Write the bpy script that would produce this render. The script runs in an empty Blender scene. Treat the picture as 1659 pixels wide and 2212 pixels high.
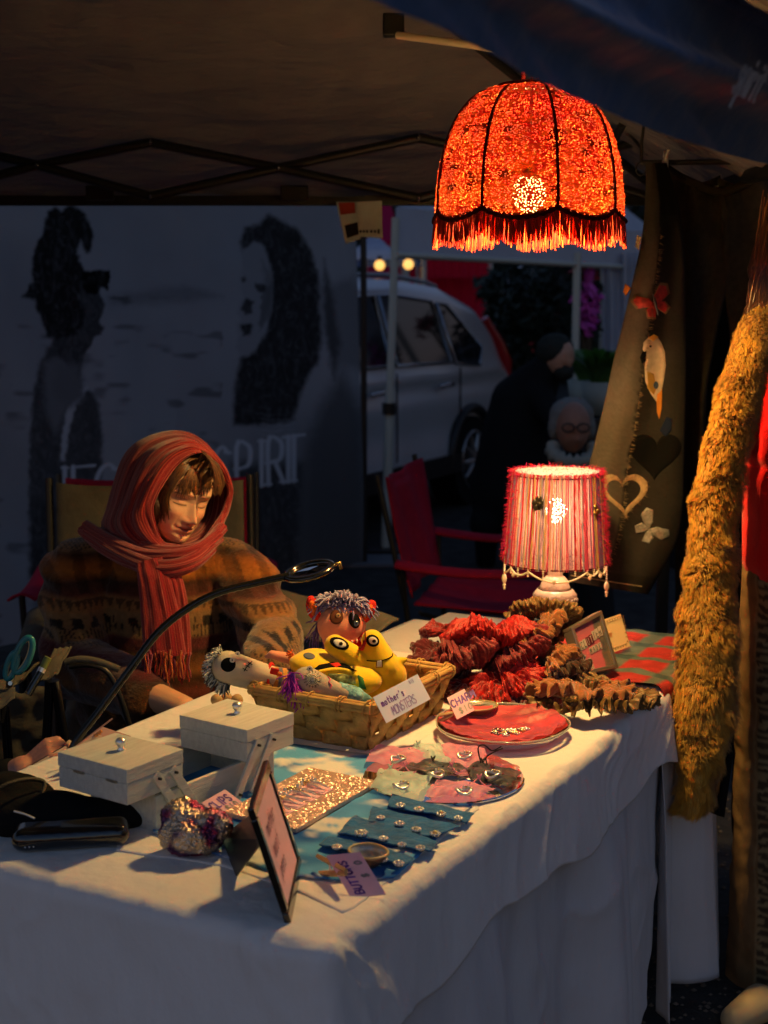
import bpy, math, random, numpy as np
from mathutils import Vector, Matrix, Euler
from mathutils.bvhtree import BVHTree
from mathutils import noise as mnoise
random.seed(7); rng = np.random.default_rng(7)
V = Vector; R = math.radians; PI = math.pi
S = bpy.context.scene; C = S.collection
# ---------------- camera, sky, exposure ----------------
FP = 3072.0; CAMH = 1.55; PITCH = math.atan(461/3072)
cam_d = bpy.data.cameras.new('camera'); cam = bpy.data.objects.new('camera', cam_d); C.objects.link(cam); S.camera = cam
cam_d.sensor_fit = 'VERTICAL'; cam_d.sensor_height = 36; cam_d.sensor_width = 27; cam_d.lens = 50
cam_d.clip_start = 0.05; cam_d.clip_end = 400
cam.location = (0, 0, CAMH); cam.rotation_euler = (PI/2-PITCH, 0, 0)
cam_d.dof.use_dof = True; cam_d.dof.focus_distance = 2.6; cam_d.dof.aperture_fstop = 5.0
world = bpy.data.worlds.new('World'); S.world = world; world.use_nodes = True
wn = world.node_tree.nodes; wl = world.node_tree.links
bg = wn['Background']; sky = wn.new('ShaderNodeTexSky'); sky.sky_type = 'NISHITA'; sky.sun_disc = False
sky.sun_elevation = R(-1.0); sky.sun_rotation = R(200); sky.air_density = 1.6; sky.ozone_density = 2.5; sky.altitude = 50
wl.new(sky.outputs[0], bg.inputs[0]); bg.inputs[1].default_value = 0.15
EXPO = 2.75; KX = 2**-EXPO
S.view_settings.view_transform = 'Standard'; S.view_settings.look = 'None'
S.view_settings.exposure = EXPO; S.view_settings.gamma = 1; S.view_settings.use_curve_mapping = False
S.cycles.max_bounces = 8; S.cycles.transparent_max_bounces = 24; S.cycles.sample_clamp_indirect = 4
S.cycles.use_denoising = True
KEY_POWER = 215*KX; TABLE_LAMP_POWER = 8*KX

# ---------------- helpers ----------------
def W(x, y, z=None, Y=None):
    """world point that a sight line through (x, y) of the 1659x2212 plan meets at height z or depth Y"""
    cx = (x-829.5)/FP; cy = (1106-y)/FP
    d = V((cx, math.cos(PITCH)+cy*math.sin(PITCH), -math.sin(PITCH)+cy*math.cos(PITCH)))
    t = (z-CAMH)/d.z if z is not None else Y/d.y
    return V((0, 0, CAMH))+d*t
def sst(a, b, x):
    t = np.clip((x-a)/(b-a), 0, 1); return t*t*(3-2*t)
def _h(i, j, k, s):
    n = (i*73856093) ^ (j*19349663) ^ (k*83492791) ^ (s*2654435)
    n = (n & 0x7fffffff); n = ((n ^ (n >> 13))*1274126177) & 0x7fffffff
    return ((n ^ (n >> 16)) & 0xffff)/32767.5-1
def nz(P, sc=1.0, seed=0, octv=1):
    """value noise, P (n,3) array -> -1..1"""
    P = np.asarray(P, float); out = 0; amp = 1; tot = 0
    for o in range(octv):
        Q = P*sc*(2**o)+17.3*seed; I = np.floor(Q).astype(np.int64); f = Q-I; f = f*f*(3-2*f); r = 0
        for a in (0, 1):
            for b in (0, 1):
                for c in (0, 1):
                    w = (f[:, 0] if a else 1-f[:, 0])*(f[:, 1] if b else 1-f[:, 1])*(f[:, 2] if c else 1-f[:, 2])
                    r = r+w*_h(I[:, 0]+a, I[:, 1]+b, I[:, 2]+c, seed+o*7+1)
        out = out+r*amp; tot += amp; amp *= .5
    return out/tot
def n1(x, seed=0):
    return mnoise.noise((x, 5.37*seed, .11))*1.3

class MB:
    def __init__(s): s.v = []; s.f = []; s.sm = []; s.uv = {}; s.col = None
    def add(s, vs, fs, smooth=False):
        b = len(s.v); s.v += [tuple(p) for p in vs]
        for f in fs: s.f.append(tuple(i+b for i in f)); s.sm.append(smooth)
        return b
    def box(s, c, sz, rot=None):
        c = V(c); h = V(sz)/2; m = rot.to_matrix() if isinstance(rot, Euler) else (rot or Matrix.Identity(3))
        vs = [c+m @ V((x*h.x, y*h.y, z*h.z)) for x in (-1, 1) for y in (-1, 1) for z in (-1, 1)]
        s.add(vs, [(0, 1, 3, 2), (4, 6, 7, 5), (0, 4, 5, 1), (2, 3, 7, 6), (0, 2, 6, 4), (1, 5, 7, 3)]); return s
    def slab(s, cs, t):
        """cs: corner points in order; t thickness along the normal (behind)"""
        cs = [V(c) for c in cs]; n = (cs[1]-cs[0]).cross(cs[2]-cs[0]).normalized(); k = len(cs)
        vs = cs+[c-n*t for c in cs]
        s.add(vs, [tuple(range(k)), tuple(range(2*k-1, k-1, -1))]+[(i, i+k, (i+1) % k+k, (i+1) % k) for i in range(k)]); return s
    def tube(s, path, r, n=8, closed=False, cap=True, flat=1.0, up=None):
        P = [V(p) for p in path]; k = len(P)
        if not hasattr(r, '__len__'): r = [r]*k
        rings = []; prev = None
        for i in range(k):
            if closed: t = P[(i+1) % k]-P[i-1]
            else: t = P[min(i+1, k-1)]-P[max(i-1, 0)]
            if t.length < 1e-9: t = V((0, 0, 1))
            t.normalize()
            if up is not None: a = V(up)-t*t.dot(V(up))
            elif prev is None: a = (V((0, 0, 1)) if abs(t.z) < .9 else V((1, 0, 0))); a = a-t*t.dot(a)
            else: a = prev-t*t.dot(prev)
            if a.length < 1e-6: a = t.orthogonal()
            a.normalize(); prev = a; b = t.cross(a)
            rings.append([P[i]+(a*math.cos(2*PI*j/n)*flat+b*math.sin(2*PI*j/n))*r[i] for j in range(n)])
        vs = [p for rg in rings for p in rg]; fs = []
        for i in range(k if closed else k-1):
            for j in range(n):
                a0 = i*n+j; a1 = i*n+(j+1) % n; b0 = ((i+1) % k)*n+j; b1 = ((i+1) % k)*n+(j+1) % n
                fs.append((a0, a1, b1, b0))
        s.add(vs, fs, n > 4)
        if cap and not closed:
            s.add(rings[0], [tuple(range(n))[::-1]]); s.add(rings[-1], [tuple(range(n))])
        return s
    def cyl(s, a, b, r0, r1=None, n=16): return s.tube([a, b], [r0, r0 if r1 is None else r1], n)
    def grid(s, fn, nu, nv, cu=False, cv=False, smooth=True):
        vs = []; uvs = []
        for i in range(nu):
            for j in range(nv):
                a = i/(nu if cu else nu-1); b = j/(nv if cv else nv-1)
                vs.append(fn(a, b)); uvs.append((a, b))
        return s.gridpts(vs, nu, nv, cu, cv, smooth, uvs)
    def gridpts(s, vs, nu, nv, cu=False, cv=False, smooth=True, uvs=None):
        fs = []
        for i in range(nu if cu else nu-1):
            for j in range(nv if cv else nv-1):
                i2 = (i+1) % nu; j2 = (j+1) % nv
                fs.append((i*nv+j, i2*nv+j, i2*nv+j2, i*nv+j2))
        b = s.add(vs, fs, smooth)
        if uvs:
            for k, q in enumerate(uvs): s.uv[b+k] = q
        return s
    def lathe(s, prof, n=32, c=(0, 0, 0), smooth=True):
        c = V(c); return s.grid(lambda a, b: None, 0, 0) if not prof else s.gridpts(
            [c+V((r*math.cos(2*PI*i/n), r*math.sin(2*PI*i/n), z)) for i in range(n) for r, z in prof], n, len(prof), True, False, smooth)
    def ell(s, c, rad, rot=None, nu=16, nv=10):
        c = V(c); rad = V(rad) if hasattr(rad, '__len__') else V((rad,)*3); m = rot.to_matrix() if isinstance(rot, Euler) else (rot or Matrix.Identity(3))
        vs = []
        for i in range(nu):
            for j in range(nv+1):
                th = 2*PI*i/nu; ph = PI*(j+.0001)/(nv+.0002)
                vs.append(c+m @ V((rad.x*math.sin(ph)*math.cos(th), rad.y*math.sin(ph)*math.sin(th), rad.z*math.cos(ph))))
        return s.gridpts(vs, nu, nv+1, True, False)
    def blade(s, p, q, w, side):
        side = V(side)*w; s.add([V(p)-side, V(p)+side, V(q)], [(0, 1, 2)]); return s
    def mesh(s, name='m'):
        me = bpy.data.meshes.new(name); me.from_pydata(s.v, [], s.f); me.polygons.foreach_set('use_smooth', s.sm)
        if s.uv:
            ul = me.uv_layers.new(name='UVMap'); li = np.zeros(len(me.loops), int); me.loops.foreach_get('vertex_index', li)
            arr = np.zeros((len(s.v), 2))
            for k, q in s.uv.items(): arr[k] = q
            ul.data.foreach_set('uv', arr[li].ravel())
        me.update(); return me
def pts(me):
    a = np.zeros(len(me.vertices)*3); me.vertices.foreach_get('co', a); return a.reshape(-1, 3)
def setpts(me, a): me.vertices.foreach_set('co', np.asarray(a).ravel()); me.update()
def normals(me):
    a = np.zeros(len(me.vertices)*3); me.vertex_normals.foreach_get('vector', a); return a.reshape(-1, 3)
def displace(me, d): setpts(me, pts(me)+normals(me)*np.asarray(d)[:, None])
def setcol(me, c):
    c = np.asarray(c, float)
    if c.shape[1] == 3: c = np.c_[c, np.ones(len(c))]
    at = me.color_attributes.new('Col', 'FLOAT_COLOR', 'POINT'); at.data.foreach_set('color', np.clip(c, 0, 1).ravel())
def rootmat(p):
    m = Matrix.Identity(4)
    while p is not None: m = p.matrix_basis @ m; p = p.parent
    return m
def thing(name, label, cat, loc=(0, 0, 0), rz=0, group=None, kind=None):
    o = bpy.data.objects.new(name, None); C.objects.link(o); o.location = loc; o.rotation_euler = (0, 0, rz); o.empty_display_size = .05
    o['label'] = label; o['category'] = cat
    if group: o['group'] = group
    return o
def obj(name, mb, mat, parent=None, label=None, bevel=0, stuff=False, local=False, solid=0):
    me = mb.mesh(name) if isinstance(mb, MB) else mb
    me.materials.clear(); me.materials.append(mat)
    o = bpy.data.objects.new(name, me); C.objects.link(o)
    if parent is not None:
        if not local: me.transform(rootmat(parent).inverted())
        o.parent = parent
    if bevel:
        b = o.modifiers.new('bevel', 'BEVEL'); b.width = bevel; b.segments = 2; b.limit_method = 'ANGLE'
    if solid:
        b = o.modifiers.new('solid', 'SOLIDIFY'); b.thickness = solid; b.offset = 0
    if label: o['label'] = label
    if stuff: o['kind'] = 'stuff'
    return o
def tag(o, label, cat, group=None):
    o['label'] = label; o['category'] = cat
    if group: o['group'] = group
    return o
def struct(name, mb, mat, **k):
    o = obj(name, mb, mat, **k); o['kind'] = 'structure'; return o
def dup(root, loc=None, rz=None, label=None, rot=None, scale=None):
    r = root.copy(); C.objects.link(r)
    if loc is not None: r.location = loc
    if rz is not None: r.rotation_euler = (0, 0, rz)
    if rot is not None: r.rotation_euler = rot
    if scale: r.scale = (scale,)*3
    if label: r['label'] = label
    for ch in list(root.children):
        c = ch.copy(); C.objects.link(c); c.parent = r
        for g in list(ch.children):
            d = g.copy(); C.objects.link(d); d.parent = c
    return r
def blob(parts, voxel=.006, smooth=6):
    """one continuous surface from tapered capsules and ellipsoids"""
    m = MB()
    for p in parts:
        if p[0] == 'c':
            a, b, r0, r1 = V(p[1]), V(p[2]), p[3], p[4]; d = (b-a)
            L = d.length; d = d.normalized() if L > 1e-6 else V((0, 0, 1)); path = []; rr = []
            for k in range(7):
                t = -math.cos(k/6*PI/2); path.append(a+d*r0*t); rr.append(max(r0*math.sqrt(max(0, 1-t*t)), r0*.02))
            for k in range(1, 7):
                t = math.sin(k/6*PI/2); path.append(b+d*r1*t); rr.append(max(r1*math.sqrt(max(0, 1-t*t)), r1*.02))
            m.tube(path, rr, 14)
        else:
            m.ell(p[1], p[2], p[3] if len(p) > 3 else None, 20, 14)
    me = m.mesh(); o = bpy.data.objects.new('tmp', me); C.objects.link(o)
    rm = o.modifiers.new('r', 'REMESH'); rm.mode = 'VOXEL'; rm.voxel_size = voxel; rm.use_smooth_shade = True
    if smooth: sm = o.modifiers.new('s', 'SMOOTH'); sm.iterations = smooth; sm.factor = .5
    dg = bpy.context.evaluated_depsgraph_get(); dg.update(); out = bpy.data.meshes.new_from_object(o.evaluated_get(dg))
    bpy.data.objects.remove(o); out.polygons.foreach_set('use_smooth', [True]*len(out.polygons)); out.update(); return out
def bvh(me): 
    return BVHTree.FromPolygons([v.co.copy() for v in me.vertices], [tuple(p.vertices) for p in me.polygons])
def hit(t, x, y, off=0.001, back=None):
    o = V((0, 0, CAMH)); d = (W(x, y, Y=1)-o).normalized()
    p, n, i, dist = t.ray_cast(o, d)
    if p is None:
        if back is None: return None
        return W(x, y, Y=back)
    return p-d*off+n*off*.5
def patch(t, poly, off=.0015, thick=None, back=2.6):
    """felt piece laid on a surface"""
    cx = sum(p[0] for p in poly)/len(poly); cy = sum(p[1] for p in poly)/len(poly); m = MB(); K = 8
    n = len(poly); vs = []
    for k in range(1, K+1):
        for p in poly: vs.append(hit(t, cx+(p[0]-cx)*k/K, cy+(p[1]-cy)*k/K, off if k < K else off*.3, back))
    vs.append(hit(t, cx, cy, off, back)); fs = []
    for k in range(K-1):
        for j in range(n): fs.append((k*n+j, k*n+(j+1) % n, (k+1)*n+(j+1) % n, (k+1)*n+j))
    fs += [(K*n, (j+1) % n, j) for j in range(n)]
    m.add(vs, fs, True); return m
def oval(cx, cy, rx, ry, rot=0, n=18):
    c, s_ = math.cos(R(rot)), math.sin(R(rot))
    return [(cx+rx*math.cos(2*PI*k/n)*c-ry*math.sin(2*PI*k/n)*s_, cy+rx*math.cos(2*PI*k/n)*s_+ry*math.sin(2*PI*k/n)*c) for k in range(n)]
def smoothpath(P, n=40):
    P = [np.array(p, float) for p in P]; P = [2*P[0]-P[1]]+P+[2*P[-1]-P[-2]]; out = []; k = len(P)-3
    for i in range(n):
        t = i/(n-1)*k; s0 = min(int(t), k-1); t -= s0; a, b, c, d = P[s0:s0+4]
        out.append(.5*((2*b)+(c-a)*t+(2*a-5*b+4*c-d)*t*t+(3*b-3*c+d-a)*t**3))
    return out
# ---- materials
def mat(name, col=(.5, .5, .5), rough=.7, metal=0, nv=None, bump=None, attr=False, sheen=0, trans=None, alpha=1, coat=0, emit=None, spec=.5, uvstripe=None, weave=None):
    m = bpy.data.materials.new(name); m.use_nodes = True; N = m.node_tree.nodes; L = m.node_tree.links
    b = N['Principled BSDF']; b.inputs['Roughness'].default_value = rough; b.inputs['Metallic'].default_value = metal
    b.inputs['Specular IOR Level'].default_value = spec if rough < .7 else .12
    if sheen: b.inputs['Sheen Weight'].default_value = sheen
    if coat: b.inputs['Coat Weight'].default_value = coat; b.inputs['Coat Roughness'].default_value = .1
    c4 = (*col, 1); b.inputs['Base Color'].default_value = c4
    tc = N.new('ShaderNodeTexCoord'); src = None
    if attr:
        a = N.new('ShaderNodeAttribute'); a.attribute_name = 'Col'; src = a.outputs['Color']
    if uvstripe:
        cols, n_, axis = uvstripe
        sp = N.new('ShaderNodeSeparateXYZ'); L.new(tc.outputs['UV'], sp.inputs[0])
        mu = N.new('ShaderNodeMath'); mu.operation = 'MULTIPLY'; mu.inputs[1].default_value = n_; L.new(sp.outputs[axis], mu.inputs[0])
        w = N.new('ShaderNodeTexNoise'); w.noise_dimensions = '1D'; w.inputs['Scale'].default_value = 1; w.inputs['Detail'].default_value = 2
        L.new(mu.outputs[0], w.inputs['W'])
        cr = N.new('ShaderNodeValToRGB'); L.new(w.outputs['Fac'], cr.inputs[0]); el = cr.color_ramp.elements
        for k, (p_, c_) in enumerate(cols):
            e = el[k] if k < 2 else el.new(p_)
            e.position = p_; e.color = (*c_, 1)
        src = cr.outputs[0]
    if nv:
        t = N.new('ShaderNodeTexNoise'); t.inputs['Scale'].default_value = nv[0]; t.inputs['Detail'].default_value = 5
        if len(nv) > 2:
            mp = N.new('ShaderNodeMapping'); mp.inputs['Scale'].default_value = nv[2]; L.new(tc.outputs['Object'], mp.inputs[0]); L.new(mp.outputs[0], t.inputs['Vector'])
        else: L.new(tc.outputs['Object'], t.inputs['Vector'])
        mr = N.new('ShaderNodeMapRange'); mr.inputs[1].default_value = .3; mr.inputs[2].default_value = .7; mr.inputs[3].default_value = 1-nv[1]; mr.inputs[4].default_value = 1+nv[1]
        L.new(t.outputs['Fac'], mr.inputs[0]); mx = N.new('ShaderNodeVectorMath'); mx.operation = 'SCALE'
        if src: L.new(src, mx.inputs[0])
        else: mx.inputs[0].default_value = col
        L.new(mr.outputs[0], mx.inputs['Scale']); src = mx.outputs[0]
    if src: L.new(src, b.inputs['Base Color'])
    hsrc = None
    if bump:
        t = N.new('ShaderNodeTexNoise'); t.inputs['Scale'].default_value = bump[0]; t.inputs['Detail'].default_value = 4
        if len(bump) > 2:
            mp = N.new('ShaderNodeMapping'); mp.inputs['Scale'].default_value = bump[2]; L.new(tc.outputs['Object'], mp.inputs[0]); L.new(mp.outputs[0], t.inputs['Vector'])
        else: L.new(tc.outputs['Object'], t.inputs['Vector'])
        hsrc = t.outputs['Fac']
        bp = N.new('ShaderNodeBump'); bp.inputs['Strength'].default_value = 1; bp.inputs['Distance'].default_value = bump[1]
        L.new(hsrc, bp.inputs['Height']); L.new(bp.outputs[0], b.inputs['Normal'])
    if emit: b.inputs['Emission Color'].default_value = (*emit[0], 1); b.inputs['Emission Strength'].default_value = emit[1]*KX
    out = N['Material Output']; sh = b.outputs[0]
    if trans:
        tr = N.new('ShaderNodeBsdfTranslucent'); mx = N.new('ShaderNodeMixShader'); mx.inputs[0].default_value = trans[1]
        if trans[0] is None: L.new(src, tr.inputs[0])
        else: tr.inputs[0].default_value = (*trans[0], 1)
        L.new(b.outputs[0], mx.inputs[1]); L.new(tr.outputs[0], mx.inputs[2]); sh = mx.outputs[0]
    if alpha < 1:
        tp = N.new('ShaderNodeBsdfTransparent'); mx = N.new('ShaderNodeMixShader'); mx.inputs[0].default_value = alpha
        L.new(tp.outputs[0], mx.inputs[1]); L.new(sh, mx.inputs[2]); sh = mx.outputs[0]
    L.new(sh, out.inputs[0]); return m
def glassm(name, col=(1, 1, 1), rough=.02):
    m = bpy.data.materials.new(name); m.use_nodes = True; N = m.node_tree.nodes; L = m.node_tree.links
    g = N.new('ShaderNodeBsdfGlossy'); g.inputs['Roughness'].default_value = rough; t = N.new('ShaderNodeBsdfTransparent'); t.inputs[0].default_value = (*col, 1)
    f = N.new('ShaderNodeFresnel'); f.inputs[0].default_value = 1.5; mx = N.new('ShaderNodeMixShader')
    L.new(f.outputs[0], mx.inputs[0]); L.new(t.outputs[0], mx.inputs[1]); L.new(g.outputs[0], mx.inputs[2]); L.new(mx.outputs[0], N['Material Output'].inputs[0]); return m
# ---- stroke lettering
GL = {'A': [[(0, 0), (.5, 1), (1, 0)], [(.2, .4), (.8, .4)]], 'B': [[(0, 0), (0, 1), (.7, .95), (.8, .75), (.6, .55), (0, .52)], [(.5, .53), (.95, .4), (.9, .1), (.5, 0), (0, 0)]],
 'C': [[(.95, .85), (.6, 1), (.2, .85), (0, .5), (.2, .12), (.6, 0), (.95, .15)]], 'D': [[(0, 0), (0, 1), (.6, .9), (.95, .5), (.6, .08), (0, 0)]], 'E': [[(.9, 1), (0, 1), (0, 0), (.9, 0)], [(0, .52), (.7, .52)]],
 'G': [[(.95, .85), (.6, 1), (.2, .85), (0, .5), (.2, .12), (.6, 0), (.95, .2), (.95, .45), (.6, .45)]], 'H': [[(0, 0), (0, 1)], [(1, 0), (1, 1)], [(0, .5), (1, .5)]], 'I': [[(.5, 0), (.5, 1)]],
 'L': [[(0, 1), (0, 0), (.85, 0)]], 'M': [[(0, 0), (.1, 1), (.5, .35), (.9, 1), (1, 0)]], 'N': [[(0, 0), (0, 1), (1, 0), (1, 1)]], 'O': [[(.5, 1), (.12, .8), (0, .5), (.12, .15), (.5, 0), (.88, .15), (1, .5), (.88, .8), (.5, 1)]],
 'P': [[(0, 0), (0, 1), (.7, .95), (.85, .75), (.7, .5), (0, .45)]], 'R': [[(0, 0), (0, 1), (.7, .95), (.85, .75), (.7, .53), (0, .48)], [(.4, .5), (.95, 0)]],
 'S': [[(.9, .85), (.5, 1), (.1, .82), (.2, .58), (.75, .42), (.9, .2), (.5, 0), (.05, .13)]], 'T': [[(0, 1), (1, 1)], [(.5, 1), (.5, 0)]], 'U': [[(0, 1), (.02, .3), (.3, 0), (.7, 0), (.97, .3), (1, 1)]],
 '$': [[(.85, .8), (.5, .92), (.15, .78), (.25, .56), (.75, .42), (.85, .22), (.5, .08), (.1, .18)], [(.5, 1.08), (.5, -.08)]], '1': [[(.3, .8), (.55, 1), (.55, 0)]], '0': [[(.5, 1), (.15, .75), (.15, .25), (.5, 0), (.85, .25), (.85, .75), (.5, 1)]],
 '5': [[(.85, 1), (.2, 1), (.15, .55), (.6, .6), (.85, .3), (.5, 0), (.1, .1)]], "'": [[(.5, 1.05), (.4, .8)]], 'm': [[(0, 0), (0, .6)], [(0, .45), (.25, .62), (.48, .45), (.48, 0)], [(.48, .45), (.75, .62), (1, .45), (1, 0)]],
 'o': [[(.5, .6), (.15, .45), (.15, .15), (.5, 0), (.85, .15), (.85, .45), (.5, .6)]], 't': [[(.45, .95), (.45, .1), (.75, 0)], [(.1, .62), (.85, .62)]], 'h': [[(.1, 1), (.1, 0)], [(.1, .4), (.5, .6), (.85, .4), (.85, 0)]],
 'e': [[(.1, .32), (.85, .36), (.6, .62), (.2, .5), (.1, .2), (.45, 0), (.85, .12)]], 'r': [[(.2, 0), (.2, .6)], [(.2, .4), (.5, .6), (.85, .55)]], 's': [[(.8, .52), (.45, .62), (.2, .47), (.7, .25), (.5, 0), (.15, .08)]],
 'p': [[(.15, .6), (.15, -.35)], [(.15, .5), (.6, .62), (.85, .35), (.55, .02), (.15, .1)]], 'i': [[(.5, .6), (.5, 0)], [(.5, .82), (.5, .88)]], 'a': [[(.8, .6), (.3, .6), (.1, .3), (.35, 0), (.75, .15), (.8, .6), (.85, 0)]], 'n': [[(.1, .6), (.1, 0)], [(.1, .4), (.5, .62), (.85, .4), (.85, 0)]]}
def ribbon(m, poly, o, ex, ey, n, w):
    k = len(poly)
    for i in range(k-1):
        a = V(poly[i]); b = V(poly[i+1]); d = (b-a); 
        if d.length < 1e-9: continue
        d.normalize(); q = V((-d.y, d.x))*w/2; a = a-d*w*.3; b = b+d*w*.3
        m.add([o+ex*p.x+ey*p.y+n for p in (a-q, a+q, b+q, b-q)], [(0, 3, 2, 1)])
def letters(text, o, ex, ey, h, gap=.35, wid=.62, lw=.12, off=.0006, m=None, slant=0, jit=0, serif=False):
    """ex, ey unit axes on the surface, h = letter height, o = lower left"""
    m = m or MB(); ex = V(ex).normalized(); ey = V(ey).normalized(); n = ex.cross(ey).normalized()*off; x = 0
    for ch in text:
        if ch == ' ': x += .6*h; continue
        wd = wid*(.45 if ch in "1'Ii" else .8 if ch.islower() else 1)
        dy = random.uniform(-jit, jit)*h
        for st in GL.get(ch, []):
            pl = [(x+(p[0]*wd+slant*p[1])*h, p[1]*h+dy) for p in st]
            if len(pl) > 4: pl = [tuple(q) for q in smoothpath(pl, len(pl)*3)]
            ribbon(m, pl, V(o), ex, ey, n, lw*h)
            if serif:
                for p in (pl[0], pl[-1]): ribbon(m, [(p[0]-.09*h, p[1]), (p[0]+.09*h, p[1])], V(o), ex, ey, n*1.2, lw*h*.5)
        x += (wd+gap)*h
    return m
# ================= SETTING =================
m_asphalt = mat('asphalt', (.045, .043, .04), .9, nv=(9, .35), bump=(60, .01))
m_white_cloth = mat('white_cotton', (.78, .77, .76), .85, nv=(5, .04), bump=(38, .0035, (1, 1, .5)), sheen=.1)
m_under_cloth = mat('grey_white_cotton', (.62, .62, .64), .85, nv=(4, .05), bump=(30, .004, (1, 1, .3)))
m_black = mat('black_plastic', (.012, .012, .012), .4)
m_dark_metal = mat('dark_steel', (.05, .048, .045), .45, .6)
m_steel = mat('steel', (.6, .58, .55), .25, 1)
m_khaki = mat('khaki_canvas', (.10, .09, .072), .85, nv=(9, .25), bump=(14, .012))
m_red_canvas = mat('red_canvas', (.34, .010, .035), .8, nv=(20, .12), bump=(250, .001))
# ground sheet
g = MB(); g.grid(lambda a, b: V(((a-.5)*240, -60+b*240, 0)), 2, 2); struct('ground', g, m_asphalt)
m_peb = mat('pebble', (.16, .13, .10), .85, nv=(40, .3))
g = MB()
for k in range(2600):
    x = random.uniform(.35, 1.5); y = random.uniform(2.6, 5.0); r_ = random.uniform(.003, .008)
    b0 = V((x, y, r_*.3)); g.add([b0+V((r_, 0, 0)), b0+V((0, r_, 0)), b0-V((r_, 0, 0)), b0-V((0, r_, 0)), b0+V((0, 0, r_*.7))], [(0, 1, 4), (1, 2, 4), (2, 3, 4), (3, 0, 4)])
o = tag(obj('gravel', g, m_peb), 'loose grit scattered over the dark ground beside the stall', 'gravel'); o['kind'] = 'stuff'

# table frame: origin at near corner, U along the long front edge, Vv across
A0 = W(690, 2034, z=.742); C0 = W(1437, 1476, z=.742)
U = (C0-A0); LT = U.length; U.normalize(); Vv = V((-U.y, U.x, 0)); ANG = math.atan2(U.y, U.x); ZT = .742
def TB(p, q, z=ZT): return V((A0.x, A0.y, 0))+U*p+Vv*q+V((0, 0, z))
t = thing('folding_table', 'folding trestle table hidden under the white tablecloths', 'table', TB(.92, .37, 0), ANG)
m_tabletop = mat('table_plastic', (.5, .5, .48), .5)
b = MB(); b.slab([TB(.015, .015, .728), TB(1.86, .015, .728), TB(1.86, .74, .728), TB(.015, .74, .728)], .035); obj('tabletop', b, m_tabletop, t, bevel=.004)
for p in (.2, 1.7):
    for q in (.12, .62):
        b = MB().cyl(TB(p, q, 0), TB(p, q, .70), .012); obj('leg', b, m_dark_metal, t)
def drape(p0, p1, q0, q1, r, z0, np_, nq, fold, hem=None, amp=.012, seed=0, pflare=.15):
    vs = []; uvs = []
    for i in range(np_):
        for j in range(nq):
            p = p0+(p1-p0)*i/(np_-1); q = q0+(q1-q0)*j/(nq-1)
            ep = max(-p, 0); eq = max(-q, 0)
            if hem and eq > 0: eq = eq*hem(p)
            m_ = math.hypot(ep, eq); pb = max(p, 0); qb = max(q, 0)
            if m_ < 1e-9: P = TB(p, q, z0); vs.append(P); uvs.append((p, q)); continue
            dx, dy = -ep/m_, -eq/m_
            if m_ < r*PI/2: out = r*math.sin(m_/r); dn = r*(1-math.cos(m_/r))
            else: out = r; dn = r+m_-r*PI/2
            # folds: along-edge coordinate
            s_ = (p if eq > ep else -q)*fold+seed+ (math.atan2(ep, eq)*2.2 if ep > 0 and eq > 0 else 0)
            k = float(sst(.0, .30, dn)) if seed else min(dn/.25, 1)
            out += dn*pflare+k*amp*(math.sin(s_)+.6*math.sin(2.3*s_+1.3)+.5*n1(s_*1.7, seed))*(.4+dn)
            vs.append(TB(pb+dx*out, qb+dy*out, z0-dn)); uvs.append((p, q))
    m = MB(); m.gridpts(vs, np_, nq, uvs=uvs); return m
hemf = lambda p: 1+.10*math.sin(p*9)+.05*math.sin(p*23+1)
d = drape(-.75, 1.365, -.165, .80, .022, .742, 400, 200, 9, hemf, .012, 2, .15)
me = d.mesh(); P_ = pts(me)
top = (P_[:, 2] > .7405)
wr = nz(P_*np.array([1, 1, .3]), 9, 3, 3)*.0016+nz(P_, 3, 5)*.0012
rel = P_-np.array([A0.x, A0.y, 0]); pu_ = rel @ np.array(U); qv_ = rel @ np.array(Vv)
cr = np.zeros(len(P_))
for c_ in (.33, .92): cr += np.exp(-((pu_-c_-.01*np.sin(qv_*9))/.005)**2)
for c_ in (.27,): cr += np.exp(-((qv_-c_-.006*np.sin(pu_*7))/.005)**2)
P_[:, 2] += np.where(top, np.abs(wr)+cr*.0016, 0); setpts(me, P_)
rid = 1-np.abs(nz(P_*np.array([1, 1, .45])+.12*nz(P_, 6, 8)[:, None], 7, 9, 3))*3.0; displace(me, np.where(top, 0, .0045*np.clip(rid, 0, 1)**2+.0035*nz(P_, 11, 6, 2)))
tag(obj('tablecloth', me, m_white_cloth, solid=.0015), 'white top cloth lying over the goods table with a short front overhang', 'tablecloth')
hem2 = lambda p: 1-.30*float(sst(1.1, 1.385, p))
d = drape(-.6, 1.385, -.74, .0, .016, .7375, 260, 90, 10, hem2, .030, 4, .035)
d = d.mesh(); P_ = pts(d); rid = 1-np.abs(nz((P_*np.array([1, 1, .8])+np.c_[P_[:, 2]*.5, P_[:, 2]*0, P_[:, 2]*0]), 5, 13, 3))*3.2; displace(d, (.008*np.clip(rid, 0, 1)**2+.006*nz(P_, 6, 16, 2))*sst(.56, .40, P_[:, 2]))
tag(obj('under_tablecloth', d, m_under_cloth, solid=.0015), 'greyish white long cloth hanging below the top cloth almost to the ground', 'tablecloth')
d = drape(1.31, 1.70, -.72, .76, .018, .738, 60, 110, 19, None, .035, 9, .03)
tag(obj('end_tablecloth', d, m_under_cloth, solid=.0015), 'narrow white cloth hanging at the far right end of the table', 'tablecloth')
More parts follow.
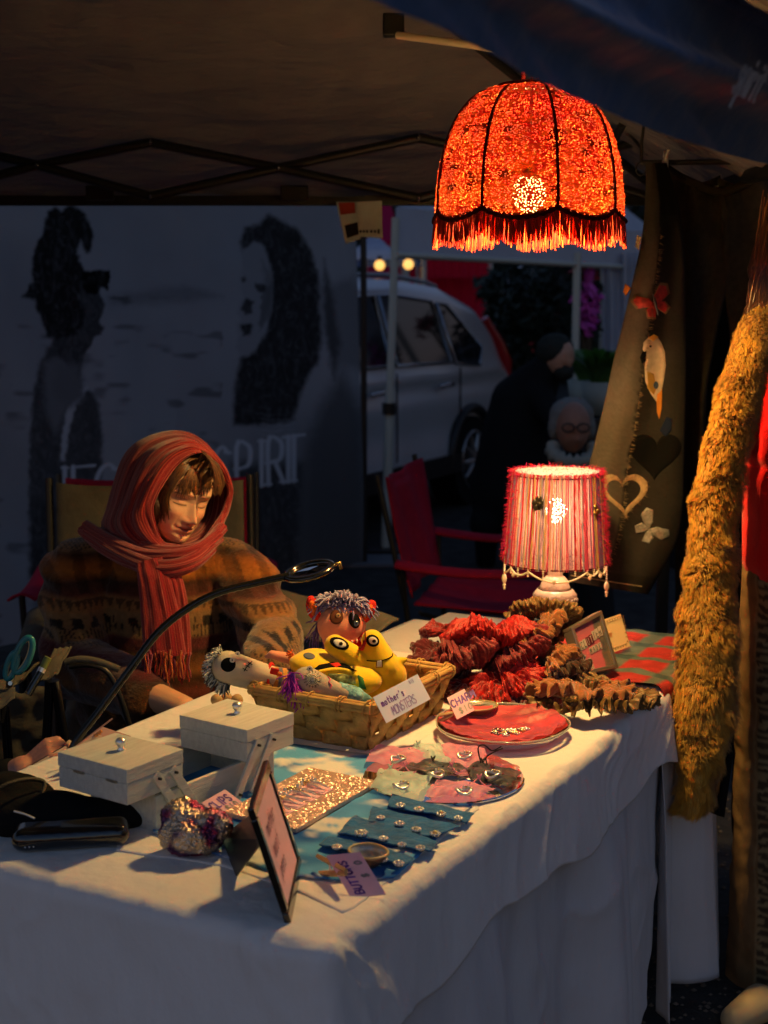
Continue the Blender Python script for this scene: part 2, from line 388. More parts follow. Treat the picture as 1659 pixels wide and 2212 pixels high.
# tartan cloth at the end
me = drape(1.33, 1.80, -.10, .5, .02, .750, 60, 60, 30, None, .04, 6, .03).mesh(); P_ = pts(me)
P_[:, 2] += np.abs(nz(P_, 16, 4, 2))*.012; setpts(me, P_); uv = (P_-np.array(A0))@np.array([U, Vv]).T
base = np.tile(np.array([[.36, .035, .03]]), (len(P_), 1)); st = ((np.sin(uv[:, 0]*50) > .55) | (np.sin(uv[:, 1]*50+1) > .6))
base[st] = (.10, .13, .11); st2 = (np.sin(uv[:, 0]*50) > .55) & (np.sin(uv[:, 1]*50+1) > .6); base[st2] = (.05, .08, .08)
base *= (1+.25*nz(P_, 60, 1))[:, None]; setcol(me, base)
m_vcol = mat('printed_cloth', attr=True, rough=.85, bump=(200, .0008)); m_vcol_f = mat('printed_wool', attr=True, rough=.95, bump=(240, .002), sheen=.3)
tag(obj('tartan_cloth', me, m_vcol, solid=.002), 'red tartan cloth folded over the far end of the table', 'cloth')

# ---- stall marquee (dark brown, pyramid roof)
m_canopy = mat('brown_canopy', (.22, .19, .15), .75, nv=(3, .2), bump=(6, .03, (1, 3, 1)), trans=((.14, .14, .14), .15))
X0, X1, Y0, Y1, ZE = -2.2, .92, 1.45, 4.55, 1.865
apex = V(((X0+X1)/2, 3.0, 2.75))
mq = thing('marquee', 'dark brown pop-up marquee roofing the whole stall with scissor struts', 'marquee', ((X0+X1)/2, 3, 0))
def roof_panel(a, b, seed):
    n = 60
    def fn(s, t):
        e = V(a).lerp(V(b), s); p = e.lerp(apex, t); w = mnoise.fractal((p.x*2.6, p.y*11+seed, p.z*2.2), 1, 2, 3); sag = math.sin(PI*s)*math.sin(PI*min(t*1.4, 1))*.05
        return p+V((0, 0, w*.02-sag))
    return MB().grid(fn, n, n)
cs = [V((X0, Y0, ZE)), V((X1, Y0, ZE)), V((X1, Y1, ZE)), V((X0, Y1, ZE))]
for k in (1, 2, 3): obj('roof_panel', roof_panel(cs[k], cs[(k+1) % 4], k), m_canopy, mq)
obj('front_roof_panel', roof_panel(cs[0], cs[1], 8), m_canopy, mq)
b = MB(); b.box(((X0+X1)/2, Y1, ZE-.012), (X1-X0, .03, .03)); obj('back_eave_bar', b, m_black, mq)
b = MB(); b.box((X1, (Y0+Y1)/2, ZE-.012), (.03, Y1-Y0, .03)); obj('side_eave_bar', b, m_black, mq)
b = MB(); b.box(((X0+X1)/2, Y1+.02, ZE+.03), (X1-X0, .004, .11)); obj('valance', b, m_canopy, mq)
Yt = 4.20
nodes = [(-160, 300), (80, 357), (325, 308), (602, 363), (905, 298), (1180, 357), (1400, 300)]
nodes2 = [(-160, 420), (80, 357), (325, 424), (602, 363), (905, 428), (1180, 357), (1400, 424)]
for ns in (nodes, nodes2):
    for a, c in zip(ns[:-1], ns[1:]):
        pa, pc = W(*a, Y=Yt+(.02 if ns is nodes else -.0)), W(*c, Y=Yt+(.02 if ns is nodes else -.0))
        obj('truss_bar', MB().tube([pa, pc], .013, 6), m_black, mq)
for a in nodes+nodes2[::2]:
    obj('bolt', MB().ell(W(*a, Y=Yt-.025), .0055, None, 8, 6), m_steel, mq)
for x in (216, 636): obj('velcro_clip', MB().box(W(x, 417, Y=4.44), (.085, .02, .045)), m_black, mq, bevel=.004)
for c_ in ((X0, Y0), (X0, Y1), (X1, Y1)): obj('leg', MB().box((c_[0], c_[1]+.06, ZE/2), (.035, .035, ZE)), m_dark_metal, mq)
# inner roof ribs
for c_ in cs[1:]:
    obj('roof_rib', MB().tube([c_+V((0, 0, -.03)), apex+V((0, 0, -.06))], .013, 6), m_dark_metal, mq)
obj('roof_rib', MB().tube([W(858, 76, Y=3.4), W(1010, 96, Y=3.3), W(1230, 130, Y=3.2)], .0085, 8), mat('alloy_painted_light', (.75, .62, .42), .4, .1), mq, label='bare alloy strut with lamp light painted into its colour')  # pale warm colour stands in for lamp light on the strut
obj('roof_joint', MB().box(W(850, 55, Y=3.42), (.05, .04, .05)), m_black, mq, bevel=.004)
for a, c_ in (((1225, 205), (1345, 268)), ((1345, 268), (1420, 262)), ((1345, 268), (1300, 350)), ((1300, 210), (1400, 330))):
    obj('corner_strut', MB().tube([W(*a, Y=3.9), W(*c_, Y=4.2)], .011, 6), m_dark_metal, mq)

# ---- neighbouring navy canopy
m_navy = mat('navy_canopy', (.05, .13, .30), .4, nv=(6, .2), bump=(9, .02, (1, 1, 1)), sheen=.4, coat=.3)
nc = thing('navy_canopy', 'navy blue canopy edge drooping across the upper right with white script', 'canopy', (.8, 1.2, 0))
E0 = V((-.12, .93, 1.772)); E1 = V((.70, 2.19, 1.695)); Ed = (E1-E0); 
nrm = V((Ed.y, -Ed.x, 0)).normalized()
def val(s, t):   # t 0 bottom .. 1 top
    p = E0+Ed*s; h = .125*t
    w = .010*math.sin(s*9+t*2)+.016*n1(s*5+t*.6, 3)*(1-t*.5)+.006*n1(s*16+t*5, 8)
    fold = .036*math.exp(-((t-.52+.08*math.sin(s*5))/.13)**2)
    return p+V((0, 0, h))+nrm*(w+fold+.05*t)+V((0, 0, .008*n1(s*6, 5)*(1-t)))
obj('valance', MB().grid(val, 120, 26), m_navy, nc)
def rf(s, t):
    p = val(s, 1)-nrm*(t*.5)+V((0, 0, t*.36+.02*math.sin(t*PI)+.012*n1(s*4+t*9, 7))); return p
obj('roof_panel', MB().grid(rf, 60, 40), m_navy, nc)
b = MB().tube([val(s/30, 1)+V((0, 0, .006))-nrm*.002 for s in range(31)], .009, 8); obj('edge_hem', b, m_navy, nc)
tx = W(1600, 262, Y=1.80); ex = Ed.normalized(); 
ey = (V((0, 0, 1))*.93+nrm*.37).normalized()
lm = MB(); s0 = None
best = min([k/400 for k in range(401)], key=lambda s: abs((val(s, .3)+nrm*.055).x/(val(s, .3)+nrm*.055).y*FP*1.01+829.5-1562))
o_ = val(best, .30)+nrm*.055
letters('spirit', o_, ex, ey, .042, gap=.02, wid=.42, lw=.16, slant=.25, m=lm, off=.001)
obj('lettering', lm, mat('white_print', (.75, .8, .9), .7), nc)
# ================= BACKGROUND =================
# banner
BL = W(-60, 900, Y=6.1); BR = W(779, 900, Y=8.2); BL.z = BR.z = 0
bn = thing('photo_banner', 'large black and white photo banner of two figures standing behind the stall', 'banner', ((BL.x+BR.x)/2, (BL.y+BR.y)/2, 0))
nbx, nbz = 560, 400; ZB = 2.5
bd = (BR-BL).normalized(); bnrm = V((bd.y, -bd.x, 0))
vs = []
for i in range(nbx):
    for j in range(nbz):
        s = i/(nbx-1); zz = .02+ZB*j/(nbz-1); p = BL.lerp(BR, s)
        w = .03*n1(s*9+zz*.8, 2)+.015*math.sin(s*20+zz*1.5)
        vs.append(p+bnrm*w+V((0, 0, zz)))
m = MB(); m.gridpts(vs, nbx, nbz); me = m.mesh(); P_ = pts(me)
# project to plan coordinates to lay the print out on the cloth
cp, sp_ = math.cos(PITCH), math.sin(PITCH); dz = P_[:, 2]-CAMH
fw = P_[:, 1]*cp-dz*sp_; upc = P_[:, 1]*sp_+dz*cp
px = P_[:, 0]/fw*FP+829.5; py = 1106-upc/fw*FP
def inpoly(px, py, poly, soft=5):
    """soft inside mask"""
    inside = np.zeros(len(px), bool); dmin = np.full(len(px), 1e9); n = len(poly)
    for i in range(n):
        x1, y1 = poly[i]; x2, y2 = poly[(i+1) % n]
        c = ((y1 > py) != (y2 > py)) & (px < (x2-x1)*(py-y1)/((y2-y1) or 1e-9)+x1); inside ^= c
        dx, dy = x2-x1, y2-y1; t = np.clip(((px-x1)*dx+(py-y1)*dy)/(dx*dx+dy*dy+1e-9), 0, 1)
        dmin = np.minimum(dmin, np.hypot(px-x1-t*dx, py-y1-t*dy))
    sd = np.where(inside, dmin, -dmin); return sst(-soft, soft, sd)
Q = np.c_[px/100, py/100, np.zeros(len(px))]
px0, py0 = px.copy(), py.copy(); px = px+6*nz(Q, 9, 21, 3); py = py+6*nz(Q, 9, 22, 3)
g_ = .35+.06*nz(Q, .8, 1, 3)-.10*sst(780, 1150, py)*(px > 380)
g_ -= .16*sst(.25, .6, nz(Q*np.array([.6, 1.6, 1]), 3.0, 4, 2))*(py > 640)*(px < 480)
g_ -= .10*inpoly(px, py, [(230, 640), (400, 615), (480, 640), (390, 655), (240, 660)], 12)
hair = [(102, 458), (120, 446), (132, 456), (150, 444), (175, 452), (192, 478), (201, 510), (198, 543), (186, 548), (175, 518), (168, 538), (171, 563), (181, 584), (175, 618), (170, 648), (185, 668), (180, 698), (165, 723), (120, 734), (102, 728), (95, 703), (82, 676), (75, 648), (46, 644), (60, 626), (71, 608), (68, 563), (75, 538), (92, 503)]
face = [(172, 568), (186, 586), (235, 588), (231, 626), (220, 618), (216, 638), (226, 658), (223, 678), (215, 692), (224, 707), (220, 723), (202, 732), (196, 748), (182, 763), (175, 788), (171, 818), (150, 798), (115, 748), (115, 698), (150, 648)]
body1 = [(115, 733), (100, 758), (85, 788), (74, 838), (68, 888), (64, 973), (63, 1108), (215, 1108), (220, 1023), (221, 923), (214, 873), (192, 842), (175, 838), (170, 798), (185, 758)]
armp = [(95, 783), (125, 770), (155, 783), (170, 823), (165, 848), (140, 898), (120, 938), (102, 898), (95, 838)]
lower = [(63, 1088), (215, 1088), (200, 1248), (64, 1248)]
for poly, v, so in ((body1, .075, 6), (armp, .20, 12), (face, .06, 3), (hair, .015, 4), (lower, .05, 8)):
    k = inpoly(px, py, poly, so); g_ = g_*(1-k)+v*k
k = inpoly(px, py, [(175, 594), (182, 584), (237, 586), (233, 629), (222, 618), (210, 634), (190, 636), (180, 623)], 2); g_ = g_*(1-k)+.004*k
k = inpoly(px, py, [(190, 834), (194, 840), (165, 873), (150, 928), (142, 993), (131, 993), (135, 928), (150, 873), (172, 840)], 4); g_ = g_*(1-k)+.5*k
hair2 = [(519, 523), (530, 493), (560, 483), (580, 462), (610, 478), (645, 496), (672, 543), (689, 598), (692, 668), (696, 738), (686, 788), (675, 798), (650, 848), (635, 908), (590, 918), (505, 918), (508, 828), (520, 773), (545, 763), (575, 718), (584, 658), (580, 608), (570, 563), (545, 528), (525, 548)]
face2 = [(522, 543), (550, 523), (575, 533), (589, 598), (586, 668), (570, 723), (542, 766), (520, 767), (509, 748), (515, 723), (512, 703), (519, 690), (512, 676), (524, 643), (518, 603)]
cloth2 = [(690, 880), (740, 800), (790, 900), (790, 1400), (640, 1400), (650, 1100), (660, 960)]
low2 = [(500, 1000), (660, 1000), (650, 1400), (500, 1400)]
for poly, v, so in ((low2, .06, 20), (cloth2, .13, 25), (hair2, .03, 7), (face2, .30, 5)):
    k = inpoly(px, py, poly, so); g_ = g_*(1-k)+v*k
for poly, v in (([(519, 668), (532, 645), (546, 655), (544, 676), (528, 680)], .05), ([(552, 612), (575, 618), (578, 632), (556, 630)], .04), ([(520, 700), (546, 698), (544, 722), (524, 726)], .03), ([(520, 600), (530, 596), (534, 606), (522, 610)], .05), ([(565, 640), (588, 600), (586, 680), (560, 715)], .16)):
    k = inpoly(px, py, poly, 3); g_ = g_*(1-k)+v*k
g_ += .05*(np.sin(py*.55+np.sin(px*.05)*2) > .4)*inpoly(px, py, [(560, 890), (640, 900), (630, 960), (560, 960)], 8)
k = inpoly(px, py, [(690, 620), (760, 600), (790, 640), (790, 800), (720, 790)], 15); g_ = g_*(1-k)+.22*k
# tonal modelling inside the figures
g_ += .075*np.clip(nz(Q*np.array([2.2, .9, 1])+.4*nz(Q, 5, 33)[:, None], 7, 34, 3)+.1, 0, 1)*(g_ < .12)
g_ *= 1+.28*nz(Q*np.array([1, .5, 1]), 9, 31, 3)*((g_ < .12))
k = inpoly(px, py, [(565, 560), (590, 600), (580, 660), (560, 700), (575, 640)], 8); g_ = g_*(1-k*.5)+.10*k*.5
k = inpoly(px, py, [(700, 560), (720, 640), (735, 740), (722, 820), (700, 700)], 10); g_ = g_*(1-k)+.085*k
k = inpoly(px, py, [(120, 780), (170, 790), (185, 860), (150, 880), (110, 850)], 14); g_ = g_*(1-k)+.17*k
# printed serif lettering
lit = np.zeros(len(px0))
def pr_letters(txt, xs, yb, h, slope, wd):
    global lit
    for ch, x in zip(txt, xs):
        y_ = yb+(x-xs[0])*slope
        for st in GL[ch]:
            pl = [tuple(q) for q in smoothpath(st, len(st)*3)] if len(st) > 4 else st
            for (a0, b0), (a1, b1) in zip(pl[:-1], pl[1:]):
                x1, y1, x2, y2 = x+a0*wd, y_-b0*h+a0*wd*slope, x+a1*wd, y_-b1*h+a1*wd*slope; dx, dy = x2-x1, y2-y1
                t = np.clip(((px0-x1)*dx+(py0-y1)*dy)/(dx*dx+dy*dy+1e-9), 0, 1); d_ = np.hypot(px0-x1-t*dx, py0-y1-t*dy); wv = 2.2+3.2*(abs(dy)/(math.hypot(dx, dy)+1e-9)); lit = np.maximum(lit, 1-sst(wv*.6, wv*1.3, d_))
            for q in (pl[0], pl[-1]):
                x1 = x+q[0]*wd; y1 = y_-q[1]*h+q[0]*wd*slope; lit = np.maximum(lit, (1-sst(1.5, 3.5, np.abs(py0-y1)))*(np.abs(px0-x1) < 9))
pr_letters('IEC', [118, 158, 208], 1092, 80, -.08, 44)
pr_letters('SPIRIT', [462, 512, 548, 580, 606, 618], 1064, 96, -.15, 34)
g_ = g_*(1-lit)+.62*lit
g_ = np.clip(g_, .003, 1); setcol(me, np.c_[g_*.93, g_*.98, g_*1.07])
obj('printed_sheet', me, mat('banner_print', attr=True, rough=.8, trans=(None, .35)), bn)
for e, xx in ((BL, -.03), (BR, .03)): obj('frame_pole', MB().cyl(e+V((0, 0, 0))+bd*xx, e+bd*xx+V((0, 0, ZB+.03)), .018), m_black, bn)
obj('foot_plate', MB().box(BR+bd*.12+V((0, 0, .012)), (.5, .32, .024)), mat('foot_grey', (.12, .12, .13), .6), bn, bevel=.005)
# ---- paper tags on the eave
tg = mat('card_stock', (.55, .64, .62), .8, nv=(40, .08)); tr_ = mat('tag_red', (.42, .06, .04), .8); tk = mat('tag_black', (.02, .02, .02), .8)
a = thing('hanging_leaflet', 'red white and black printed leaflet pegged crookedly under the eave bar', 'leaflet', W(755, 440, Y=4.45))
cs_ = [(726, 436), (777, 436), (779, 516), (747, 527)]
obj('paper', MB().slab([W(x, y, Y=4.42) for x, y in cs_[::-1]], .002), tg, a)
obj('red_print', MB().slab([W(x, y, Y=4.417) for x, y in [(731, 438), (766, 437), (768, 460), (736, 464)][::-1]], .001), tr_, a)
obj('black_print', MB().slab([W(x, y, Y=4.417) for x, y in [(744, 487), (772, 480), (775, 506), (750, 515)][::-1]], .001), tk, a)
a = thing('price_card', 'plain pale card hanging beside the red leaflet under the eave', 'card', W(798, 440, Y=4.40))
obj('paper', MB().slab([W(x, y, Y=4.40) for x, y in [(770, 436), (825, 434), (827, 515), (776, 511)][::-1]], .002), tg, a)
lm = MB(); 
for k, x in enumerate((779, 786, 793, 802, 810, 818)): lm.box(W(x, 500, Y=4.397), (.007, .001, .008 if k < 5 else .014))
obj('print', lm, tk, a)

# ---- silver car, oblique, rear to the right
m_paint = mat('silver_paint', (.62, .64, .68), .3, .25, coat=.6, nv=(2, .04)); m_glassd = mat('dark_glass', (.01, .011, .013), .06, 0, spec=.8)
m_tyre = mat('tyre', (.012, .012, .012), .9); m_rim = mat('alloy_rim', (.35, .36, .37), .35, .9); m_tail = mat('tail_lamp', (.45, .015, .02), .2, coat=1)
fwd = V((-.45, -.893, 0)).normalized(); out_ = V((.893, -.45, 0)).normalized(); RC = V((1.02, 11.45, 0))
car = thing('parked_car', 'silver estate car parked behind the white gazebo pole', 'car', RC-out_*.9+fwd*2.15)
def CP(s, z, w=0): return RC+fwd*s+V((0, 0, z))-out_*w
def insetz(z): return .0 if z < .95 else (z-.95)*.30
topz = lambda s: float(np.interp(s, [0, .12, .35, .9, 1.6, 2.4, 3.1, 3.7, 4.15, 4.35], [1.02, 1.25, 1.48, 1.63, 1.68, 1.67, 1.40, 1.08, .95, .72]))
def carside(side):
    def fn(a, b):
        s = .02+4.3*a; z = .28+(topz(s)-.28)*b; w = insetz(z)+.05*(1-min(1, min(s, 4.35-s)/.25))**2
        w += .05*max(0, (b-.93)/.07)**2+.02*math.exp(-((z-.62)/.12)**2)
        w -= .03*math.exp(-((z-.93)/.07)**2)
        dw = 1.78*side; return CP(s, z, abs(dw-w))
    return fn
b = MB().grid(carside(0), 90, 40); b.grid(lambda a, c: carside(1)(1-a, c), 60, 20)
b.grid(lambda a, c: carside(0)(a, 1).lerp(carside(1)(a, 1), c)+V((0, 0, .03*math.sin(PI*c))), 90, 14)
b.grid(lambda a, c: carside(0)(0, a).lerp(carside(1)(0, a), c)-fwd*(.06*math.sin(PI*c)), 40, 14)
b.grid(lambda a, c: carside(0)(1, a).lerp(carside(1)(1, a), c), 20, 6)
body = obj('body', b, m_paint, car)
def cside(poly, d=.006):  # polygon on the near side (s,z) -> slab proud of the body
    return MB().slab([CP(s, z, insetz(z)-d-.01) for s, z in poly], .02)
for pl in ([(.62, 1.05), (.50, 1.18), (.95, 1.50), (1.12, 1.52), (1.05, 1.08)], [(1.12, 1.09), (1.20, 1.53), (1.75, 1.57), (2.02, 1.57), (2.02, 1.10)], [(2.10, 1.10), (2.10, 1.57), (2.55, 1.55), (3.1, 1.30), (3.15, 1.10)]):
    wi = obj('side_window', cside(pl), m_glassd, car)
    obj('window_trim', MB().tube([CP(s, z, insetz(z)-.02) for s, z in pl], .012, 6, closed=True), mat('chrome_trim', (.5, .5, .52), .2, 1) if 'chrome_trim' not in bpy.data.materials else bpy.data.materials['chrome_trim'], wi)
for s in (1.22, 2.30): obj('door_handle', MB().tube([CP(s, .93, -.03), CP(s+.05, .94, -.055), CP(s+.17, .94, -.055), CP(s+.22, .93, -.03)], .016, 8), bpy.data.materials['chrome_trim'], car)
for s in (1.02, 2.08): obj('door_seam', MB().tube([CP(s, .45, -.008), CP(s, 1.05, -.004)], .006, 6), m_black, car)
obj('sill', MB().slab([CP(.2, .28, -.03), CP(4.1, .28, -.03), CP(4.1, .42, -.03), CP(.2, .42, -.03)][::-1], .05), m_black, car)
obj('roof_rail', MB().tube([CP(s, topz(s)+.035, .30) for s in np.linspace(.8, 2.9, 12)], .016, 8), m_rim, car)
obj('tail_lamp', MB().tube([CP(.03, .92, .05), CP(.02, 1.05, .06), CP(.10, 1.2, .08), CP(.22, 1.4, .14)], [.06, .075, .055, .03], 10), m_tail, car)
for s in (.80, 3.45):
    c_ = CP(s, .34, .02); w = MB()
    w.tube([c_+out_*.035, c_-out_*.19], .335, 32); wh = obj('wheel', w, m_tyre, car)
    r_ = MB(); 
    for k in range(10):
        a_ = 2*PI*k/10; r_.tube([c_+out_*.045, c_+out_*.045+fwd*.2*math.cos(a_)+V((0, 0, .2*math.sin(a_)))], [.035, .016], 6)
    r_.tube([c_+out_*.042+fwd*.22*math.cos(a)+V((0, 0, .22*math.sin(a))) for a in np.linspace(0, 2*PI, 25)[:-1]], .014, 6, closed=True)
    obj('rim', r_, m_rim, wh)
    obj('wheel_arch', MB().tube([c_+out_*.03+fwd*.40*math.cos(a)+V((0, 0, .40*math.sin(a))) for a in np.linspace(-.1, PI+.1, 20)], .035, 8), m_black, car)

# ---- white gazebo behind
m_wcan = mat('white_canvas', (.55, .58, .66), .8, nv=(3, .06), trans=((.5, .55, .65), .3)); m_wpole = mat('white_pole', (.50, .52, .46), .5)
gz = thing('white_gazebo', 'white market gazebo with pale legs beyond the table', 'gazebo', W(840, 1195, z=0))
p0 = W(833, 1195, z=0); Y_ = p0.y; g0 = W(855, 470, Y=Y_)
obj('pole', MB().tube([p0, W(843, 840, Y=Y_)], .030, 10), m_wpole, gz); obj('pole', MB().tube([W(842, 860, Y=Y_), g0], .024, 10), m_wpole, gz)
obj('pole_clamp', MB().tube([W(840, 870, Y=Y_-.005), W(840, 895, Y=Y_-.005)], .042, 10), m_black, gz)
obj('foot_plate', MB().box(p0+V((.04, 0, .02)), (.32, .24, .04)), m_black, gz, bevel=.005)
g1 = W(1420, 520, Y=11.5)
def gv(a, t):
    p = g0.lerp(g1, a); return V((p.x, p.y+.02*math.sin(a*40), p.z+.06-.28*t))
obj('valance', MB().grid(gv, 60, 8), m_wcan, gz)
obj('roof_panel', MB().grid(lambda a, t: gv(a, 0).lerp(V((1.4, 11.8, 2.7)), t), 30, 10), m_wcan, gz)
obj('eave_bar', MB().tube([gv(0, 1)+V((0, -.03, 0)), gv(1, 1)+V((0, -.03, 0))], .02, 8), m_wpole, gz)
for (x, y0_, y1_, Yd) in ((1247, 545, 960, 10.4), (1306, 550, 900, 11.2)):
    obj('pole', MB().tube([W(x, y0_, Y=Yd), V((W(x, y0_, Y=Yd).x, Yd, 0))], .028, 8), m_wpole, gz)
obj('side_curtain', MB().grid(lambda a, t: W(1300+a*100, 545+t*330, Y=11.0+.05*math.sin(a*22)), 40, 4), m_wcan, gz)
# ---- tents further off
def simple_tent(name, label, x0, x1, yt, ya, yb, Yd, mt, wall=False):
    t_ = thing(name, label, 'tent', V((W((x0+x1)/2, 600, Y=Yd).x, Yd, 0)))
    a, b_ = W(x0, ya, Y=Yd), W(x1, ya, Y=Yd); top_ = W((x0+x1)/2, yt, Y=Yd+1.5)
    r_ = MB(); 
    for p, q in ((a, b_), (b_, b_+V((0, 3, 0))), (a+V((0, 3, 0)), a)): r_.grid(lambda s, t: V(p).lerp(V(q), s).lerp(top_, t)-V((0, 0, .08*math.sin(PI*t))), 8, 8)
    obj('roof', r_, mt, t_)
    obj('valance', MB().grid(lambda s, t: a.lerp(b_, s)+V((0, .02*math.sin(s*60), -t*(a.z-W(x0, yb, Y=Yd).z))), 60, 4), mt, t_)
    for p in (a, b_, a+V((0, 3, 0)), b_+V((0, 3, 0))): obj('leg', MB().cyl((p.x, p.y+.03, 0), (p.x, p.y+.03, p.z), .03, n=8), m_wpole, t_)
    if wall: obj('side_wall', MB().grid(lambda s, t: a.lerp(b_, s)+V((0, .6+.04*math.sin(s*30), -a.z*t)), 30, 4), mt, t_)
    return t_
m_redt = mat('red_tent', (.85, .02, .07), .7, nv=(2, .1), trans=((.9, .02, .08), .5)); m_mag = mat('magenta_tent', (.62, .02, .12), .7, trans=((.8, .02, .15), .5))
simple_tent('red_tent', 'bright red tent with side wall beyond the silver car', 880, 1060, 470, 540, 600, 17, m_redt, True)
simple_tent('magenta_tent', 'magenta tent roof glimpsed beside the white gazebo corner', 790, 870, 380, 520, 600, 20, m_mag, True)
nt = simple_tent('navy_tent', 'navy tent with two warm bulbs over the car roof', 700, 915, 500, 560, 576, 14, m_navy)
for x, y in ((820, 573), (882, 571)):
    lb = thing('tent_bulb', 'round warm bulb glowing under the navy tent, %s' % ('left one by the white pole' if x < 850 else 'right one nearer the red tent'), 'lamp', W(x, y, Y=13.9))
    obj('bulb', MB().ell(W(x, y, Y=13.9), .05), mat('bulb_glow', (1, .7, .3), emit=((1, .50, .12), 1.6)), lb)
    obj('socket', MB().cyl(W(x, y-11, Y=13.9), W(x, y-20, Y=13.9), .022, n=8), m_black, lb)
# ---- shrubs and flowers
def foliage(n, c, rad, size, seed, flat=.0):
    r2 = np.random.default_rng(seed); m = MB()
    for k in range(n):
        d_ = r2.normal(size=3); d_ /= np.linalg.norm(d_); rr = r2.uniform(.35, 1)**.5*(1+.25*math.sin(5*d_[0]+seed)+.2*math.sin(7*d_[2]))
        p = V(c)+V((d_[0]*rad[0]*rr, d_[1]*rad[1]*rr, d_[2]*rad[2]*rr)); a_ = V(r2.normal(size=3)).normalized(); b_ = a_.orthogonal().normalized(); s_ = size*r2.uniform(.6, 1.4)
        m.add([p-a_*s_, p+b_*s_*.4, p+a_*s_, p-b_*s_*.4], [(0, 1, 2, 3)])
    return m
m_leaf = mat('dark_leaf', (.012, .022, .010), .6, nv=(4, .5)); m_leafg = mat('green_leaf', (.06, .17, .03), .55, nv=(8, .4), trans=((.08, .25, .03), .3)); m_trunk = mat('bark', (.08, .06, .04), .9, nv=(20, .3))
def plant(name, label, cat, x, y, Yd, rad, n, size, ml, seed, fl=None, pot=False):
    c_ = W(x, y, Y=Yd); t_ = thing(name, label, cat, (c_.x, c_.y, 0))
    tm = MB().tube([(c_.x, c_.y, 0), (c_.x+.02, c_.y, c_.z*.5), c_], [.05, .04, .015], 8)
    for k in range(5): tm.tube([(c_.x, c_.y, c_.z*.6), c_+V((math.cos(k*1.3)*rad[0]*.6, math.sin(k*1.3)*rad[1]*.6, rad[2]*(.1+.12*k)))], [.02, .006], 6)
    obj('trunk', tm, m_trunk, t_); obj('crown', foliage(n, c_, rad, size, seed), ml, t_)
    if fl:
        obj('blossom', foliage(fl[1], c_+V((0, -rad[1]*.8, 0)), (rad[0]*.8, .1, rad[2]*.8), fl[2], seed+3), fl[0], t_, stuff=True)
    return t_
m_fw = mat('white_petal', (.7, .68, .72), .6); m_fp = mat('pink_petal', (.65, .08, .5), .6, nv=(6, .3)); m_fr = mat('red_petal', (.5, .03, .04), .6)
plant('shrub', 'tall dark leafy shrub behind the crouching shopper', 'shrub', 1135, 640, 12.5, (.34, .4, .42), 2600, .055, m_leaf, 1, (m_fw, 26, .035))
plant('shrub', 'dark conifer shrub directly right of the car roof', 'shrub', 1180, 700, 11.8, (.35, .3, .45), 2000, .05, m_leaf, 5, (m_fr, 9, .03))
plant('shrub', 'low dark bush next to the car tail', 'shrub', 1075, 740, 13.2, (.3, .3, .42), 1500, .05, m_leaf, 8, (m_fw, 16, .03))
plant('flowering_plant', 'pink flowers framed by the pale gazebo legs', 'flowers', 1268, 655, 10.8, (.11, .1, .28), 300, .035, m_leaf, 11, (m_fp, 260, .045))
plant('flowering_plant', 'red and purple blossoms above the pink flowers', 'flowers', 1265, 590, 11.5, (.12, .1, .1), 200, .03, m_leaf, 15, (m_fr, 90, .04))
def fern(name, label, x, y, Yd, h, n, seed):
    r2 = random.Random(seed); c_ = W(x, y, Y=Yd); t_ = thing(name, label, 'plant', (c_.x, c_.y, 0)); m = MB()
    for k in range(n):
        a_ = r2.uniform(0, 2*PI); l_ = h*r2.uniform(.6, 1.1); sp2 = r2.uniform(.2, .8); d_ = V((math.cos(a_)*sp2, math.sin(a_)*sp2, 0)); b0 = c_+V((r2.uniform(-.05, .05), 0, 0)); prev = None
        pp = [b0+d_*(l_*t)+V((0, 0, l_*(t*1.2-.6*t*t))) for t in np.linspace(0, 1, 6)]
        sd = V((-d_.y, d_.x, 0)).normalized()*.022
        for i in range(5):
            w0, w1 = sd*math.sin(PI*(i+.3)/6), sd*math.sin(PI*(i+1.3)/6.2); m.add([pp[i]-w0, pp[i]+w0, pp[i+1]+w1, pp[i+1]-w1], [(0, 1, 2, 3)], True)
    obj('leaves', m, m_leafg, t_); obj('pot', MB().lathe([(0, 0), (.10, 0), (.13, .2), (.12, .2), (.09, .17), (0, .17)], 20, (c_.x, c_.y, c_.z-.17)), mat('pot_plastic', (.35, .38, .33), .6) if 'pot_plastic' not in bpy.data.materials else bpy.data.materials['pot_plastic'], t_)
    obj('plant_stand', MB().box((c_.x, c_.y, (c_.z-.18)/2), (.22, .22, c_.z-.18)), m_black, t_, bevel=.01)
fern('potted_fern', 'bright green potted fern beside the hanging jeans', 1300, 835, 8.6, .36, 110, 3)
fern('potted_fern', 'bright green potted plant in front of the white curtain', 1268, 830, 9.4, .34, 90, 5)
fern('potted_fern', 'green leaves seen in the gap between the two pairs of jeans', 1500, 850, 8.2, .24, 60, 9)

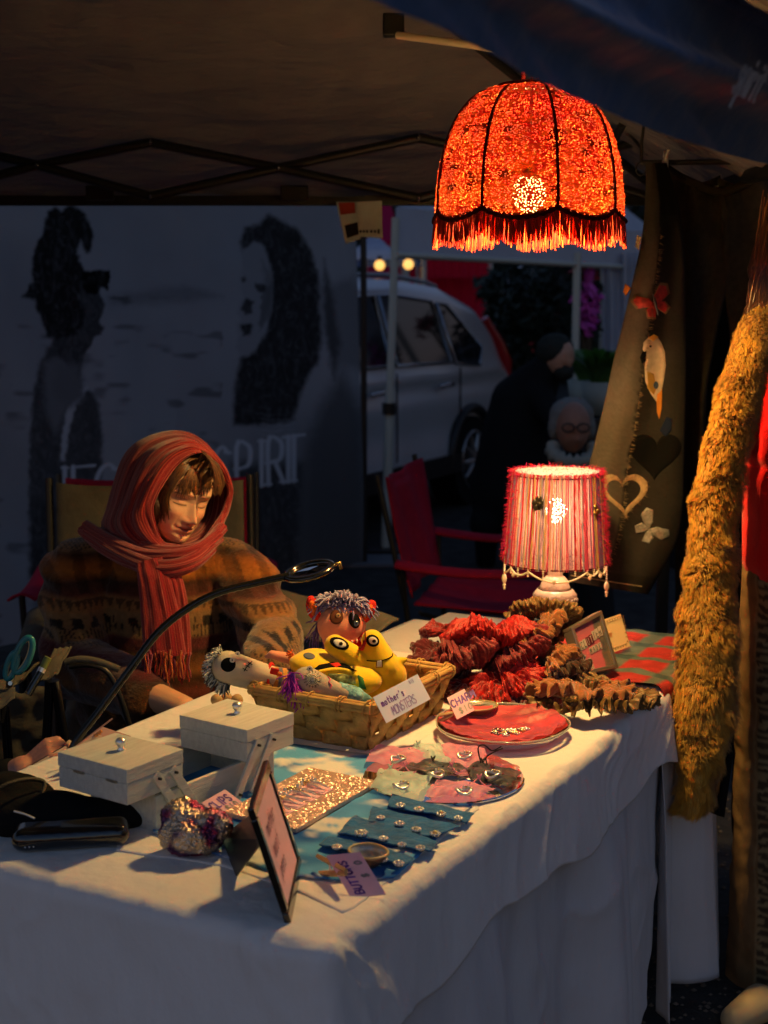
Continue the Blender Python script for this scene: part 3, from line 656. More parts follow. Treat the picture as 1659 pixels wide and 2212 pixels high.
# ---- people in the background
def simple_head(c, s, yaw, pitch, skin, n=40):
    """head mesh with face relief; face towards -Y before rotation"""
    m = MB(); rot = Euler((pitch, 0, yaw), 'XYZ').to_matrix()
    def fn(a, b):
        th = 2*PI*a; ph = PI*(.0005+.999*b); d_ = V((math.sin(th)*math.sin(ph), -math.cos(th)*math.sin(ph), math.cos(ph)))
        jaw = 1-.28*max(0, -d_.z)**1.3
        p = V((d_.x*.074*jaw, d_.y*.092*(1-.12*max(0, -d_.z)), d_.z*.115))
        if d_.y < 0:
            x, z = p.x, p.z; G = lambda cx, cz, sx, sz: math.exp(-((x-cx)/sx)**2-((z-cz)/sz)**2)
            p.y -= .020*G(0, -.022, .010, .016)+.011*G(0, .0, .008, .02)-.009*(G(-.028, .004, .016, .010)+G(.028, .004, .016, .010))+.005*G(0, .022, .04, .010)+.006*G(0, -.055, .022, .007)+.008*G(0, -.088, .022, .014)+.004*(G(-.038, -.03, .02, .02)+G(.038, -.03, .02, .02))
        return V(c)+rot @ (p*s)
    m.grid(fn, n, n, cu=True); return m
m_coat = mat('black_coat', (.010, .011, .012), .85, bump=(30, .004)); m_skin = mat('skin', (.50, .27, .17), .5, nv=(30, .06)); m_skin_d = mat('skin_far', (.34, .17, .11), .6, nv=(30, .08))
m_hair_g = mat('grey_hair', (.22, .22, .20), .8, bump=(150, .004)); m_hair_b = mat('dark_hair', (.02, .014, .01), .6, bump=(150, .003))
pr = thing('person', 'person in a dark coat bending forward between the car and the green plants', 'person', W(1130, 1130, z=0))
Yd = 8.2
bl = blob([('c', W(1100, 1060, Y=Yd), W(1130, 880, Y=Yd), .24, .20), ('c', W(1130, 870, Y=Yd), W(1178, 800, Y=Yd-.1), .19, .10), ('c', W(1160, 850, Y=Yd-.15), W(1215, 930, Y=Yd-.35), .085, .065), ('c', W(1215, 930, Y=Yd-.35), W(1250, 900, Y=Yd-.55), .06, .04),
   ('c', W(1090, 1060, Y=Yd), W(1050, 1130, Y=Yd-.1), .15, .10), ('c', W(1140, 1060, Y=Yd), W(1150, 1160, Y=Yd-.2), .14, .10), ('c', W(1050, 1130, Y=Yd-.1), W(1050, 1215, Y=Yd), .08, .06), ('c', W(1150, 1160, Y=Yd-.2), W(1145, 1225, Y=Yd-.1), .08, .06)], .02, 5)
obj('coat_and_body', bl, m_coat, pr)
hc = W(1205, 775, Y=Yd-.15); hd = simple_head(hc, 1.05, R(40), R(25), 0); h_ = obj('head', hd, m_skin, pr)
hh = blob([('e', hc+V((-.015, .02, .050)), (.108, .112, .095)), ('e', hc+V((-.05, .05, -.01)), (.07, .08, .10)), ('e', hc+V((.03, -.04, -.07)), (.06, .055, .05))], .01, 4); displace(hh, nz(pts(hh), 60, 2, 2)*.006); obj('hair', hh, mat('khaki_cap', (.03, .035, .03), .9), pr)
pr = thing('person', 'elderly person with grey hair, glasses and pale scarf next to the jeans', 'person', W(1240, 1130, z=0))
Yd = 6.8; hc = W(1237, 925, Y=Yd)
bl = blob([('c', W(1240, 1240, Y=Yd+.1), W(1245, 1080, Y=Yd+.05), .20, .19), ('c', W(1195, 1060, Y=Yd+.05), W(1165, 1200, Y=Yd), .09, .07), ('c', W(1290, 1060, Y=Yd+.05), W(1310, 1200, Y=Yd), .09, .07), ('c', W(1245, 1060, Y=Yd+.04), W(1240, 990, Y=Yd), .09, .06), ('c', W(1200, 1240, Y=Yd), W(1190, 1340, Y=Yd-.2), .10, .09), ('c', W(1280, 1240, Y=Yd), W(1290, 1340, Y=Yd-.2), .10, .09)], .018, 5)
obj('coat_and_body', bl, m_coat, pr); h_ = obj('head', simple_head(hc, 1.12, R(8), R(14), 0), m_skin_d, pr)
hh = blob([('e', hc+V((0, .045, .055)), (.108, .095, .092)), ('e', hc+V((-.085, .03, 0)), (.03, .05, .06)), ('e', hc+V((.085, .03, 0)), (.03, .05, .06))], .009, 3); displace(hh, nz(pts(hh), 70, 3, 2)*.006); obj('hair', hh, m_hair_g, pr)
sc_ = MB().tube([hc+V((.10*math.cos(a), -.03-.085*math.sin(a), -.105-.045*math.sin(a))) for a in np.linspace(-.4, PI+.4, 20)], [.03+.012*math.sin(3*k) for k in range(20)], 10); obj('scarf', sc_, mat('pale_scarf', (.36, .36, .30), .9, bump=(90, .004)), pr)
gl = MB()
for sx in (-1, 1): gl.tube([hc+V((sx*.036+.028*math.cos(a), -.112, .012+.020*math.sin(a))) for a in np.linspace(0, 2*PI, 17)[:-1]], .004, 6, closed=True)
gl.tube([hc+V((-.01, -.115, .014)), hc+V((.01, -.115, .014))], .003, 6); obj('glasses', gl, m_black, h_)

# ---- camping chairs
def camp_chair(label, loc, rz, mt, w=.84, back=.88, seat=.42, arm=.62, tilt=.16):
    t_ = thing('camping_chair', label, 'chair', (0, 0, 0)); h = w/2   # faces -Y
    L = lambda f, nu=24, nv=24: MB().grid(f, nu, nv)
    obj('back_panel', L(lambda a, b: V(((a-.5)*w*.86, .25+tilt*(b)+.03*math.sin(PI*a)+.01*math.sin(a*14+b*3), seat+.03+(back-seat-.03)*b-.02*math.sin(PI*a)*(b > .9)))), mt, t_, solid=.006, local=True)
    obj('seat', L(lambda a, b: V(((a-.5)*w*.8, -.27+.52*b, seat-.06*math.sin(PI*a)*math.sin(PI*b)-.02*(1-b)+.004*math.sin(a*25)))), mt, t_, solid=.006, local=True)
    for sx in (-1, 1):
        obj('armrest', L(lambda a, b: V((sx*h+(a-.5)*.09, -.30+.60*b, arm-.025*math.sin(PI*b)-.02*(2*a-1)**2)), 8, 20), mt, t_, solid=.008, local=True)
        obj('back_post', MB().tube([(sx*h*.93, .27+tilt+.01, back+.01), (sx*h*.93, .27, seat), (sx*h*.9, .22, .02)], .011, 8), m_black, t_, local=True)
        obj('front_post', MB().tube([(sx*h, -.29, arm), (sx*h*.95, -.26, .02)], .011, 8), m_black, t_, local=True)
        obj('arm_post', MB().tube([(sx*h, .28, arm), (sx*h*.95, .27, seat)], .009, 8), m_black, t_, local=True)
        obj('cross_bar', MB().tube([(sx*h*.95, -.26, .04), (-sx*h*.9, .22, seat-.02)], .009, 8), m_black, t_, local=True)
        obj('cross_bar', MB().tube([(sx*h*.95, -.27, .04), (-sx*h*.95, -.26, seat-.03)], .009, 8), m_black, t_, local=True)
        obj('foot', MB().cyl((sx*h*.95, -.26, 0), (sx*h*.95, -.26, .03), .022), m_black, t_, local=True)
        obj('foot', MB().cyl((sx*h*.9, .22, 0), (sx*h*.9, .22, .03), .022), m_black, t_, local=True)
    t_.location = loc; t_.rotation_euler = (0, 0, rz); return t_
rc = camp_chair('empty red folding camping chair facing right behind the table lamp', (0, 0, 0), 0, m_red_canvas, .78, .90, .42, .60, .10)
rc.location = (W(1062, 1300, Y=5.45).x, 5.45, 0); rc.rotation_euler = (0, 0, R(78))
c2 = dup(rc, (W(330, 1200, Y=4.9).x, 4.85, 0), R(4), 'red camping chair mostly hidden behind the hooded seller')
kc = camp_chair('khaki camping chair with tall padded back that the hooded seller sits in', (W(322, 1300, Y=3.62).x, 3.64, 0), R(8), m_khaki, .60, 1.045, .44, .70, .06)
# ================= PENDANT LAMP =================
def shade_mat(name, k, tr, holes=None, rough=.9, bump=None):
    m = bpy.data.materials.new(name); m.use_nodes = True; N = m.node_tree.nodes; L = m.node_tree.links; b = N['Principled BSDF']; b.inputs['Roughness'].default_value = rough
    a = N.new('ShaderNodeAttribute'); a.attribute_name = 'Col'; L.new(a.outputs[0], b.inputs['Base Color'])
    sc = N.new('ShaderNodeVectorMath'); sc.operation = 'SCALE'; sc.inputs['Scale'].default_value = k; L.new(a.outputs[0], sc.inputs[0])
    t = N.new('ShaderNodeBsdfTranslucent'); L.new(sc.outputs[0], t.inputs[0]); mx = N.new('ShaderNodeMixShader'); mx.inputs[0].default_value = tr
    L.new(b.outputs[0], mx.inputs[1]); L.new(t.outputs[0], mx.inputs[2]); sh = mx.outputs[0]
    if holes:
        tc = N.new('ShaderNodeTexCoord'); v = N.new('ShaderNodeTexVoronoi'); v.inputs['Scale'].default_value = holes[0]; L.new(tc.outputs['Object'], v.inputs['Vector'])
        c = N.new('ShaderNodeMath'); c.operation = 'LESS_THAN'; c.inputs[1].default_value = holes[1]; L.new(v.outputs['Distance'], c.inputs[0])
        tp = N.new('ShaderNodeBsdfTransparent'); m2 = N.new('ShaderNodeMixShader'); L.new(c.outputs[0], m2.inputs[0]); L.new(sh, m2.inputs[1]); L.new(tp.outputs[0], m2.inputs[2]); sh = m2.outputs[0]
    L.new(sh, N['Material Output'].inputs[0]); return m
PX = W(1143, 430, Y=2.75).x; PL = V((PX, 2.75, 1.742))
pd = thing('pendant_lamp', 'glowing orange red crocheted dome lamp with scalloped fringe hanging over the table', 'lamp', (PX, 2.75, 1.71))
zb, zt = 1.711, W(1143, 178, Y=2.69).z; NP = 8
hw = [(0, .1765), (.09, .1765), (.2, .175), (.35, .171), (.48, .165), (.6, .157), (.72, .145), (.82, .130), (.91, .110), (.97, .088), (1, .062)]
def shade_r(h): return float(np.interp(h, [a for a, b in hw], [b for a, b in hw]))
nu_, nv_ = 560, 150; vs = []; cc = []
for i in range(nu_):
    th = 2*PI*i/nu_+R(11); pz = (i/nu_*NP) % 1; dist = abs(pz-.5)*2   # 1 at ribs
    for j in range(nv_):
        h = j/(nv_-1); z0 = zb-.018*(1-dist**2); z = z0+(zt-z0)*h; r = shade_r(h)*(1+.022*(1-dist**2)*(1-.4*h)-.008)
        vs.append((PX+r*math.cos(th), 2.75+r*math.sin(th), z)); cc.append((dist, h, th))
m = MB(); m.gridpts(vs, nu_, nv_, cu=True); me = m.mesh(); P_ = pts(me); cc = np.array(cc)
sp1 = nz(P_, 190, 1, 1); sp2 = nz(P_, 22, 2, 3); rows = np.sin(P_[:, 2]*2*PI/.0062)
displace(me, .0016*sp1+.0009*rows+.002*nz(P_, 60, 6, 2))
k = np.clip(.42+.55*sp2+.40*sp1-.45*cc[:, 1]+.10, 0, 1)[:, None]
col = np.array([.42, .006, .008])*(1-k)+np.array([.90, .12, .012])*k
col = col+np.array([.1, .20, .02])*sst(.55, .8, sp1*.6+.5*nz(P_, 260, 12))[:, None]*(k > .3)
col *= (1-.82*sst(.12, .42, nz(P_*np.array([1, 1, 1.6]), 34, 9, 3)))[:, None]*(.78+.22*sst(-.6, .6, rows))[:, None]
col = np.where((cc[:, 0] > .965)[:, None], col*.12, col); col = np.where((cc[:, 1] < .028)[:, None], col*.15, col); setcol(me, col)
obj('crocheted_shade', me, shade_mat('crochet', .17, .18, (290, .30)), pd)
rib = mat('dark_braid', (.09, .010, .012), .9, bump=(300, .002))
for q in range(NP):
    th = 2*PI*q/NP+R(11); obj('rib', MB().tube([(PX+(shade_r(h)+.001)*math.cos(th), 2.75+(shade_r(h)+.001)*math.sin(th), zb+(zt-zb)*h) for h in np.linspace(0, 1, 20)], .0028, 8), rib, pd)
def rimp(a):
    pz = (a/(2*PI)*NP) % 1; dist = abs(pz-.5)*2; th = a+R(11); r = .1765*(1+.022*(1-dist**2)-.008)+.001; return V((PX+r*math.cos(th), 2.75+r*math.sin(th), zb-.018*(1-dist**2)))
obj('scalloped_trim', MB().tube([rimp(2*PI*k/240) for k in range(240)], [.0045+.0012*math.sin(k*2.1) for k in range(240)], 8, closed=True), rib, pd)
obj('top_ring', MB().tube([(PX+.058*math.cos(a), 2.75+.058*math.sin(a), zt) for a in np.linspace(0, 2*PI, 33)[:-1]], .006, 8, closed=True), rib, pd)
fm = MB(); fc = []
for k in range(900):
    a = 2*PI*k/900+random.uniform(-.004, .004); p = rimp(a); l_ = .046+random.uniform(-.008, .006); o_ = V((math.cos(a+R(11)), math.sin(a+R(11)), 0)); d_ = o_*random.uniform(-.002, .004)+V((-o_.y, o_.x, 0))*random.uniform(-.004, .004)
    n0 = len(fm.v); fm.tube([p, p+d_*.5-V((0, 0, l_*.5)), p+d_-V((0, 0, l_))], [.0011, .0015, .0009], 4, cap=False); c_ = random.choice([(.75, .04, .012), (.9, .10, .02), (.55, .02, .015)]); fc += [c_]*(len(fm.v)-n0)
me = fm.mesh(); setcol(me, np.array(fc)); obj('fringe', me, shade_mat('fringe_yarn', .26, .3), pd, stuff=True)
for dx in (-.012, .012): obj('cord', MB().tube([(PX+dx*1.2, 2.75, zt), (PX+dx, 2.75, 2.06), (PX+dx*.5, 2.75, 2.56)], .004, 6), rib, pd)
obj('crossbar', MB().tube([(PX-.058, 2.75, zt), (PX+.058, 2.75, zt)], .004, 6), m_dark_metal, pd)
obj('lamp_cord', MB().tube([(PX, 2.75, 1.79), (PX+.003, 2.752, 2.0), (PX, 2.75, 2.5)], .003, 6), m_black, pd)
obj('bulb', MB().ell(PL+V((0, 0, .004)), (.032, .032, .036)), mat('hot_bulb', (1, .8, .5), emit=((1, .62, .16), 13)), pd)
obj('socket', MB().cyl(PL+V((0, 0, .025)), PL+V((0, 0, .06)), .016), m_black, pd)
def point(name, loc, e, col, r, parent):
    l = bpy.data.lights.new(name, 'POINT'); l.energy = e; l.color = col; l.shadow_soft_size = r; o = bpy.data.objects.new(name, l); C.objects.link(o); o.parent = parent; o.location = V(loc)-parent.location
point('pendant_light', PL, KEY_POWER, (1, .64, .20), .037, pd)

# ================= TABLE LAMP =================
TY = 3.35; tx_ = W(1200, 1200, Y=TY).x; s_ = TY/3072
tl = thing('table_lamp', 'lit table lamp with pink and red yarn shade on a carved cream base', 'lamp', (tx_, TY, ZT))
m_cream = mat('cream_ceramic', (.62, .50, .36), .35, nv=(60, .08), bump=(55, .004), coat=.3)
zz = lambda y: CAMH+(645-y)*s_
obj('base', MB().lathe([(0, ZT), (.045, ZT), (.046, ZT+.01), (.03, ZT+.02), (.034, zz(1340)), (.047, zz(1325)), (.054, zz(1302)), (.052, zz(1288)), (.044, zz(1279)), (.040, zz(1277))], 40, (tx_, TY, 0)), m_cream, tl)
obj('collar', MB().lathe([(.036, zz(1278)), (.037, zz(1274)), (.035, zz(1270)), (.031, zz(1258)), (.022, zz(1249)), (.017, zz(1246)), (.019, zz(1241)), (.016, zz(1237)), (.0165, zz(1210)), (.013, zz(1208)), (0, zz(1208))], 32, (tx_, TY, 0)), m_cream, tl)
rel = MB()
for k in range(11):
    a = -PI/2+(k-5)*.25; 
    rel.tube([(tx_+(.053+.0015)*math.cos(a+.08*math.cos(u)), TY+(.0545)*math.sin(a+.08*math.cos(u)), zz(1303)+.011*math.sin(u)*(1 if k % 2 else .7)) for u in np.linspace(0, 5.2, 12)], .0018, 6)
obj('carved_scrolls', rel, m_cream, tl)
zs0, zs1 = zz(1216), zz(1017); r0_, r1_ = .119, .102
lr = lambda t: r0_+(r1_-r0_)*t
me = MB().grid(lambda a, b: V((tx_+(lr(b)-.003)*math.cos(2*PI*a), TY+(lr(b)-.003)*math.sin(2*PI*a), zs0+(zs1-zs0)*b)), 64, 10, cu=True).mesh(); P_ = pts(me); setcol(me, np.tile([[.9, .55, .5]], (len(P_), 1)))
obj('shade_liner', me, shade_mat('liner', .33, .55, (330, .34)), tl)
ycols = [(.75, .03, .03), (.85, .10, .22), (.42, .36, .5), (.75, .5, .2), (.32, .12, .35), (.9, .55, .5), (.6, .012, .10)]
yarns = []
for k in range(190):
    th = 2*PI*k/190+random.uniform(-.008, .008); frac = (math.cos(th-R(-5))+1)/2
    c_ = random.choices(ycols, [2.5, 3, 3, 2.2, 1.6, 2.5, 1+3*frac])[0]; r_ = random.choice([.0009, .0012, .0016, .0022]); ym = MB(); ph = random.uniform(0, 6)
    pa = []
    for j in range(16):
        b = j/15; rr = lr(b)+.0015+r_*.4; w = th+.006*math.sin(b*7+ph); pa.append((tx_+rr*math.cos(w), TY+rr*math.sin(w), zs0-.003+(zs1-zs0+.006)*b))
    fl = r_ > .002
    ym.tube(pa, [r_*(1+(.35*math.sin(j*2.6+ph) if fl else 0)) for j in range(16)], 5)
    me = ym.mesh(); setcol(me, np.tile([c_], (len(ym.v), 1))); yarns.append(me)
m_yarn = shade_mat('yarn', .5, .38)
for me in yarns: obj('yarn', me, m_yarn, tl)
fz = MB(); fzc = []
for k in range(2600):
    th = random.gauss(-.02, .33) if random.random() < .62 else random.gauss(PI, .30); b = random.random()
    if random.random() < .25: th = random.uniform(0, 2*PI); b = 1+random.uniform(-.02, .02)
    rr = lr(b)+.002; p = V((tx_+rr*math.cos(th), TY+rr*math.sin(th), zs0+(zs1-zs0)*b)); d_ = V((math.cos(th), math.sin(th), 0))*random.uniform(.002, .010)+V([random.uniform(-.008, .008) for _ in range(3)])
    n0 = len(fz.v); fz.tube([p, p+d_*.5+V((0, 0, .001)), p+d_], [.0006, .0005, .0003], 3, cap=False); fzc += [(.85, .02, .16) if random.random() < .8 else (.8, .05, .03)]*(len(fz.v)-n0)
me = fz.mesh(); setcol(me, np.array(fzc)); obj('eyelash_yarn', me, m_yarn, tl, stuff=True)
for b in (0.0, 1.0): obj('shade_ring', MB().tube([(tx_+(lr(b)+.002)*math.cos(a), TY+(lr(b)+.002)*math.sin(a), zs0+(zs1-zs0)*b-(.006 if b else 0)) for a in np.linspace(0, 2*PI, 49)[:-1]], .0018, 6, closed=True), rib, tl)
m_pearl = mat('pearl', (.75, .62, .42), .3, coat=.6); m_brass = mat('aged_brass', (.35, .24, .08), .35, 1); m_silver = mat('silver', (.92, .90, .86), .30, .75); m_silver_d = mat('dark_silver', (.35, .34, .33), .25, 1)
fl_ = MB(); c0 = V((tx_-.052, TY-.098, zz(1075))); fn_ = V((-.45, -.9, 0))
for k in range(5):
    a = 2*PI*k/5+.3; fl_.ell(c0+V((.010*math.cos(a), 0, .010*math.sin(a))), (.0085, .004, .0085), None, 10, 8)
fl_.ell(c0+V((0, -.004, 0)), .006, None, 10, 8); obj('flower_button', fl_, mat('dark_button', (.06, .05, .03), .3, .5), tl)
fl_ = MB(); c0 = V((tx_+.078, TY-.078, zz(1093)))
for k in range(5): a = 2*PI*k/5; fl_.ell(c0+V((.008*math.cos(a), 0, .008*math.sin(a))), (.007, .004, .007), None, 10, 8)
obj('flower_button', fl_, m_brass, tl)
def bead_drop(th, n, big=True):
    rr = lr(0)+.004; p = V((tx_+rr*math.cos(th), TY+rr*math.sin(th), zs0-.002)); b_ = MB(); z = 0
    for k in range(n): b_.ell(p-V((0, 0, z)), .0026 if k % 2 else .0019, None, 8, 6); z += .0048
    if big:
        b_.ell(p-V((0, 0, z+.009)), (.0062, .0062, .0115), None, 12, 10); z += .022; b_.ell(p-V((0, 0, z+.002)), .004, None, 10, 8); z += .009; b_.ell(p-V((0, 0, z)), (.0028, .0028, .005), None, 8, 6)
    obj('bead_drop', b_, m_pearl, tl)
bead_drop(R(184), 6); bead_drop(R(-14), 9)
def cat(th0, th1, sag, n):
    b_ = MB()
    for k in range(n+1):
        u = k/n; th = th0+(th1-th0)*u; rr = lr(0)+.003; b_.ell((tx_+rr*math.cos(th), TY+rr*math.sin(th), zs0-.006-sag*4*u*(1-u)), .0023, None, 8, 6)
    return b_
for a, b_, sg in ((205, 232, .012), (232, 300, .022), (300, 318, .010), (318, 345, .012), (160, 204, .018), (20, 60, .02), (60, 110, .02), (110, 158, .02)):
    obj('bead_swag', cat(R(a), R(b_), sg, max(6, int((b_-a)*.72))), m_pearl, tl)
for a in (205, 218, 232, 250, 285, 300, 310, 318, 332): bead_drop(R(a), 3+(a % 3), False)
for a in (210, 262, 304, 322):
    th = R(a); rr = lr(0)+.004; obj('pearl_bead', MB().ell((tx_+rr*math.cos(th), TY+rr*math.sin(th), zs0-.020-.006*(a == 262)), (.0042, .0042, .006), None, 10, 8), m_pearl, tl)
TLP = V((tx_, TY, zz(1103)))
obj('bulb', MB().ell(TLP, (.026, .026, .030)), mat('warm_bulb', (1, .9, .7), emit=((1, .72, .40), 60)), tl)
obj('bulb_neck', MB().cyl(TLP-V((0, 0, .028)), V((tx_, TY, zz(1208))), .012), m_brass, tl)
point('lamp_light', TLP, TABLE_LAMP_POWER, (1, .62, .34), .034, tl)

# ================= CARDS =================
m_pinkcard = mat('pink_card', (.82, .50, .60), .8, nv=(60, .04)); m_bluecard = mat('blue_card', (.62, .70, .92), .8); m_purple = mat('purple_ink', (.16, .05, .42), .6); m_greyink = mat('grey_ink', (.38, .36, .36), .6)
m_wood = mat('peg_wood', (.48, .30, .13), .6, nv=(80, .15)); m_lilac = mat('lilac_ink', (.30, .2, .55), .6)
def card(name, label, cat_, cs_, mt, lines, t=.0012):
    """cs_: tl, tr, br, bl world corners; lines: (text, u, v, height, ink, kw)"""
    cs_ = [V(c) for c in cs_]; cs_[0] = cs_[3]+cs_[1]-cs_[2]; c0 = (cs_[0]+cs_[2])/2; low = V((c0.x, c0.y, min(c.z for c in cs_)))
    t_ = thing(name, label, cat_, low); obj('card', MB().slab([cs_[3], cs_[2], cs_[1], cs_[0]], t), mt, t_)
    ex = cs_[2]-cs_[3]; ey = cs_[0]-cs_[3]; L = ex.length; H = ey.length
    inks = {}
    for txt, u, v, h, ink, kw in lines:
        m = inks.setdefault(ink.name, (MB(), ink))[0]; letters(txt, cs_[3]+ex*u+ey*v, ex, ey, h*H, m=m, off=.0005, **kw)
    for m, ink in inks.values(): obj('lettering', m, ink, t_)
    return t_
def peg(label, a, b, side, open_=.012):
    a, b = V(a), V(b); t_ = thing('clothes_peg', label, 'peg', (a+b)/2); ax = (b-a).normalized(); sd = V(side).normalized(); L = (b-a).length
    for s2 in (-1, 1):
        p0 = a+sd*(s2*open_); p1 = b+sd*(s2*.002)
        obj('peg_half', MB().tube([p0, (p0+p1)/2, p1], [.0038, .0048, .0034], 4), m_wood, t_, bevel=.0006)
    obj('spring', MB().tube([(a+b)/2+sd*(.006*math.cos(u))+ax*(.006*math.sin(u))+V((0, 0, .0007*u-.003)) for u in np.linspace(0, 4*PI, 30)], .0009, 5), m_silver, t_)
z0 = ZT+.002
# MONSTERS card leans on the basket
c_ = [W(798, 1503, Y=2.415), W(902, 1456, Y=2.535), W(930, 1510, Y=2.525), W(835, 1562, Y=2.435)]
card('price_card', "blue card reading mother's MONSTERS leaning on the woven basket", 'card', c_, m_bluecard,
     [("mother's", .08, .56, .24, m_purple, dict(gap=.22, wid=.55, lw=.16, jit=.03)), ('MONSTERS', .20, .12, .32, m_lilac, dict(gap=.08, wid=.42, lw=.08, slant=.1, jit=.04)), ('$15', .76, .82, .11, m_lilac, dict(lw=.14))])
c_ = [W(952, 1513, Y=2.615), W(1003, 1488, Y=2.645), W(1025, 1534, Y=2.60), W(987, 1554, Y=2.575)]
card('price_card', 'pink card reading CHARM standing in the shell beside the glass dish', 'card', c_, m_pinkcard, [('CHARM', .06, .50, .30, m_purple, dict(gap=.22, wid=.5, lw=.2)), ('$10', .28, .12, .25, m_greyink, dict(gap=.35, lw=.2))])
c_ = [W(434, 1733, z=z0+.030), W(486, 1705, z=z0+.034), W(532, 1739, z=z0+.008), W(482, 1769, z=z0+.004)]
card('price_card', 'pink card reading CLIPS between the wooden box and the glitter tray', 'card', c_, m_pinkcard, [('CLIPS', .10, .48, .34, m_purple, dict(gap=.22, wid=.5, lw=.2)), ('$10', .42, .12, .28, m_greyink, dict(gap=.35, lw=.2))])
# BUTTONS card, written upside down as the photo shows it: reading direction runs up its left edge
c_ = [W(834, 1932, z=z0+.004), W(756, 1932, z=z0+.004), W(704, 1848, z=z0+.040), W(778, 1840, z=z0+.046)]
q = [c_[1], c_[2], c_[3], c_[0]]   # tl,tr,br,bl in reading frame
card('price_card', 'pink card reading BUTTONS held up by a clothes peg at the near edge', 'card', [c_[1], c_[2], c_[3], c_[0]], m_pinkcard, [('BUTTONS', .08, .55, .24, m_purple, dict(gap=.2, wid=.5, lw=.2, jit=.03)), ('$20', .42, .15, .20, m_greyink, dict(gap=.5, lw=.25))])
peg('wooden clothes peg gripping the BUTTONS card', W(686, 1868, z=z0+.012), W(748, 1884, z=z0+.030), (0, .3, 1))
peg('wooden clothes peg gripping the CHARM card on the shell', W(948, 1552, Y=2.575), W(978, 1542, Y=2.58), (0, .2, 1), .006)

# ================= SEWING BOX =================
m_greywood = mat('washed_grey_wood', (.60, .62, .57), .6, nv=(16, .10, (1, 9, 5)), bump=(55, .0015, (1, 8, 8)))
WA = R(55)
m_hinge = mat('hinge', (.5, .5, .48), .3, 1)
zL = .862; F1 = W(273, 1663, z=zL); F2 = W(533, 1577, z=zL)
ax = V((math.cos(WA), math.sin(WA), 0)); bx = V((-ax.y, ax.x, 0))
cen = (F1+F2)/2+ax*.06+bx*.07
sb = thing('sewing_box', 'pale grey wooden cantilever sewing box spread open with two lidded trays', 'box', (cen.x, cen.y, ZT), WA)
def obox(o, sa, sb_, z0_, z1_): return MB().box(o+ax*sa/2+bx*sb_/2+V((0, 0, (z0_+z1_)/2-o.z)), (sa, sb_, z1_-z0_), Euler((0, 0, WA)))
for F in (F1, F2):
    tr = obj('tray', obox(F, .120, .146, .807, .8395), m_greywood, sb, bevel=.001)
    ld = obj('lid', obox(F-ax*.0008-bx*.0008, .1216, .1476, .8402, .862), m_greywood, sb, bevel=.001)
    kc_ = F+ax*.062+bx*.074; kc_.z = .862
    obj('knob', MB().lathe([(0, .0), (.006, .0), (.0065, .002), (.004, .004), (.0045, .006), (.008, .010), (.0085, .014), (.006, .0185), (0, .0195)], 20, kc_), m_silver, ld)
for s_ in (.030, .100): obj('hinge', MB().box(F1+bx*s_-ax*.0015+V((0, 0, .8398-F1.z)), (.003, .022, .004), Euler((0, 0, WA))), m_hinge, sb)
B0 = F1+ax*.062+bx*.002; LB = (F2-F1).dot(ax)+.03
for (o_, sa, sb_, z1_) in ((B0, LB, .007, .802), (B0+bx*.136, LB, .007, .802)): obj('base_side', obox(o_, sa, sb_, ZT+.001, z1_), m_greywood, sb, bevel=.001)
for o_ in (B0, B0+ax*(LB-.007)): obj('base_end', obox(o_+bx*.0072, .007, .1286, ZT+.001, .802), m_greywood, sb, bevel=.001)
obj('base_floor', obox(B0+ax*.0072+bx*.0072, LB-.0144, .1286, ZT+.001, ZT+.006), mat('blue_tie_dye_lining', (.2, .4, .5), .8), sb)
for F, sg in ((F1, 1), (F2, -1)):
    for k, da in enumerate((.062, .098) if sg > 0 else (.022, .060)):
        p0 = F+ax*da-bx*.005; p0.z = .832; p1 = p0+ax*(.048*sg); p1.z = .762
        am = MB(); d_ = (p1-p0).normalized(); w_ = d_.cross(bx).normalized()*.0075
        am.slab([p0-w_-d_*.008, p1-w_+d_*.008, p1+w_+d_*.008, p0+w_-d_*.008], .0045); ao = obj('arm', am, m_greywood, sb, bevel=.001)
        for p in (p0, p1): obj('screw', MB().cyl(p-bx*.0052, p+bx*.002, .0022, n=10), m_dark_metal, ao)
yw = MB(); yc = B0+ax*.10+bx*.10; 
for k in range(14):
    ph = random.uniform(0, 6); yw.tube([yc+V((.035*math.cos(u*1.3+ph)+random.uniform(-.006, .006), .03*math.sin(u*1.7+ph), .026+.012*math.sin(u*2.1+ph)+ZT-yc.z)) for u in np.linspace(0, 6, 26)], .0022, 5)
tag(obj('yarn_tangle', yw, mat('charcoal_yarn', (.05, .05, .055), .9)), 'tangle of charcoal yarn heaped inside the open sewing box', 'yarn')

# ================= CLOTHS ON THE TABLE =================
def flat_poly(name, poly, z, mt, n=60, wob=.0006, edge=0, seed=1):
    P = [W(x, y, z=z) for x, y in poly]; 
    # grid fill clipped to polygon: fan with many rings
    c = sum(P, V())/len(P); B = []
    for i in range(len(P)):
        a, b = P[i], P[(i+1) % len(P)]; k = max(2, int((b-a).length/.006))
        for j in range(k): B.append(a.lerp(b, j/k)+V((n1(len(B)*.45, seed), n1(len(B)*.45, seed+4), 0))*edge)
    K = 26; vs = [c]; fs = []; nb = len(B)
    for k in range(1, K+1):
        for p in B: vs.append(c.lerp(p, k/K))
    for j in range(nb): fs.append((0, 1+j, 1+(j+1) % nb))
    for k in range(K-1):
        for j in range(nb): a = 1+k*nb+j; b = 1+k*nb+(j+1) % nb; fs.append((a, a+nb, b+nb, b))
    m = MB(); m.add(vs, fs, True); me = m.mesh(); Q = pts(me); Q[:, 2] += wob*(1+nz(Q, 25, seed, 3)*1.5); setpts(me, Q); return me
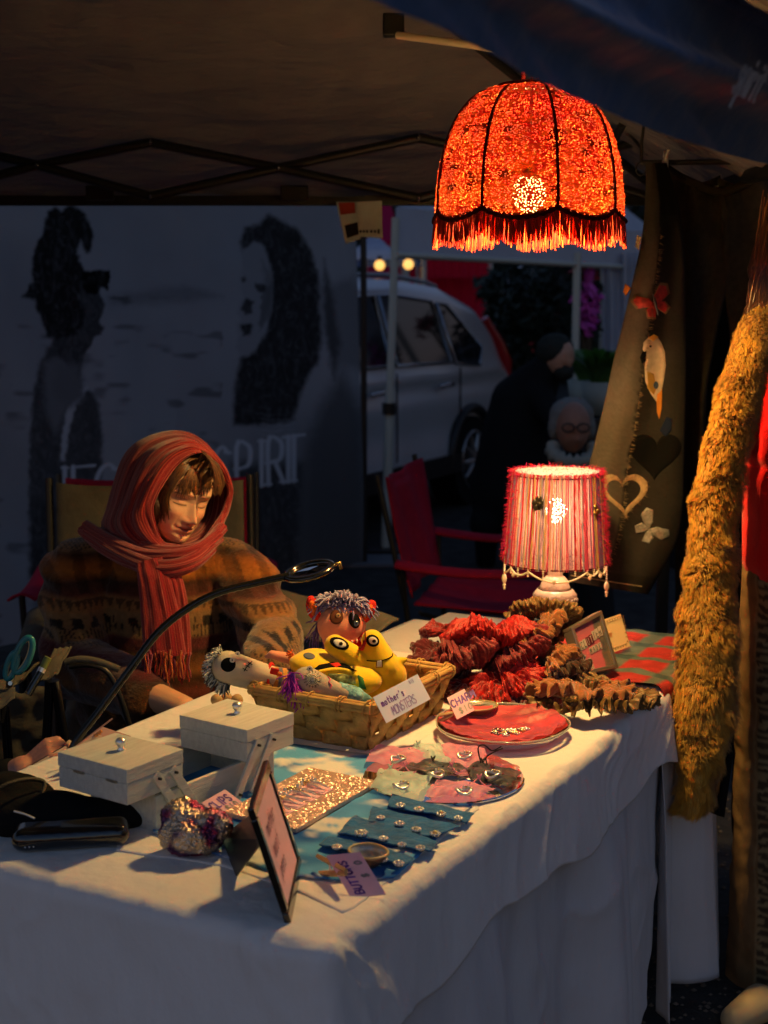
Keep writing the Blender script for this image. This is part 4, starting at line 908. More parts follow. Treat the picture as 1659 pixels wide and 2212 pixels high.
me = flat_poly('linen', [(250, 1838), (480, 1872), (640, 1925), (740, 1973), (765, 1962), (1034, 1748), (980, 1660), (900, 1640), (300, 1700)], ZT+.0015, None, wob=.0010, edge=.0012)
tag(obj('under_cloth', me, m_white_cloth, solid=.0012), 'thin white cloth with a raw edge beneath the blue dyed cloth', 'cloth')
me = flat_poly('dye', [(330, 1700), (420, 1640), (590, 1602), (650, 1612), (800, 1632), (900, 1655), (1022, 1738), (930, 1830), (850, 1900), (720, 1905), (600, 1890), (540, 1868), (420, 1835), (330, 1800)], ZT+.0045, None, wob=.0018, edge=.002, seed=3)
Q = pts(me); t1 = nz(Q, 11, 3, 3)*1.4+.45*np.sin(34*(Q@np.array([U.x, U.y, 0]))+5*nz(Q, 8, 5)); k = sst(-.6, .6, t1)[:, None]; Qd = Q
k2 = sst(.08, .4, nz(Q*np.array([1, 1.6, 1]), 15, 8, 3))[:, None]; col = np.array([.008, .09, .38])*(1-k)+np.array([.10, .36, .72])*k; col = col*(1-k2)+np.array([.70, .72, .72])*k2; setcol(me, col)
tag(obj('tie_dye_cloth', me, m_vcol, solid=.001), 'blue and white tie dyed cloth spread under the jewellery', 'cloth')
# denim strips with buttons
m_strip = mat('teal_felt', (.015, .13, .34), .95, nv=(50, .3), bump=(160, .002), sheen=.3)
strips = [([(848, 1722), (1024, 1764), (1008, 1782), (836, 1744)], [(752, 528), (852, 550), (972, 573), (1065, 597)], 'farthest teal felt strip of four silver buttons, nearest the round mirror'),
          ([(804, 1750), (994, 1790), (934, 1814), (794, 1778)], [(645, 595), (747, 627), (838, 658), (940, 680)], 'second teal felt strip from the mirror, with four small round buttons'),
          ([(770, 1768), (946, 1824), (928, 1846), (728, 1802)], [(540, 678), (660, 707), (760, 740), (860, 757)], 'third teal felt strip from the mirror, with one large pale flower button'),
          ([(712, 1812), (896, 1856), (872, 1876), (688, 1830)], [(410, 753), (533, 775), (655, 820), (742, 840)], 'nearest teal felt strip, partly behind the BUTTONS card')]
bid = 0
def button(c, r, kind, parent_label):
    pass
names_b = ['first', 'second', 'third', 'fourth']; sn = ['farthest', 'second', 'third', 'nearest']
m_gold = mat('pale_gold', (.72, .55, .25), .3, .9); m_cab = mat('pale_stone', (.75, .68, .5), .25, coat=.8)
for si, (poly, bs, lab) in enumerate(strips):
    me = flat_poly('s', poly, ZT+.009, None, wob=.003, edge=.0022, seed=10+si)
    Q = pts(me); c0 = Q.mean(0); d = Q-c0; 
    setpts(me, Q+np.c_[np.zeros((len(Q), 2)), .004*np.abs(nz(Q, 30, si, 2))])
    tag(obj('felt_strip', me, m_strip, solid=.0022), lab, 'felt strip', 'felt strips of buttons')
    for bi, (bx_, by_) in enumerate(bs):
        x, y = 564+.4*bx_, 1526+.4*by_; c = W(x, y, z=ZT+.019); big = (si == 2 and bi == 0); r = .0115 if big else random.uniform(.0072, .0092)
        bt_ = thing('silver_button', '%s silver button from the left on the %s felt strip' % (names_b[bi], sn[si]), 'button', c, group='silver buttons on felt strips')
        kind = (si*3+bi) % 4; mm = MB(); n_ = [6, 8, 5, 7][kind]
        c1 = c-V((0, 0, .003))
        mm.lathe([(0, -.002), (r*.8, -.002), (r*.85, .0), (r*.55, .002), (0, .003)], 20, c1); obj('base', mm, m_silver_d, bt_)
        for k in range(n_+2):
            a = 2*PI*k/(n_+2); obj('petal', MB().ell(c1+V((r*.72*math.cos(a), r*.72*math.sin(a), .0015)), (r*.27, r*.27, r*.24), None, 7, 5), m_silver, bt_)
        obj('centre', MB().ell(c1+V((0, 0, .003)), (r*.42, r*.42, r*.35), None, 10, 7), m_cab if big or kind == 1 else (m_gold if kind == 2 else m_silver), bt_)

# glitter tray
m_glit = mat('glitter', (.78, .52, .44), .35, .6); N = m_glit.node_tree.nodes; L = m_glit.node_tree.links
vo = N.new('ShaderNodeTexVoronoi'); vo.inputs['Scale'].default_value = 480; tc = N.new('ShaderNodeTexCoord'); L.new(tc.outputs['Object'], vo.inputs['Vector'])
vm = N.new('ShaderNodeVectorMath'); vm.operation = 'MULTIPLY_ADD'; vm.inputs[1].default_value = (.9, .9, .9); vm.inputs[2].default_value = (-.45, -.45, -.45); L.new(vo.outputs['Color'], vm.inputs[0])
ge = N.new('ShaderNodeNewGeometry'); va = N.new('ShaderNodeVectorMath'); va.operation = 'ADD'; L.new(ge.outputs['Normal'], va.inputs[0]); L.new(vm.outputs[0], va.inputs[1]); vn = N.new('ShaderNodeVectorMath'); vn.operation = 'NORMALIZE'; L.new(va.outputs[0], vn.inputs[0]); L.new(vn.outputs[0], N['Principled BSDF'].inputs['Normal'])
gt = thing('glitter_tray', 'rose gold glitter tray holding hair clips on pink cards', 'tray', (W(650, 1720, z=ZT).x, W(650, 1720, z=ZT).y, ZT))
gp = [W(668, 1656, z=ZT+.016), W(818, 1686, z=ZT+.016), W(640, 1790, z=ZT+.016), W(481, 1753, z=ZT+.016)]
obj('glitter_slab', MB().slab([gp[3], gp[2], gp[1], gp[0]], .008), m_glit, gt, bevel=.002)
obj('underside', MB().slab([p-V((0, 0, .0085)) for p in (gp[3]+(gp[0]-gp[3])*.03, gp[2]+(gp[0]-gp[3])*.03, gp[1]-(gp[0]-gp[3])*.03, gp[0]-(gp[0]-gp[3])*.03)], .004), mat('tray_base', (.3, .2, .17), .5), gt)
e1 = (gp[1]-gp[0]); e2 = (gp[3]-gp[0])
for k in range(4):
    o_ = gp[0]+e1*.34+e2*(.30+.155*k)+V((0, 0, .0012)); a_, b_ = e1*.36, e2*.125
    ct = thing('clip_card', ['pink clip card farthest up the glitter tray', 'second pink clip card down the glitter tray', 'third pink clip card down the glitter tray', 'pink clip card lowest on the glitter tray, by the photo frame'][k], 'card', o_, group='pink clip cards on the glitter tray')
    obj('card', MB().slab([o_+b_, o_+a_+b_, o_+a_, o_], .0008), m_pinkcard, ct)
    for q in (.28, .72):
        s2 = o_+b_*q+a_*.92+V((0, 0, .004)); e_ = s2-a_*.72+V((0, 0, .004))
        obj('hair_clip', MB().tube([s2, s2.lerp(e_, .5)+V((0, 0, .002)), e_], [.0013, .0022, .0032], 6), m_silver, ct)
        cl = MB()
        for j in range(9): cl.ell(e_+V((random.gauss(0, .005), random.gauss(0, .005), random.uniform(0, .006))), random.uniform(.0018, .0034), None, 7, 5)
        obj('beads', cl, m_silver if q < .5 else m_gold, ct)

# round mirror with organza bags
mc = W(958, 1674, z=ZT+.008); MR = .137
mi = thing('round_mirror', 'round mirror plate covered with organza bags and rings', 'mirror', (mc.x, mc.y, ZT))
obj('glass_disc', MB().lathe([(0, .0), (MR-.002, .0), (MR, -.002), (MR-.001, -.005), (0, -.005)], 72, mc, False), mat('mirror', (.85, .85, .85), .03, 1), mi)
def ogmat(n_, c_, a_): return mat(n_, c_, .5, sheen=.6, alpha=a_, trans=(None, .3) if False else (c_, .35), bump=(60, .003))
ogp = ogmat('pink_organza', (.95, .36, .55), .78); ogm = ogmat('mint_organza', (.68, .88, .80), .75); ogb = ogmat('black_organza', (.015, .013, .012), .85); ogr = ogmat('red_organza', (.55, .06, .08), .75)
RR = lambda x, y: (564+.4*x, 1526+.4*y)
def organza(label, poly, mt, seed, neck, h=.012):
    P = [W(*RR(*p), z=ZT+.012) for p in poly]; t_ = thing('organza_bag', label, 'bag', sum(P, V())/4, group='organza bags on the mirror')
    def fn(a, b):
        p = P[0].lerp(P[1], a).lerp(P[3].lerp(P[2], a), b); e = math.sin(PI*a)**.5*math.sin(PI*b)**.5; q = np.array([[p.x, p.y, 0]])
        return p+V((n1(b*7+seed, 1)*.003, n1(a*7+seed, 2)*.003, h*e*.6+abs(mnoise.noise((p.x*34, p.y*34, seed)))*.011+(.002 if a*b else 0)))
    obj('pouch', MB().grid(fn, 36, 26), mt, t_)
    nk = W(*RR(*neck), z=ZT+.022); rb = MB()
    for k in range(2): rb.tube([nk+V((.006*math.cos(k*3+u)*u, .008*math.sin(u*1.3+k)*u, .006*math.sin(u*2)+.003)) for u in np.linspace(0, 3, 14)], .0011, 5)
    obj('drawstring', rb, mt, t_)
def ring(x, y, label, r=.0105):
    c = W(*RR(x, y), z=ZT+.026); t_ = thing('ring', label, 'ring', c, group='silver rings on organza bags'); m = MB(); q = random.uniform(0, 3)
    m.tube([c+V((r*1.15*math.cos(a), r*math.sin(a), .0025*math.sin(a*2+q))) for a in np.linspace(0, 2*PI, 29)[:-1]], [.0021+.0007*(k % 2) for k in range(28)], 6, closed=True); obj('band', m, m_silver, t_)
    for k in range(6):
        a = -.2+k*.35; obj('stone', MB().ell(c+V((r*1.15*math.cos(a), r*math.sin(a), .003)), .0021, None, 7, 5), m_silver if k % 2 else m_gold, t_)
organza('mint organza bag at the back of the mirror, near the basket side', [(820, 215), (960, 205), (1040, 335), (900, 320)], ogm, 1, (850, 215))
organza('pink organza bag at the far right of the mirror', [(965, 212), (1200, 228), (1250, 335), (1010, 340)], ogp, 2, (1030, 330))
organza('pink organza bag at the left end of the mirror', [(615, 222), (920, 250), (870, 335), (556, 312)], ogp, 3, (780, 330))
organza('red organza bag at the right rim of the mirror under black mesh', [(1190, 275), (1300, 292), (1400, 350), (1200, 345)], ogr, 4, (1250, 340), .006)
organza('black mesh bag in the middle of the mirror', [(730, 345), (930, 300), (1130, 345), (950, 398)], ogb, 5, (930, 300))
organza('black mesh bag with black ribbons at the right of the mirror', [(1110, 305), (1412, 358), (1340, 448), (1140, 405)], ogb, 6, (1200, 310))
organza('mint organza bag at the front left of the mirror', [(640, 345), (935, 392), (850, 490), (590, 445)], ogm, 7, (700, 345))
organza('pink organza bag lowest and nearest on the mirror', [(950, 398), (1270, 450), (1180, 500), (880, 498)], ogp, 8, (1180, 400))
rb = MB(); nk = W(*RR(1190, 318), z=ZT+.02)
rb.tube(smoothpath([nk, nk+V((-.006, 0, .03)), nk+V((.004, 0, .036)), nk+V((.018, 0, .026)), nk+V((.034, .004, .032))], 24), .0012, 4); rb.tube(smoothpath([nk+V((.01, 0, 0)), nk+V((.008, 0, .014)), nk+V((.022, 0, .024)), nk+V((.036, 0, .03))], 20), .0012, 4)
tag(obj('ribbon', rb, m_black), 'thin black ribbon loop rising from the black mesh bag', 'ribbon')
for (x, y), l_ in zip([(740, 285), (1100, 265), (945, 362), (1250, 367), (755, 425), (1095, 455)], ['silver ring on the pink bag at the left of the mirror', 'silver ring on the farthest pink organza bag', 'silver ring on the middle black mesh bag', 'silver ring on the right black mesh bag below the ribbon', 'silver ring on the front mint bag', 'silver ring on the nearest pink bag']): ring(x, y, l_)

# glass dish with red organza and charms
dc = W(1084, 1590, z=ZT); DR = .122
m_glass = glassm('clear_glass', (.93, .95, .92))
def lob(a): return 1+.035*abs(math.cos(a*2.5))
gd = thing('glass_dish', 'lobed clear glass dish filled with red organza and charms', 'dish', (dc.x, dc.y, ZT))
prof = [(.0, .003), (.55, .003), (.85, .010), (.97, .022), (1.0, .026), (.99, .022), (.87, .0075), (.55, .001), (0, .001)]
obj('glass_bowl', MB().grid(lambda a, b: (lambda k: V((dc.x+DR*prof[k][0]*lob(2*PI*a)*math.cos(2*PI*a), dc.y+DR*prof[k][0]*lob(2*PI*a)*math.sin(2*PI*a), ZT+prof[k][1])))(int(round(b*8))), 80, 9, cu=True), m_glass, gd)
obj('rolled_rim', MB().tube([(dc.x+DR*lob(a)*math.cos(a), dc.y+DR*lob(a)*math.sin(a), ZT+.027) for a in np.linspace(0, 2*PI, 81)[:-1]], .0018, 6, closed=True), mat('rim_glass', (.75, .72, .62), .1, alpha=.55, coat=1), gd)
def rc_(a, b):
    th = 2*PI*a; r = b*DR*.94*lob(th)*(1+.05*math.sin(th*3)); x, y = r*math.cos(th), r*math.sin(th)
    return V((dc.x+x, dc.y+y, ZT+.010+.016*b**3+(abs(mnoise.noise((x*26, y*26, 1)))*.016*(.35+b)+abs(mnoise.noise((x*70, y*70, 3)))*.004)*(1-.75*max(0, min(1, (-x*.8+y)/.07)))))
m_redorg = mat('red_organza_cloth', (.62, .035, .055), .45, nv=(16, .45), sheen=.6, bump=(70, .002), trans=((.8, .06, .07), .25))
tag(obj('organza_cloth', MB().grid(rc_, 90, 30, cu=True), m_redorg), 'crumpled red organza cloth lining the glass dish', 'cloth')
for k in range(34):
    u = random.gauss(0, .6); off_ = random.gauss(0, .010); c = W(1096+u*32, 1583-abs(u)*4+off_*400, z=ZT+.034); kind = k % 3
    ch = thing('charm', 'small metal charm heaped on the red organza in the glass dish', 'charm', c, group='silver charms in the dish')
    mm = MB()
    if kind == 0: mm.tube([c+V((.005*math.cos(a), .004*math.sin(a), .002*math.sin(a*2))) for a in np.linspace(0, 2*PI, 13)[:-1]], .0015, 5, closed=True)
    elif kind == 1: mm.ell(c, (.0045, .0032, .0034), Euler((u, k, 0)), 8, 6); mm.ell(c+V((.005, .001, 0)), .0022, None, 7, 5)
    else:
        for j in range(4): mm.ell(c+V((.004*math.cos(j*1.57), .004*math.sin(j*1.57), 0)), .0021, None, 7, 5)
    obj('metal', mm, [m_silver, m_gold, m_silver_d, m_silver][k % 4], ch)
# abalone shells
def shell(label, c, rx, ry, rz, h):
    t_ = thing('abalone_shell', label, 'shell', c, rz)
    mo = mat('shell_back', (.20, .12, .06), .5, nv=(60, .3), bump=(80, .003)) if 'shell_back' not in bpy.data.materials else bpy.data.materials['shell_back']
    ml_ = mat('nacre', (.55, .52, .42), .22, .3, nv=(50, .25), coat=.8) if 'nacre' not in bpy.data.materials else bpy.data.materials['nacre']
    f = lambda k, dz: (lambda a, b: V((rx*b*k*math.cos(2*PI*a)*(1+.06*math.sin(4*PI*a)), ry*b*k*math.sin(2*PI*a), dz+h*b**2.2+.0012*math.sin(b*30))))
    obj('outer_shell', MB().grid(f(1, 0), 40, 14, cu=True), mo, t_, local=True); obj('nacre', MB().grid(f(.96, .0022), 40, 14, cu=True), ml_, t_, local=True)
    obj('lip', MB().tube([(rx*math.cos(a)*(1+.06*math.sin(2*a)), ry*math.sin(a), h+.001) for a in np.linspace(0, 2*PI, 41)[:-1]], .0022, 6, closed=True), mat('shell_lip', (.45, .33, .16), .4) if 'shell_lip' not in bpy.data.materials else bpy.data.materials['shell_lip'], t_, local=True)
shell('abalone shell holding the CHARM card on the edge of the glass dish', W(1024, 1556, Y=2.66)+V((0, 0, .006)), .046, .034, .15, .022)
shell('small abalone shell tilted behind the BUTTONS card', W(796, 1872, z=ZT+.006), .026, .030, .9, .022)

# ================= PHOTO FRAMES =================
def pframe(label, p0, p1, h, lean, mt, card_mt, deep=.009, bw=.016):
    """p0, p1 bottom corners seen from the front (left, right); leans back by angle"""
    p0, p1 = V(p0), V(p1); ex = (p1-p0).normalized(); up = V((0, 0, 1)); nf = ex.cross(up).normalized()   # front normal
    ey = (up*math.cos(lean)-nf*math.sin(lean)); w = (p1-p0).length; nn = ex.cross(ey).normalized()
    t_ = thing('picture_stand', label, 'frame', (p0+p1)/2); F = lambda u, v, d=0: p0+ex*u+ey*v+nn*d
    for (a, b, c, d) in ((0, 0, w, bw), (0, h-bw, w, h), (0, bw, bw, h-bw), (w-bw, bw, w, h-bw)): obj('frame_rail', MB().slab([F(a, b), F(c, b), F(c, d), F(a, d)], deep), mt, t_, bevel=.0022)
    obj('backing', MB().slab([F(bw*.6, bw*.6, -.0045), F(w-bw*.6, bw*.6, -.0045), F(w-bw*.6, h-bw*.6, -.0045), F(bw*.6, h-bw*.6, -.0045)], .003), m_black, t_)
    obj('card', MB().slab([F(bw*.9, bw*.9, -.0032), F(w-bw*.9, bw*.9, -.0032), F(w-bw*.9, h-bw*.9, -.0032), F(bw*.9, h-bw*.9, -.0032)], .001), card_mt, t_)
    return t_, F, ex, ey, nn, w
m_gun = mat('antique_black', (.035, .028, .020), .25, .5, coat=.6, nv=(30, .3))
b0 = W(630, 1996, z=ZT+.001); b1 = W(655, 1868, z=ZT+.001)
pf, F, ex, ey, nn, w = pframe('dark photo frame with pink handwritten card standing near the table corner', b0, b1, .165, R(17), m_gun, m_pinkcard)
b = MB(); b.slab([F(.055, .10, -.011), F(w-.03, .115, -.011), W(478, 1811, z=ZT+.002), W(513, 1894, z=ZT+.002)][::-1], .003)
obj('easel_leg', b, m_black, pf, bevel=.003)
lm = MB(); inkp = mat('plum_ink', (.20, .05, .12), .6)
for k, tx in enumerate(('mother', 'most', 'pens')): letters(tx, F(.05, .105-.03*k, -.0022), ex, ey, .022, m=lm, wid=.5, gap=.2, lw=.1, slant=.2, off=.0003)
obj('handwriting', lm, inkp, pf)
# collage frame at the back
q = [W(1234, 1355, Y=2.90), W(1300, 1318, Y=2.99), W(1337, 1442, Y=2.95), W(1268, 1456, Y=2.86)]
cf = thing('framed_collage', 'deep silver frame with pink collage of cut-out letters beside the brown scrunchies', 'frame', (q[3]+q[2])/2)
m_pewter = mat('pewter', (.42, .38, .30), .35, .8)
exx = (q[1]-q[0]); eyy = q[3]-q[0]; nn_ = exx.cross(eyy).normalized()*-1; 
if nn_.y > 0: nn_ = -nn_
G = lambda u, v, d=0: (q[0]*(1-u)+q[1]*u)*(1-v)+(q[3]*(1-u)+q[2]*u)*v+nn_*d
for (a, b_, c, d) in ((0, 0, 1, .07), (0, .93, 1, 1), (0, .07, .08, .93), (.92, .07, 1, .93)): obj('frame_rail', MB().slab([G(a, d), G(c, d), G(c, b_), G(a, b_)], .024), m_pewter, cf, bevel=.001)
me = MB().grid(lambda u, v: G(.08+.84*u, .07+.86*v, -.005), 40, 60).mesh(); Q = pts(me); uv = np.array([(i/39, j/59) for i in range(40) for j in range(60)])
col = np.tile([[.55, .13, .15]], (len(Q), 1)); col = col*(1-.5*sst(.35, 0, uv[:, 1])[:, None])+np.array([.16, .08, .13])*.5*sst(.35, 0, uv[:, 1])[:, None]
k = sst(.70, .8, uv[:, 0]+.1*nz(np.c_[uv*6, uv[:, :1]], 1, 2))[:, None]; gg = (.5+.5*nz(np.c_[uv*9, uv[:, :1]], 1, 4, 2))[:, None]; col = col*(1-k)+(np.array([.22, .16, .08])*(1-gg)+np.array([.07, .08, .09])*gg)*k; setcol(me, col)
obj('collage', me, m_vcol, cf)
cream = mat('cream_paper', (.5, .42, .33), .8); dkred = mat('dark_red_print', (.12, .015, .03), .7)
exn = exx.normalized(); eyn = (-eyy).normalized(); hs = eyy.length
def cut(ch, u, v, w_, h_, bgm, ink):
    obj('cut_letter', MB().slab([G(u, v+h_, -.004), G(u+w_, v+h_, -.004), G(u+w_, v, -.004), G(u, v, -.004)], .0006), bgm, cf)
    obj('letter_print', letters(ch, G(u+w_*.15, v+h_*.88, -.0038), exn, eyn, h_*hs*.78, wid=.45, lw=.12, off=.0004), ink, cf)
for k, (ch, w_) in enumerate(zip('CLUTTER', (.13, .09, .10, .11, .10, .09, .10))): cut(ch, .12+.108*k, .34-.16*(k/7)*.6-.03*(k > 3), w_, .17, cream if k not in (2, 3) else dkred, m_dark_metal if k not in (2, 3) else cream)
for k, ch in enumerate('MADE'): cut(ch, .34+.10*k, .52-.01*k, .085, .12, cream, m_dark_metal)
obj('cut_letter', MB().slab([G(.12, .93, -.004), G(.32, .93, -.004), G(.30, .70, -.004), G(.12, .72, -.004)], .0006), cream, cf)
lm = MB()
for d in (0, .04): ribbon(lm, [(.0, -.008-d*.3), (.008, .008-d*.3), (.016, -.008-d*.3)], G(.14, .84, -.0036), exn, eyn, nn_*.0004, .0012)
obj('chevron_print', lm, m_dark_metal, cf)
# cream card with scroll border
c_ = [W(1305, 1337, Y=3.17), W(1340, 1326, Y=3.2), W(1362, 1396, Y=3.16), W(1320, 1411, Y=3.13)]
oc = card('price_card', 'cream card with looped pen border standing behind the collage frame', 'card', c_, mat('cream_card', (.62, .46, .25), .8), [('amp', .02, .46, .15, m_gold, dict(wid=.5, gap=.08, lw=.14, slant=.2))])
sc2 = MB(); exx = c_[2]-c_[3]; eyy = c_[0]-c_[3]; exn = exx.normalized(); eyn = eyy.normalized()
for (s0, d0) in ((c_[3]+exx*.05+eyy*.08, exn), (c_[3]+exx*.05+eyy*.9, exn), (c_[2]-exx*.1+eyy*.1, eyn)):
    Ln = (exx.length if d0 is exn else eyy.length)*.8; o2 = eyn if d0 is exn else exn
    sc2.tube([s0+d0*(Ln*u/40+.0028*math.sin(u*.95))+o2*.0028*math.cos(u*.95)-exn.cross(eyn)*-.0008 for u in range(41)], .0005, 4)
obj('scroll_border', sc2, mat('brown_ink', (.22, .12, .03), .6), oc)
# ================= BASKET =================
m_straw = mat('woven_straw', (.50, .30, .085), .6, nv=(45, .22), bump=(60, .0025, (1, 1, 9))); m_straw2 = mat('woven_straw_h', (.52, .31, .09), .6, nv=(45, .22), bump=(190, .0018, (.15, .15, 6)))
bz0, bz1 = ZT+.002, ZT+.083
b_f = W(781, 1622, z=bz0); t_f = W(800, 1533, z=bz1); t_r = W(972, 1449, z=bz1); t_l = W(533, 1497, z=bz1)
eu = (t_r-t_f); ev = (t_l-t_f); ev = ev-eu*(ev.dot(eu)/eu.dot(eu)); LU, LV = eu.length, ev.length; eu.normalize(); ev.normalize()
BF = t_f-V((0, 0, t_f.z)); inset = .016
bk = thing('woven_basket', 'woven straw basket filled with stuffed toy monsters', 'basket', BF+eu*LU/2+ev*LV/2+V((0, 0, ZT)), math.atan2(eu.y, eu.x))
def bp(u, v, h):  # u in 0..LU, v in 0..LV at the rim; tapers to the bottom
    k = inset*(1-h); uu = k+(LU-2*k)*u/LU; vv = k+(LV-2*k)*v/LV
    return BF+eu*uu+ev*vv+V((0, 0, bz0+(bz1-bz0)*h))
def side_pt(sd, s, h, off):
    # sd 0: long side v=0; 1: right end u=LU; 2: back v=LV; 3: left end u=0
    if sd == 0: return bp(LU*s, 0, h)-ev*off
    if sd == 1: return bp(LU, LV*s, h)+eu*off
    if sd == 2: return bp(LU*(1-s), LV, h)+ev*off
    return bp(0, LV*(1-s), h)-eu*off
def strip(sd, s0, s1, h0, h1, off0, along, n, amp, ph, freq):
    vs = []
    for k in range(n+1):
        u = k/n
        for w in (0, .5, 1):
            if along == 'h': s, h = s0+(s1-s0)*u, h0+(h1-h0)*w
            else: s, h = s0+(s1-s0)*w, h0+(h1-h0)*u
            o = off0+amp*math.cos(PI*(u*freq)+ph)+.0008*(w == .5)
            vs.append(side_pt(sd, s, h, o))
    m = MB(); m.gridpts(vs, n+1, 3); return m
rows = [(-.02, .30), (.31, .61), (.62, .90)]
for sd in range(4):
    ns = 9 if sd in (0, 2) else 7
    for k in range(ns):
        s0, s1 = (k+.06)/ns, (k+.94)/ns
        obj('stake', strip(sd, s0, s1, -.01, .95, 0, 'v', 24, .0034, PI*k, 3), m_straw2 if False else m_straw, bk, solid=.0016)
    for ri, (h0, h1) in enumerate(rows):
        obj('weaver', strip(sd, 0, 1, h0, h1, 0, 'h', ns*8, .0034, PI*(ri+1)-PI/2+ (PI/2 if True else 0), ns), m_straw2, bk, solid=.0016)
b = MB(); b.slab([bp(LU, 0, 0), bp(0, 0, 0), bp(0, LV, 0), bp(LU, LV, 0)][::-1], .003); obj('basket_floor', b, m_straw, bk)
rimc = [bp(0, 0, 1.02), bp(LU, 0, 1.02), bp(LU, LV, 1.02), bp(0, LV, 1.02)]
rimn = ['long_rim', 'end_rim']; 
for k in range(4):
    a, b_ = rimc[k], rimc[(k+1) % 4]; d_ = (b_-a).normalized(); inn = V((-d_.y, d_.x, 0))
    for j in range(5):
        q = 2*PI*j/5; o_ = inn*.0075*math.cos(q)+V((0, 0, .0062*math.sin(q)))
        obj('rim_reed', MB().tube([a+o_-d_*.004+V((0, 0, .001*n1(j+u*3, k))) if u else a+o_-d_*.004 for u in (0,)]+[a.lerp(b_, u)+o_*(1+.15*n1(u*9+j, 3)) for u in np.linspace(.05, .95, 9)]+[b_+o_+d_*.004], .0052, 8), m_straw2, bk)
    L_ = (b_-a).length
    for s_ in ([.03, .24, .27, .5, .74, .77, .97]):
        c = a.lerp(b_, s_); obj('binding', MB().tube([c+inn*.0150*math.cos(q)+V((0, 0, .0140*math.sin(q)))+d_*.0025*math.sin(q) for q in np.linspace(0, 2*PI, 17)[:-1]], .0016, 5, closed=True), m_straw, bk)

# ================= STUFFED MONSTERS =================
def yarn_hair(m, base, n, L, r, spread, curl=1.0, grav=.5, rs=None):
    for k in range(n):
        p = V(base(random.random())); d_ = V(spread(p)).normalized(); d_ += V([random.gauss(0, .35) for _ in range(3)]); d_.normalize(); l_ = L*random.uniform(.6, 1.25); pp = []
        sd = d_.orthogonal().normalized(); ph = random.uniform(0, 6)
        for j in range(6):
            t = j/5; pp.append(p+d_*l_*t-V((0, 0, grav*l_*t*t))+sd*(math.sin(ph+t*4)*.12*l_*curl*t))
        m.tube(pp, [r, r, r, r, r*.95, r*.7], 5)
    return m
m_felt_k = mat('black_felt', (.006, .006, .006), .95); m_sock = mat('cream_sock', (.56, .48, .36), .9, nv=(35, .06), bump=(700, .0006, (1, 1, .3))); m_sockg = mat('grey_sock', (.42, .36, .29), .9, nv=(60, .1), bump=(500, .0008))
m_yel = mat('yellow_felt', (.85, .55, .015), .85, nv=(60, .06), bump=(400, .0006), sheen=.3); m_peach = mat('peach_felt', (.72, .30, .19), .85, nv=(60, .05), bump=(400, .0006), sheen=.2); m_redf = mat('red_felt', (.60, .03, .02), .85, bump=(300, .001))
m_whitef = mat('white_felt', (.72, .68, .55), .85); m_btn = mat('button_cream', (.72, .62, .45), .35, coat=.4); m_lav = mat('lavender_yarn', (.26, .24, .44), .9); m_lav2 = mat('purple_yarn', (.15, .09, .28), .9); m_wy = mat('white_yarn', (.62, .60, .52), .9); m_gy = mat('grey_yarn', (.10, .10, .10), .9); m_mag = mat('magenta_yarn', (.36, .03, .38), .85)
m_orf = mat('orange_fuzz', (.65, .14, .03), .9, bump=(120, .004)); m_navyf = mat('plaid_fabric', (.10, .13, .20), .9, nv=(40, .4)); m_turq = mat('turquoise_fuzz', (.20, .42, .45), .9, nv=(70, .5), bump=(150, .004)); m_floral = mat('floral_fabric', (.35, .36, .12), .85, nv=(110, .8)); m_greenf = mat('green_fabric', (.05, .20, .05), .85, nv=(90, .5))
def toy(label, c): return thing('stuffed_monster', label, 'soft toy', c, group='stuffed monsters in the basket')
def lineon(t, poly, r, off=.0008, back=2.6, n=14): return MB().tube([hit(t, x, y, off, back) for x, y in smoothpath(poly, n)], r, 5)
def btn(par, t, x, y, r, mt=None, back=2.6):
    c = hit(t, x, y, .001, back); d_ = (V((0, 0, CAMH))-c).normalized(); o = obj('button_eye', MB().tube([c, c+d_*.0018, c+d_*.0026], [r, r, r*.8], 14), mt or m_btn, par)
    obj('thread', MB().ell(c+d_*.003, r*.28, None, 6, 5), m_felt_k, o)
# 1 pink monster at the back
c1_ = W(738, 1352, Y=2.80)
t_ = toy('pink faced monster with lavender yarn hair and red ears, at the back of the basket', c1_-V((0, 0, .10)))
me = blob([('e', c1_, (.050, .036, .044)), ('e', c1_-V((-.002, 0, .022)), (.043, .034, .036)), ('c', c1_-V((0, 0, .04)), W(745, 1440, Y=2.79), .036, .045)], .0035, 5); tb = bvh(me); obj('body', me, m_peach, t_)
ears = [((677, 1314), (-.25)), ((794, 1321), .5)]
for (x, y), r_ in ears:
    c = W(x, y, Y=2.80); e_ = obj('ear', blob([('e', c, (.0145, .010, .027), Euler((0, r_, 0)))], .0025, 2), m_redf, t_)
    obj('ear_lining', MB().ell(c-V((0, .0075, -.001)), (.008, .005, .017), Euler((0, r_, 0))), m_orf, e_)
obj('eye_patch', patch(tb, oval(727, 1333, 15, 16, 20), .0016), mat('brown_felt', (.10, .035, .02), .9), t_); obj('eye_patch', patch(tb, oval(765, 1340, 12, 18, -18), .0016), m_felt_k, t_)
btn(t_, tb, 731, 1330, .0048, m_wood); btn(t_, tb, 769, 1347, .0062, mat('dark_gloss', (.05, .06, .05), .15, coat=1))
obj('mouth', patch(tb, [(720, 1374), (745, 1381), (765, 1384), (782, 1378), (790, 1360), (791, 1390), (785, 1405), (760, 1408), (735, 1392)], .002), m_redf, t_)
for x, y in ((760, 1386), (770, 1384), (778, 1381)): obj('tooth', MB().ell(hit(tb, x, y, .003, 2.78), (.0022, .0022, .0042)), m_whitef, t_)
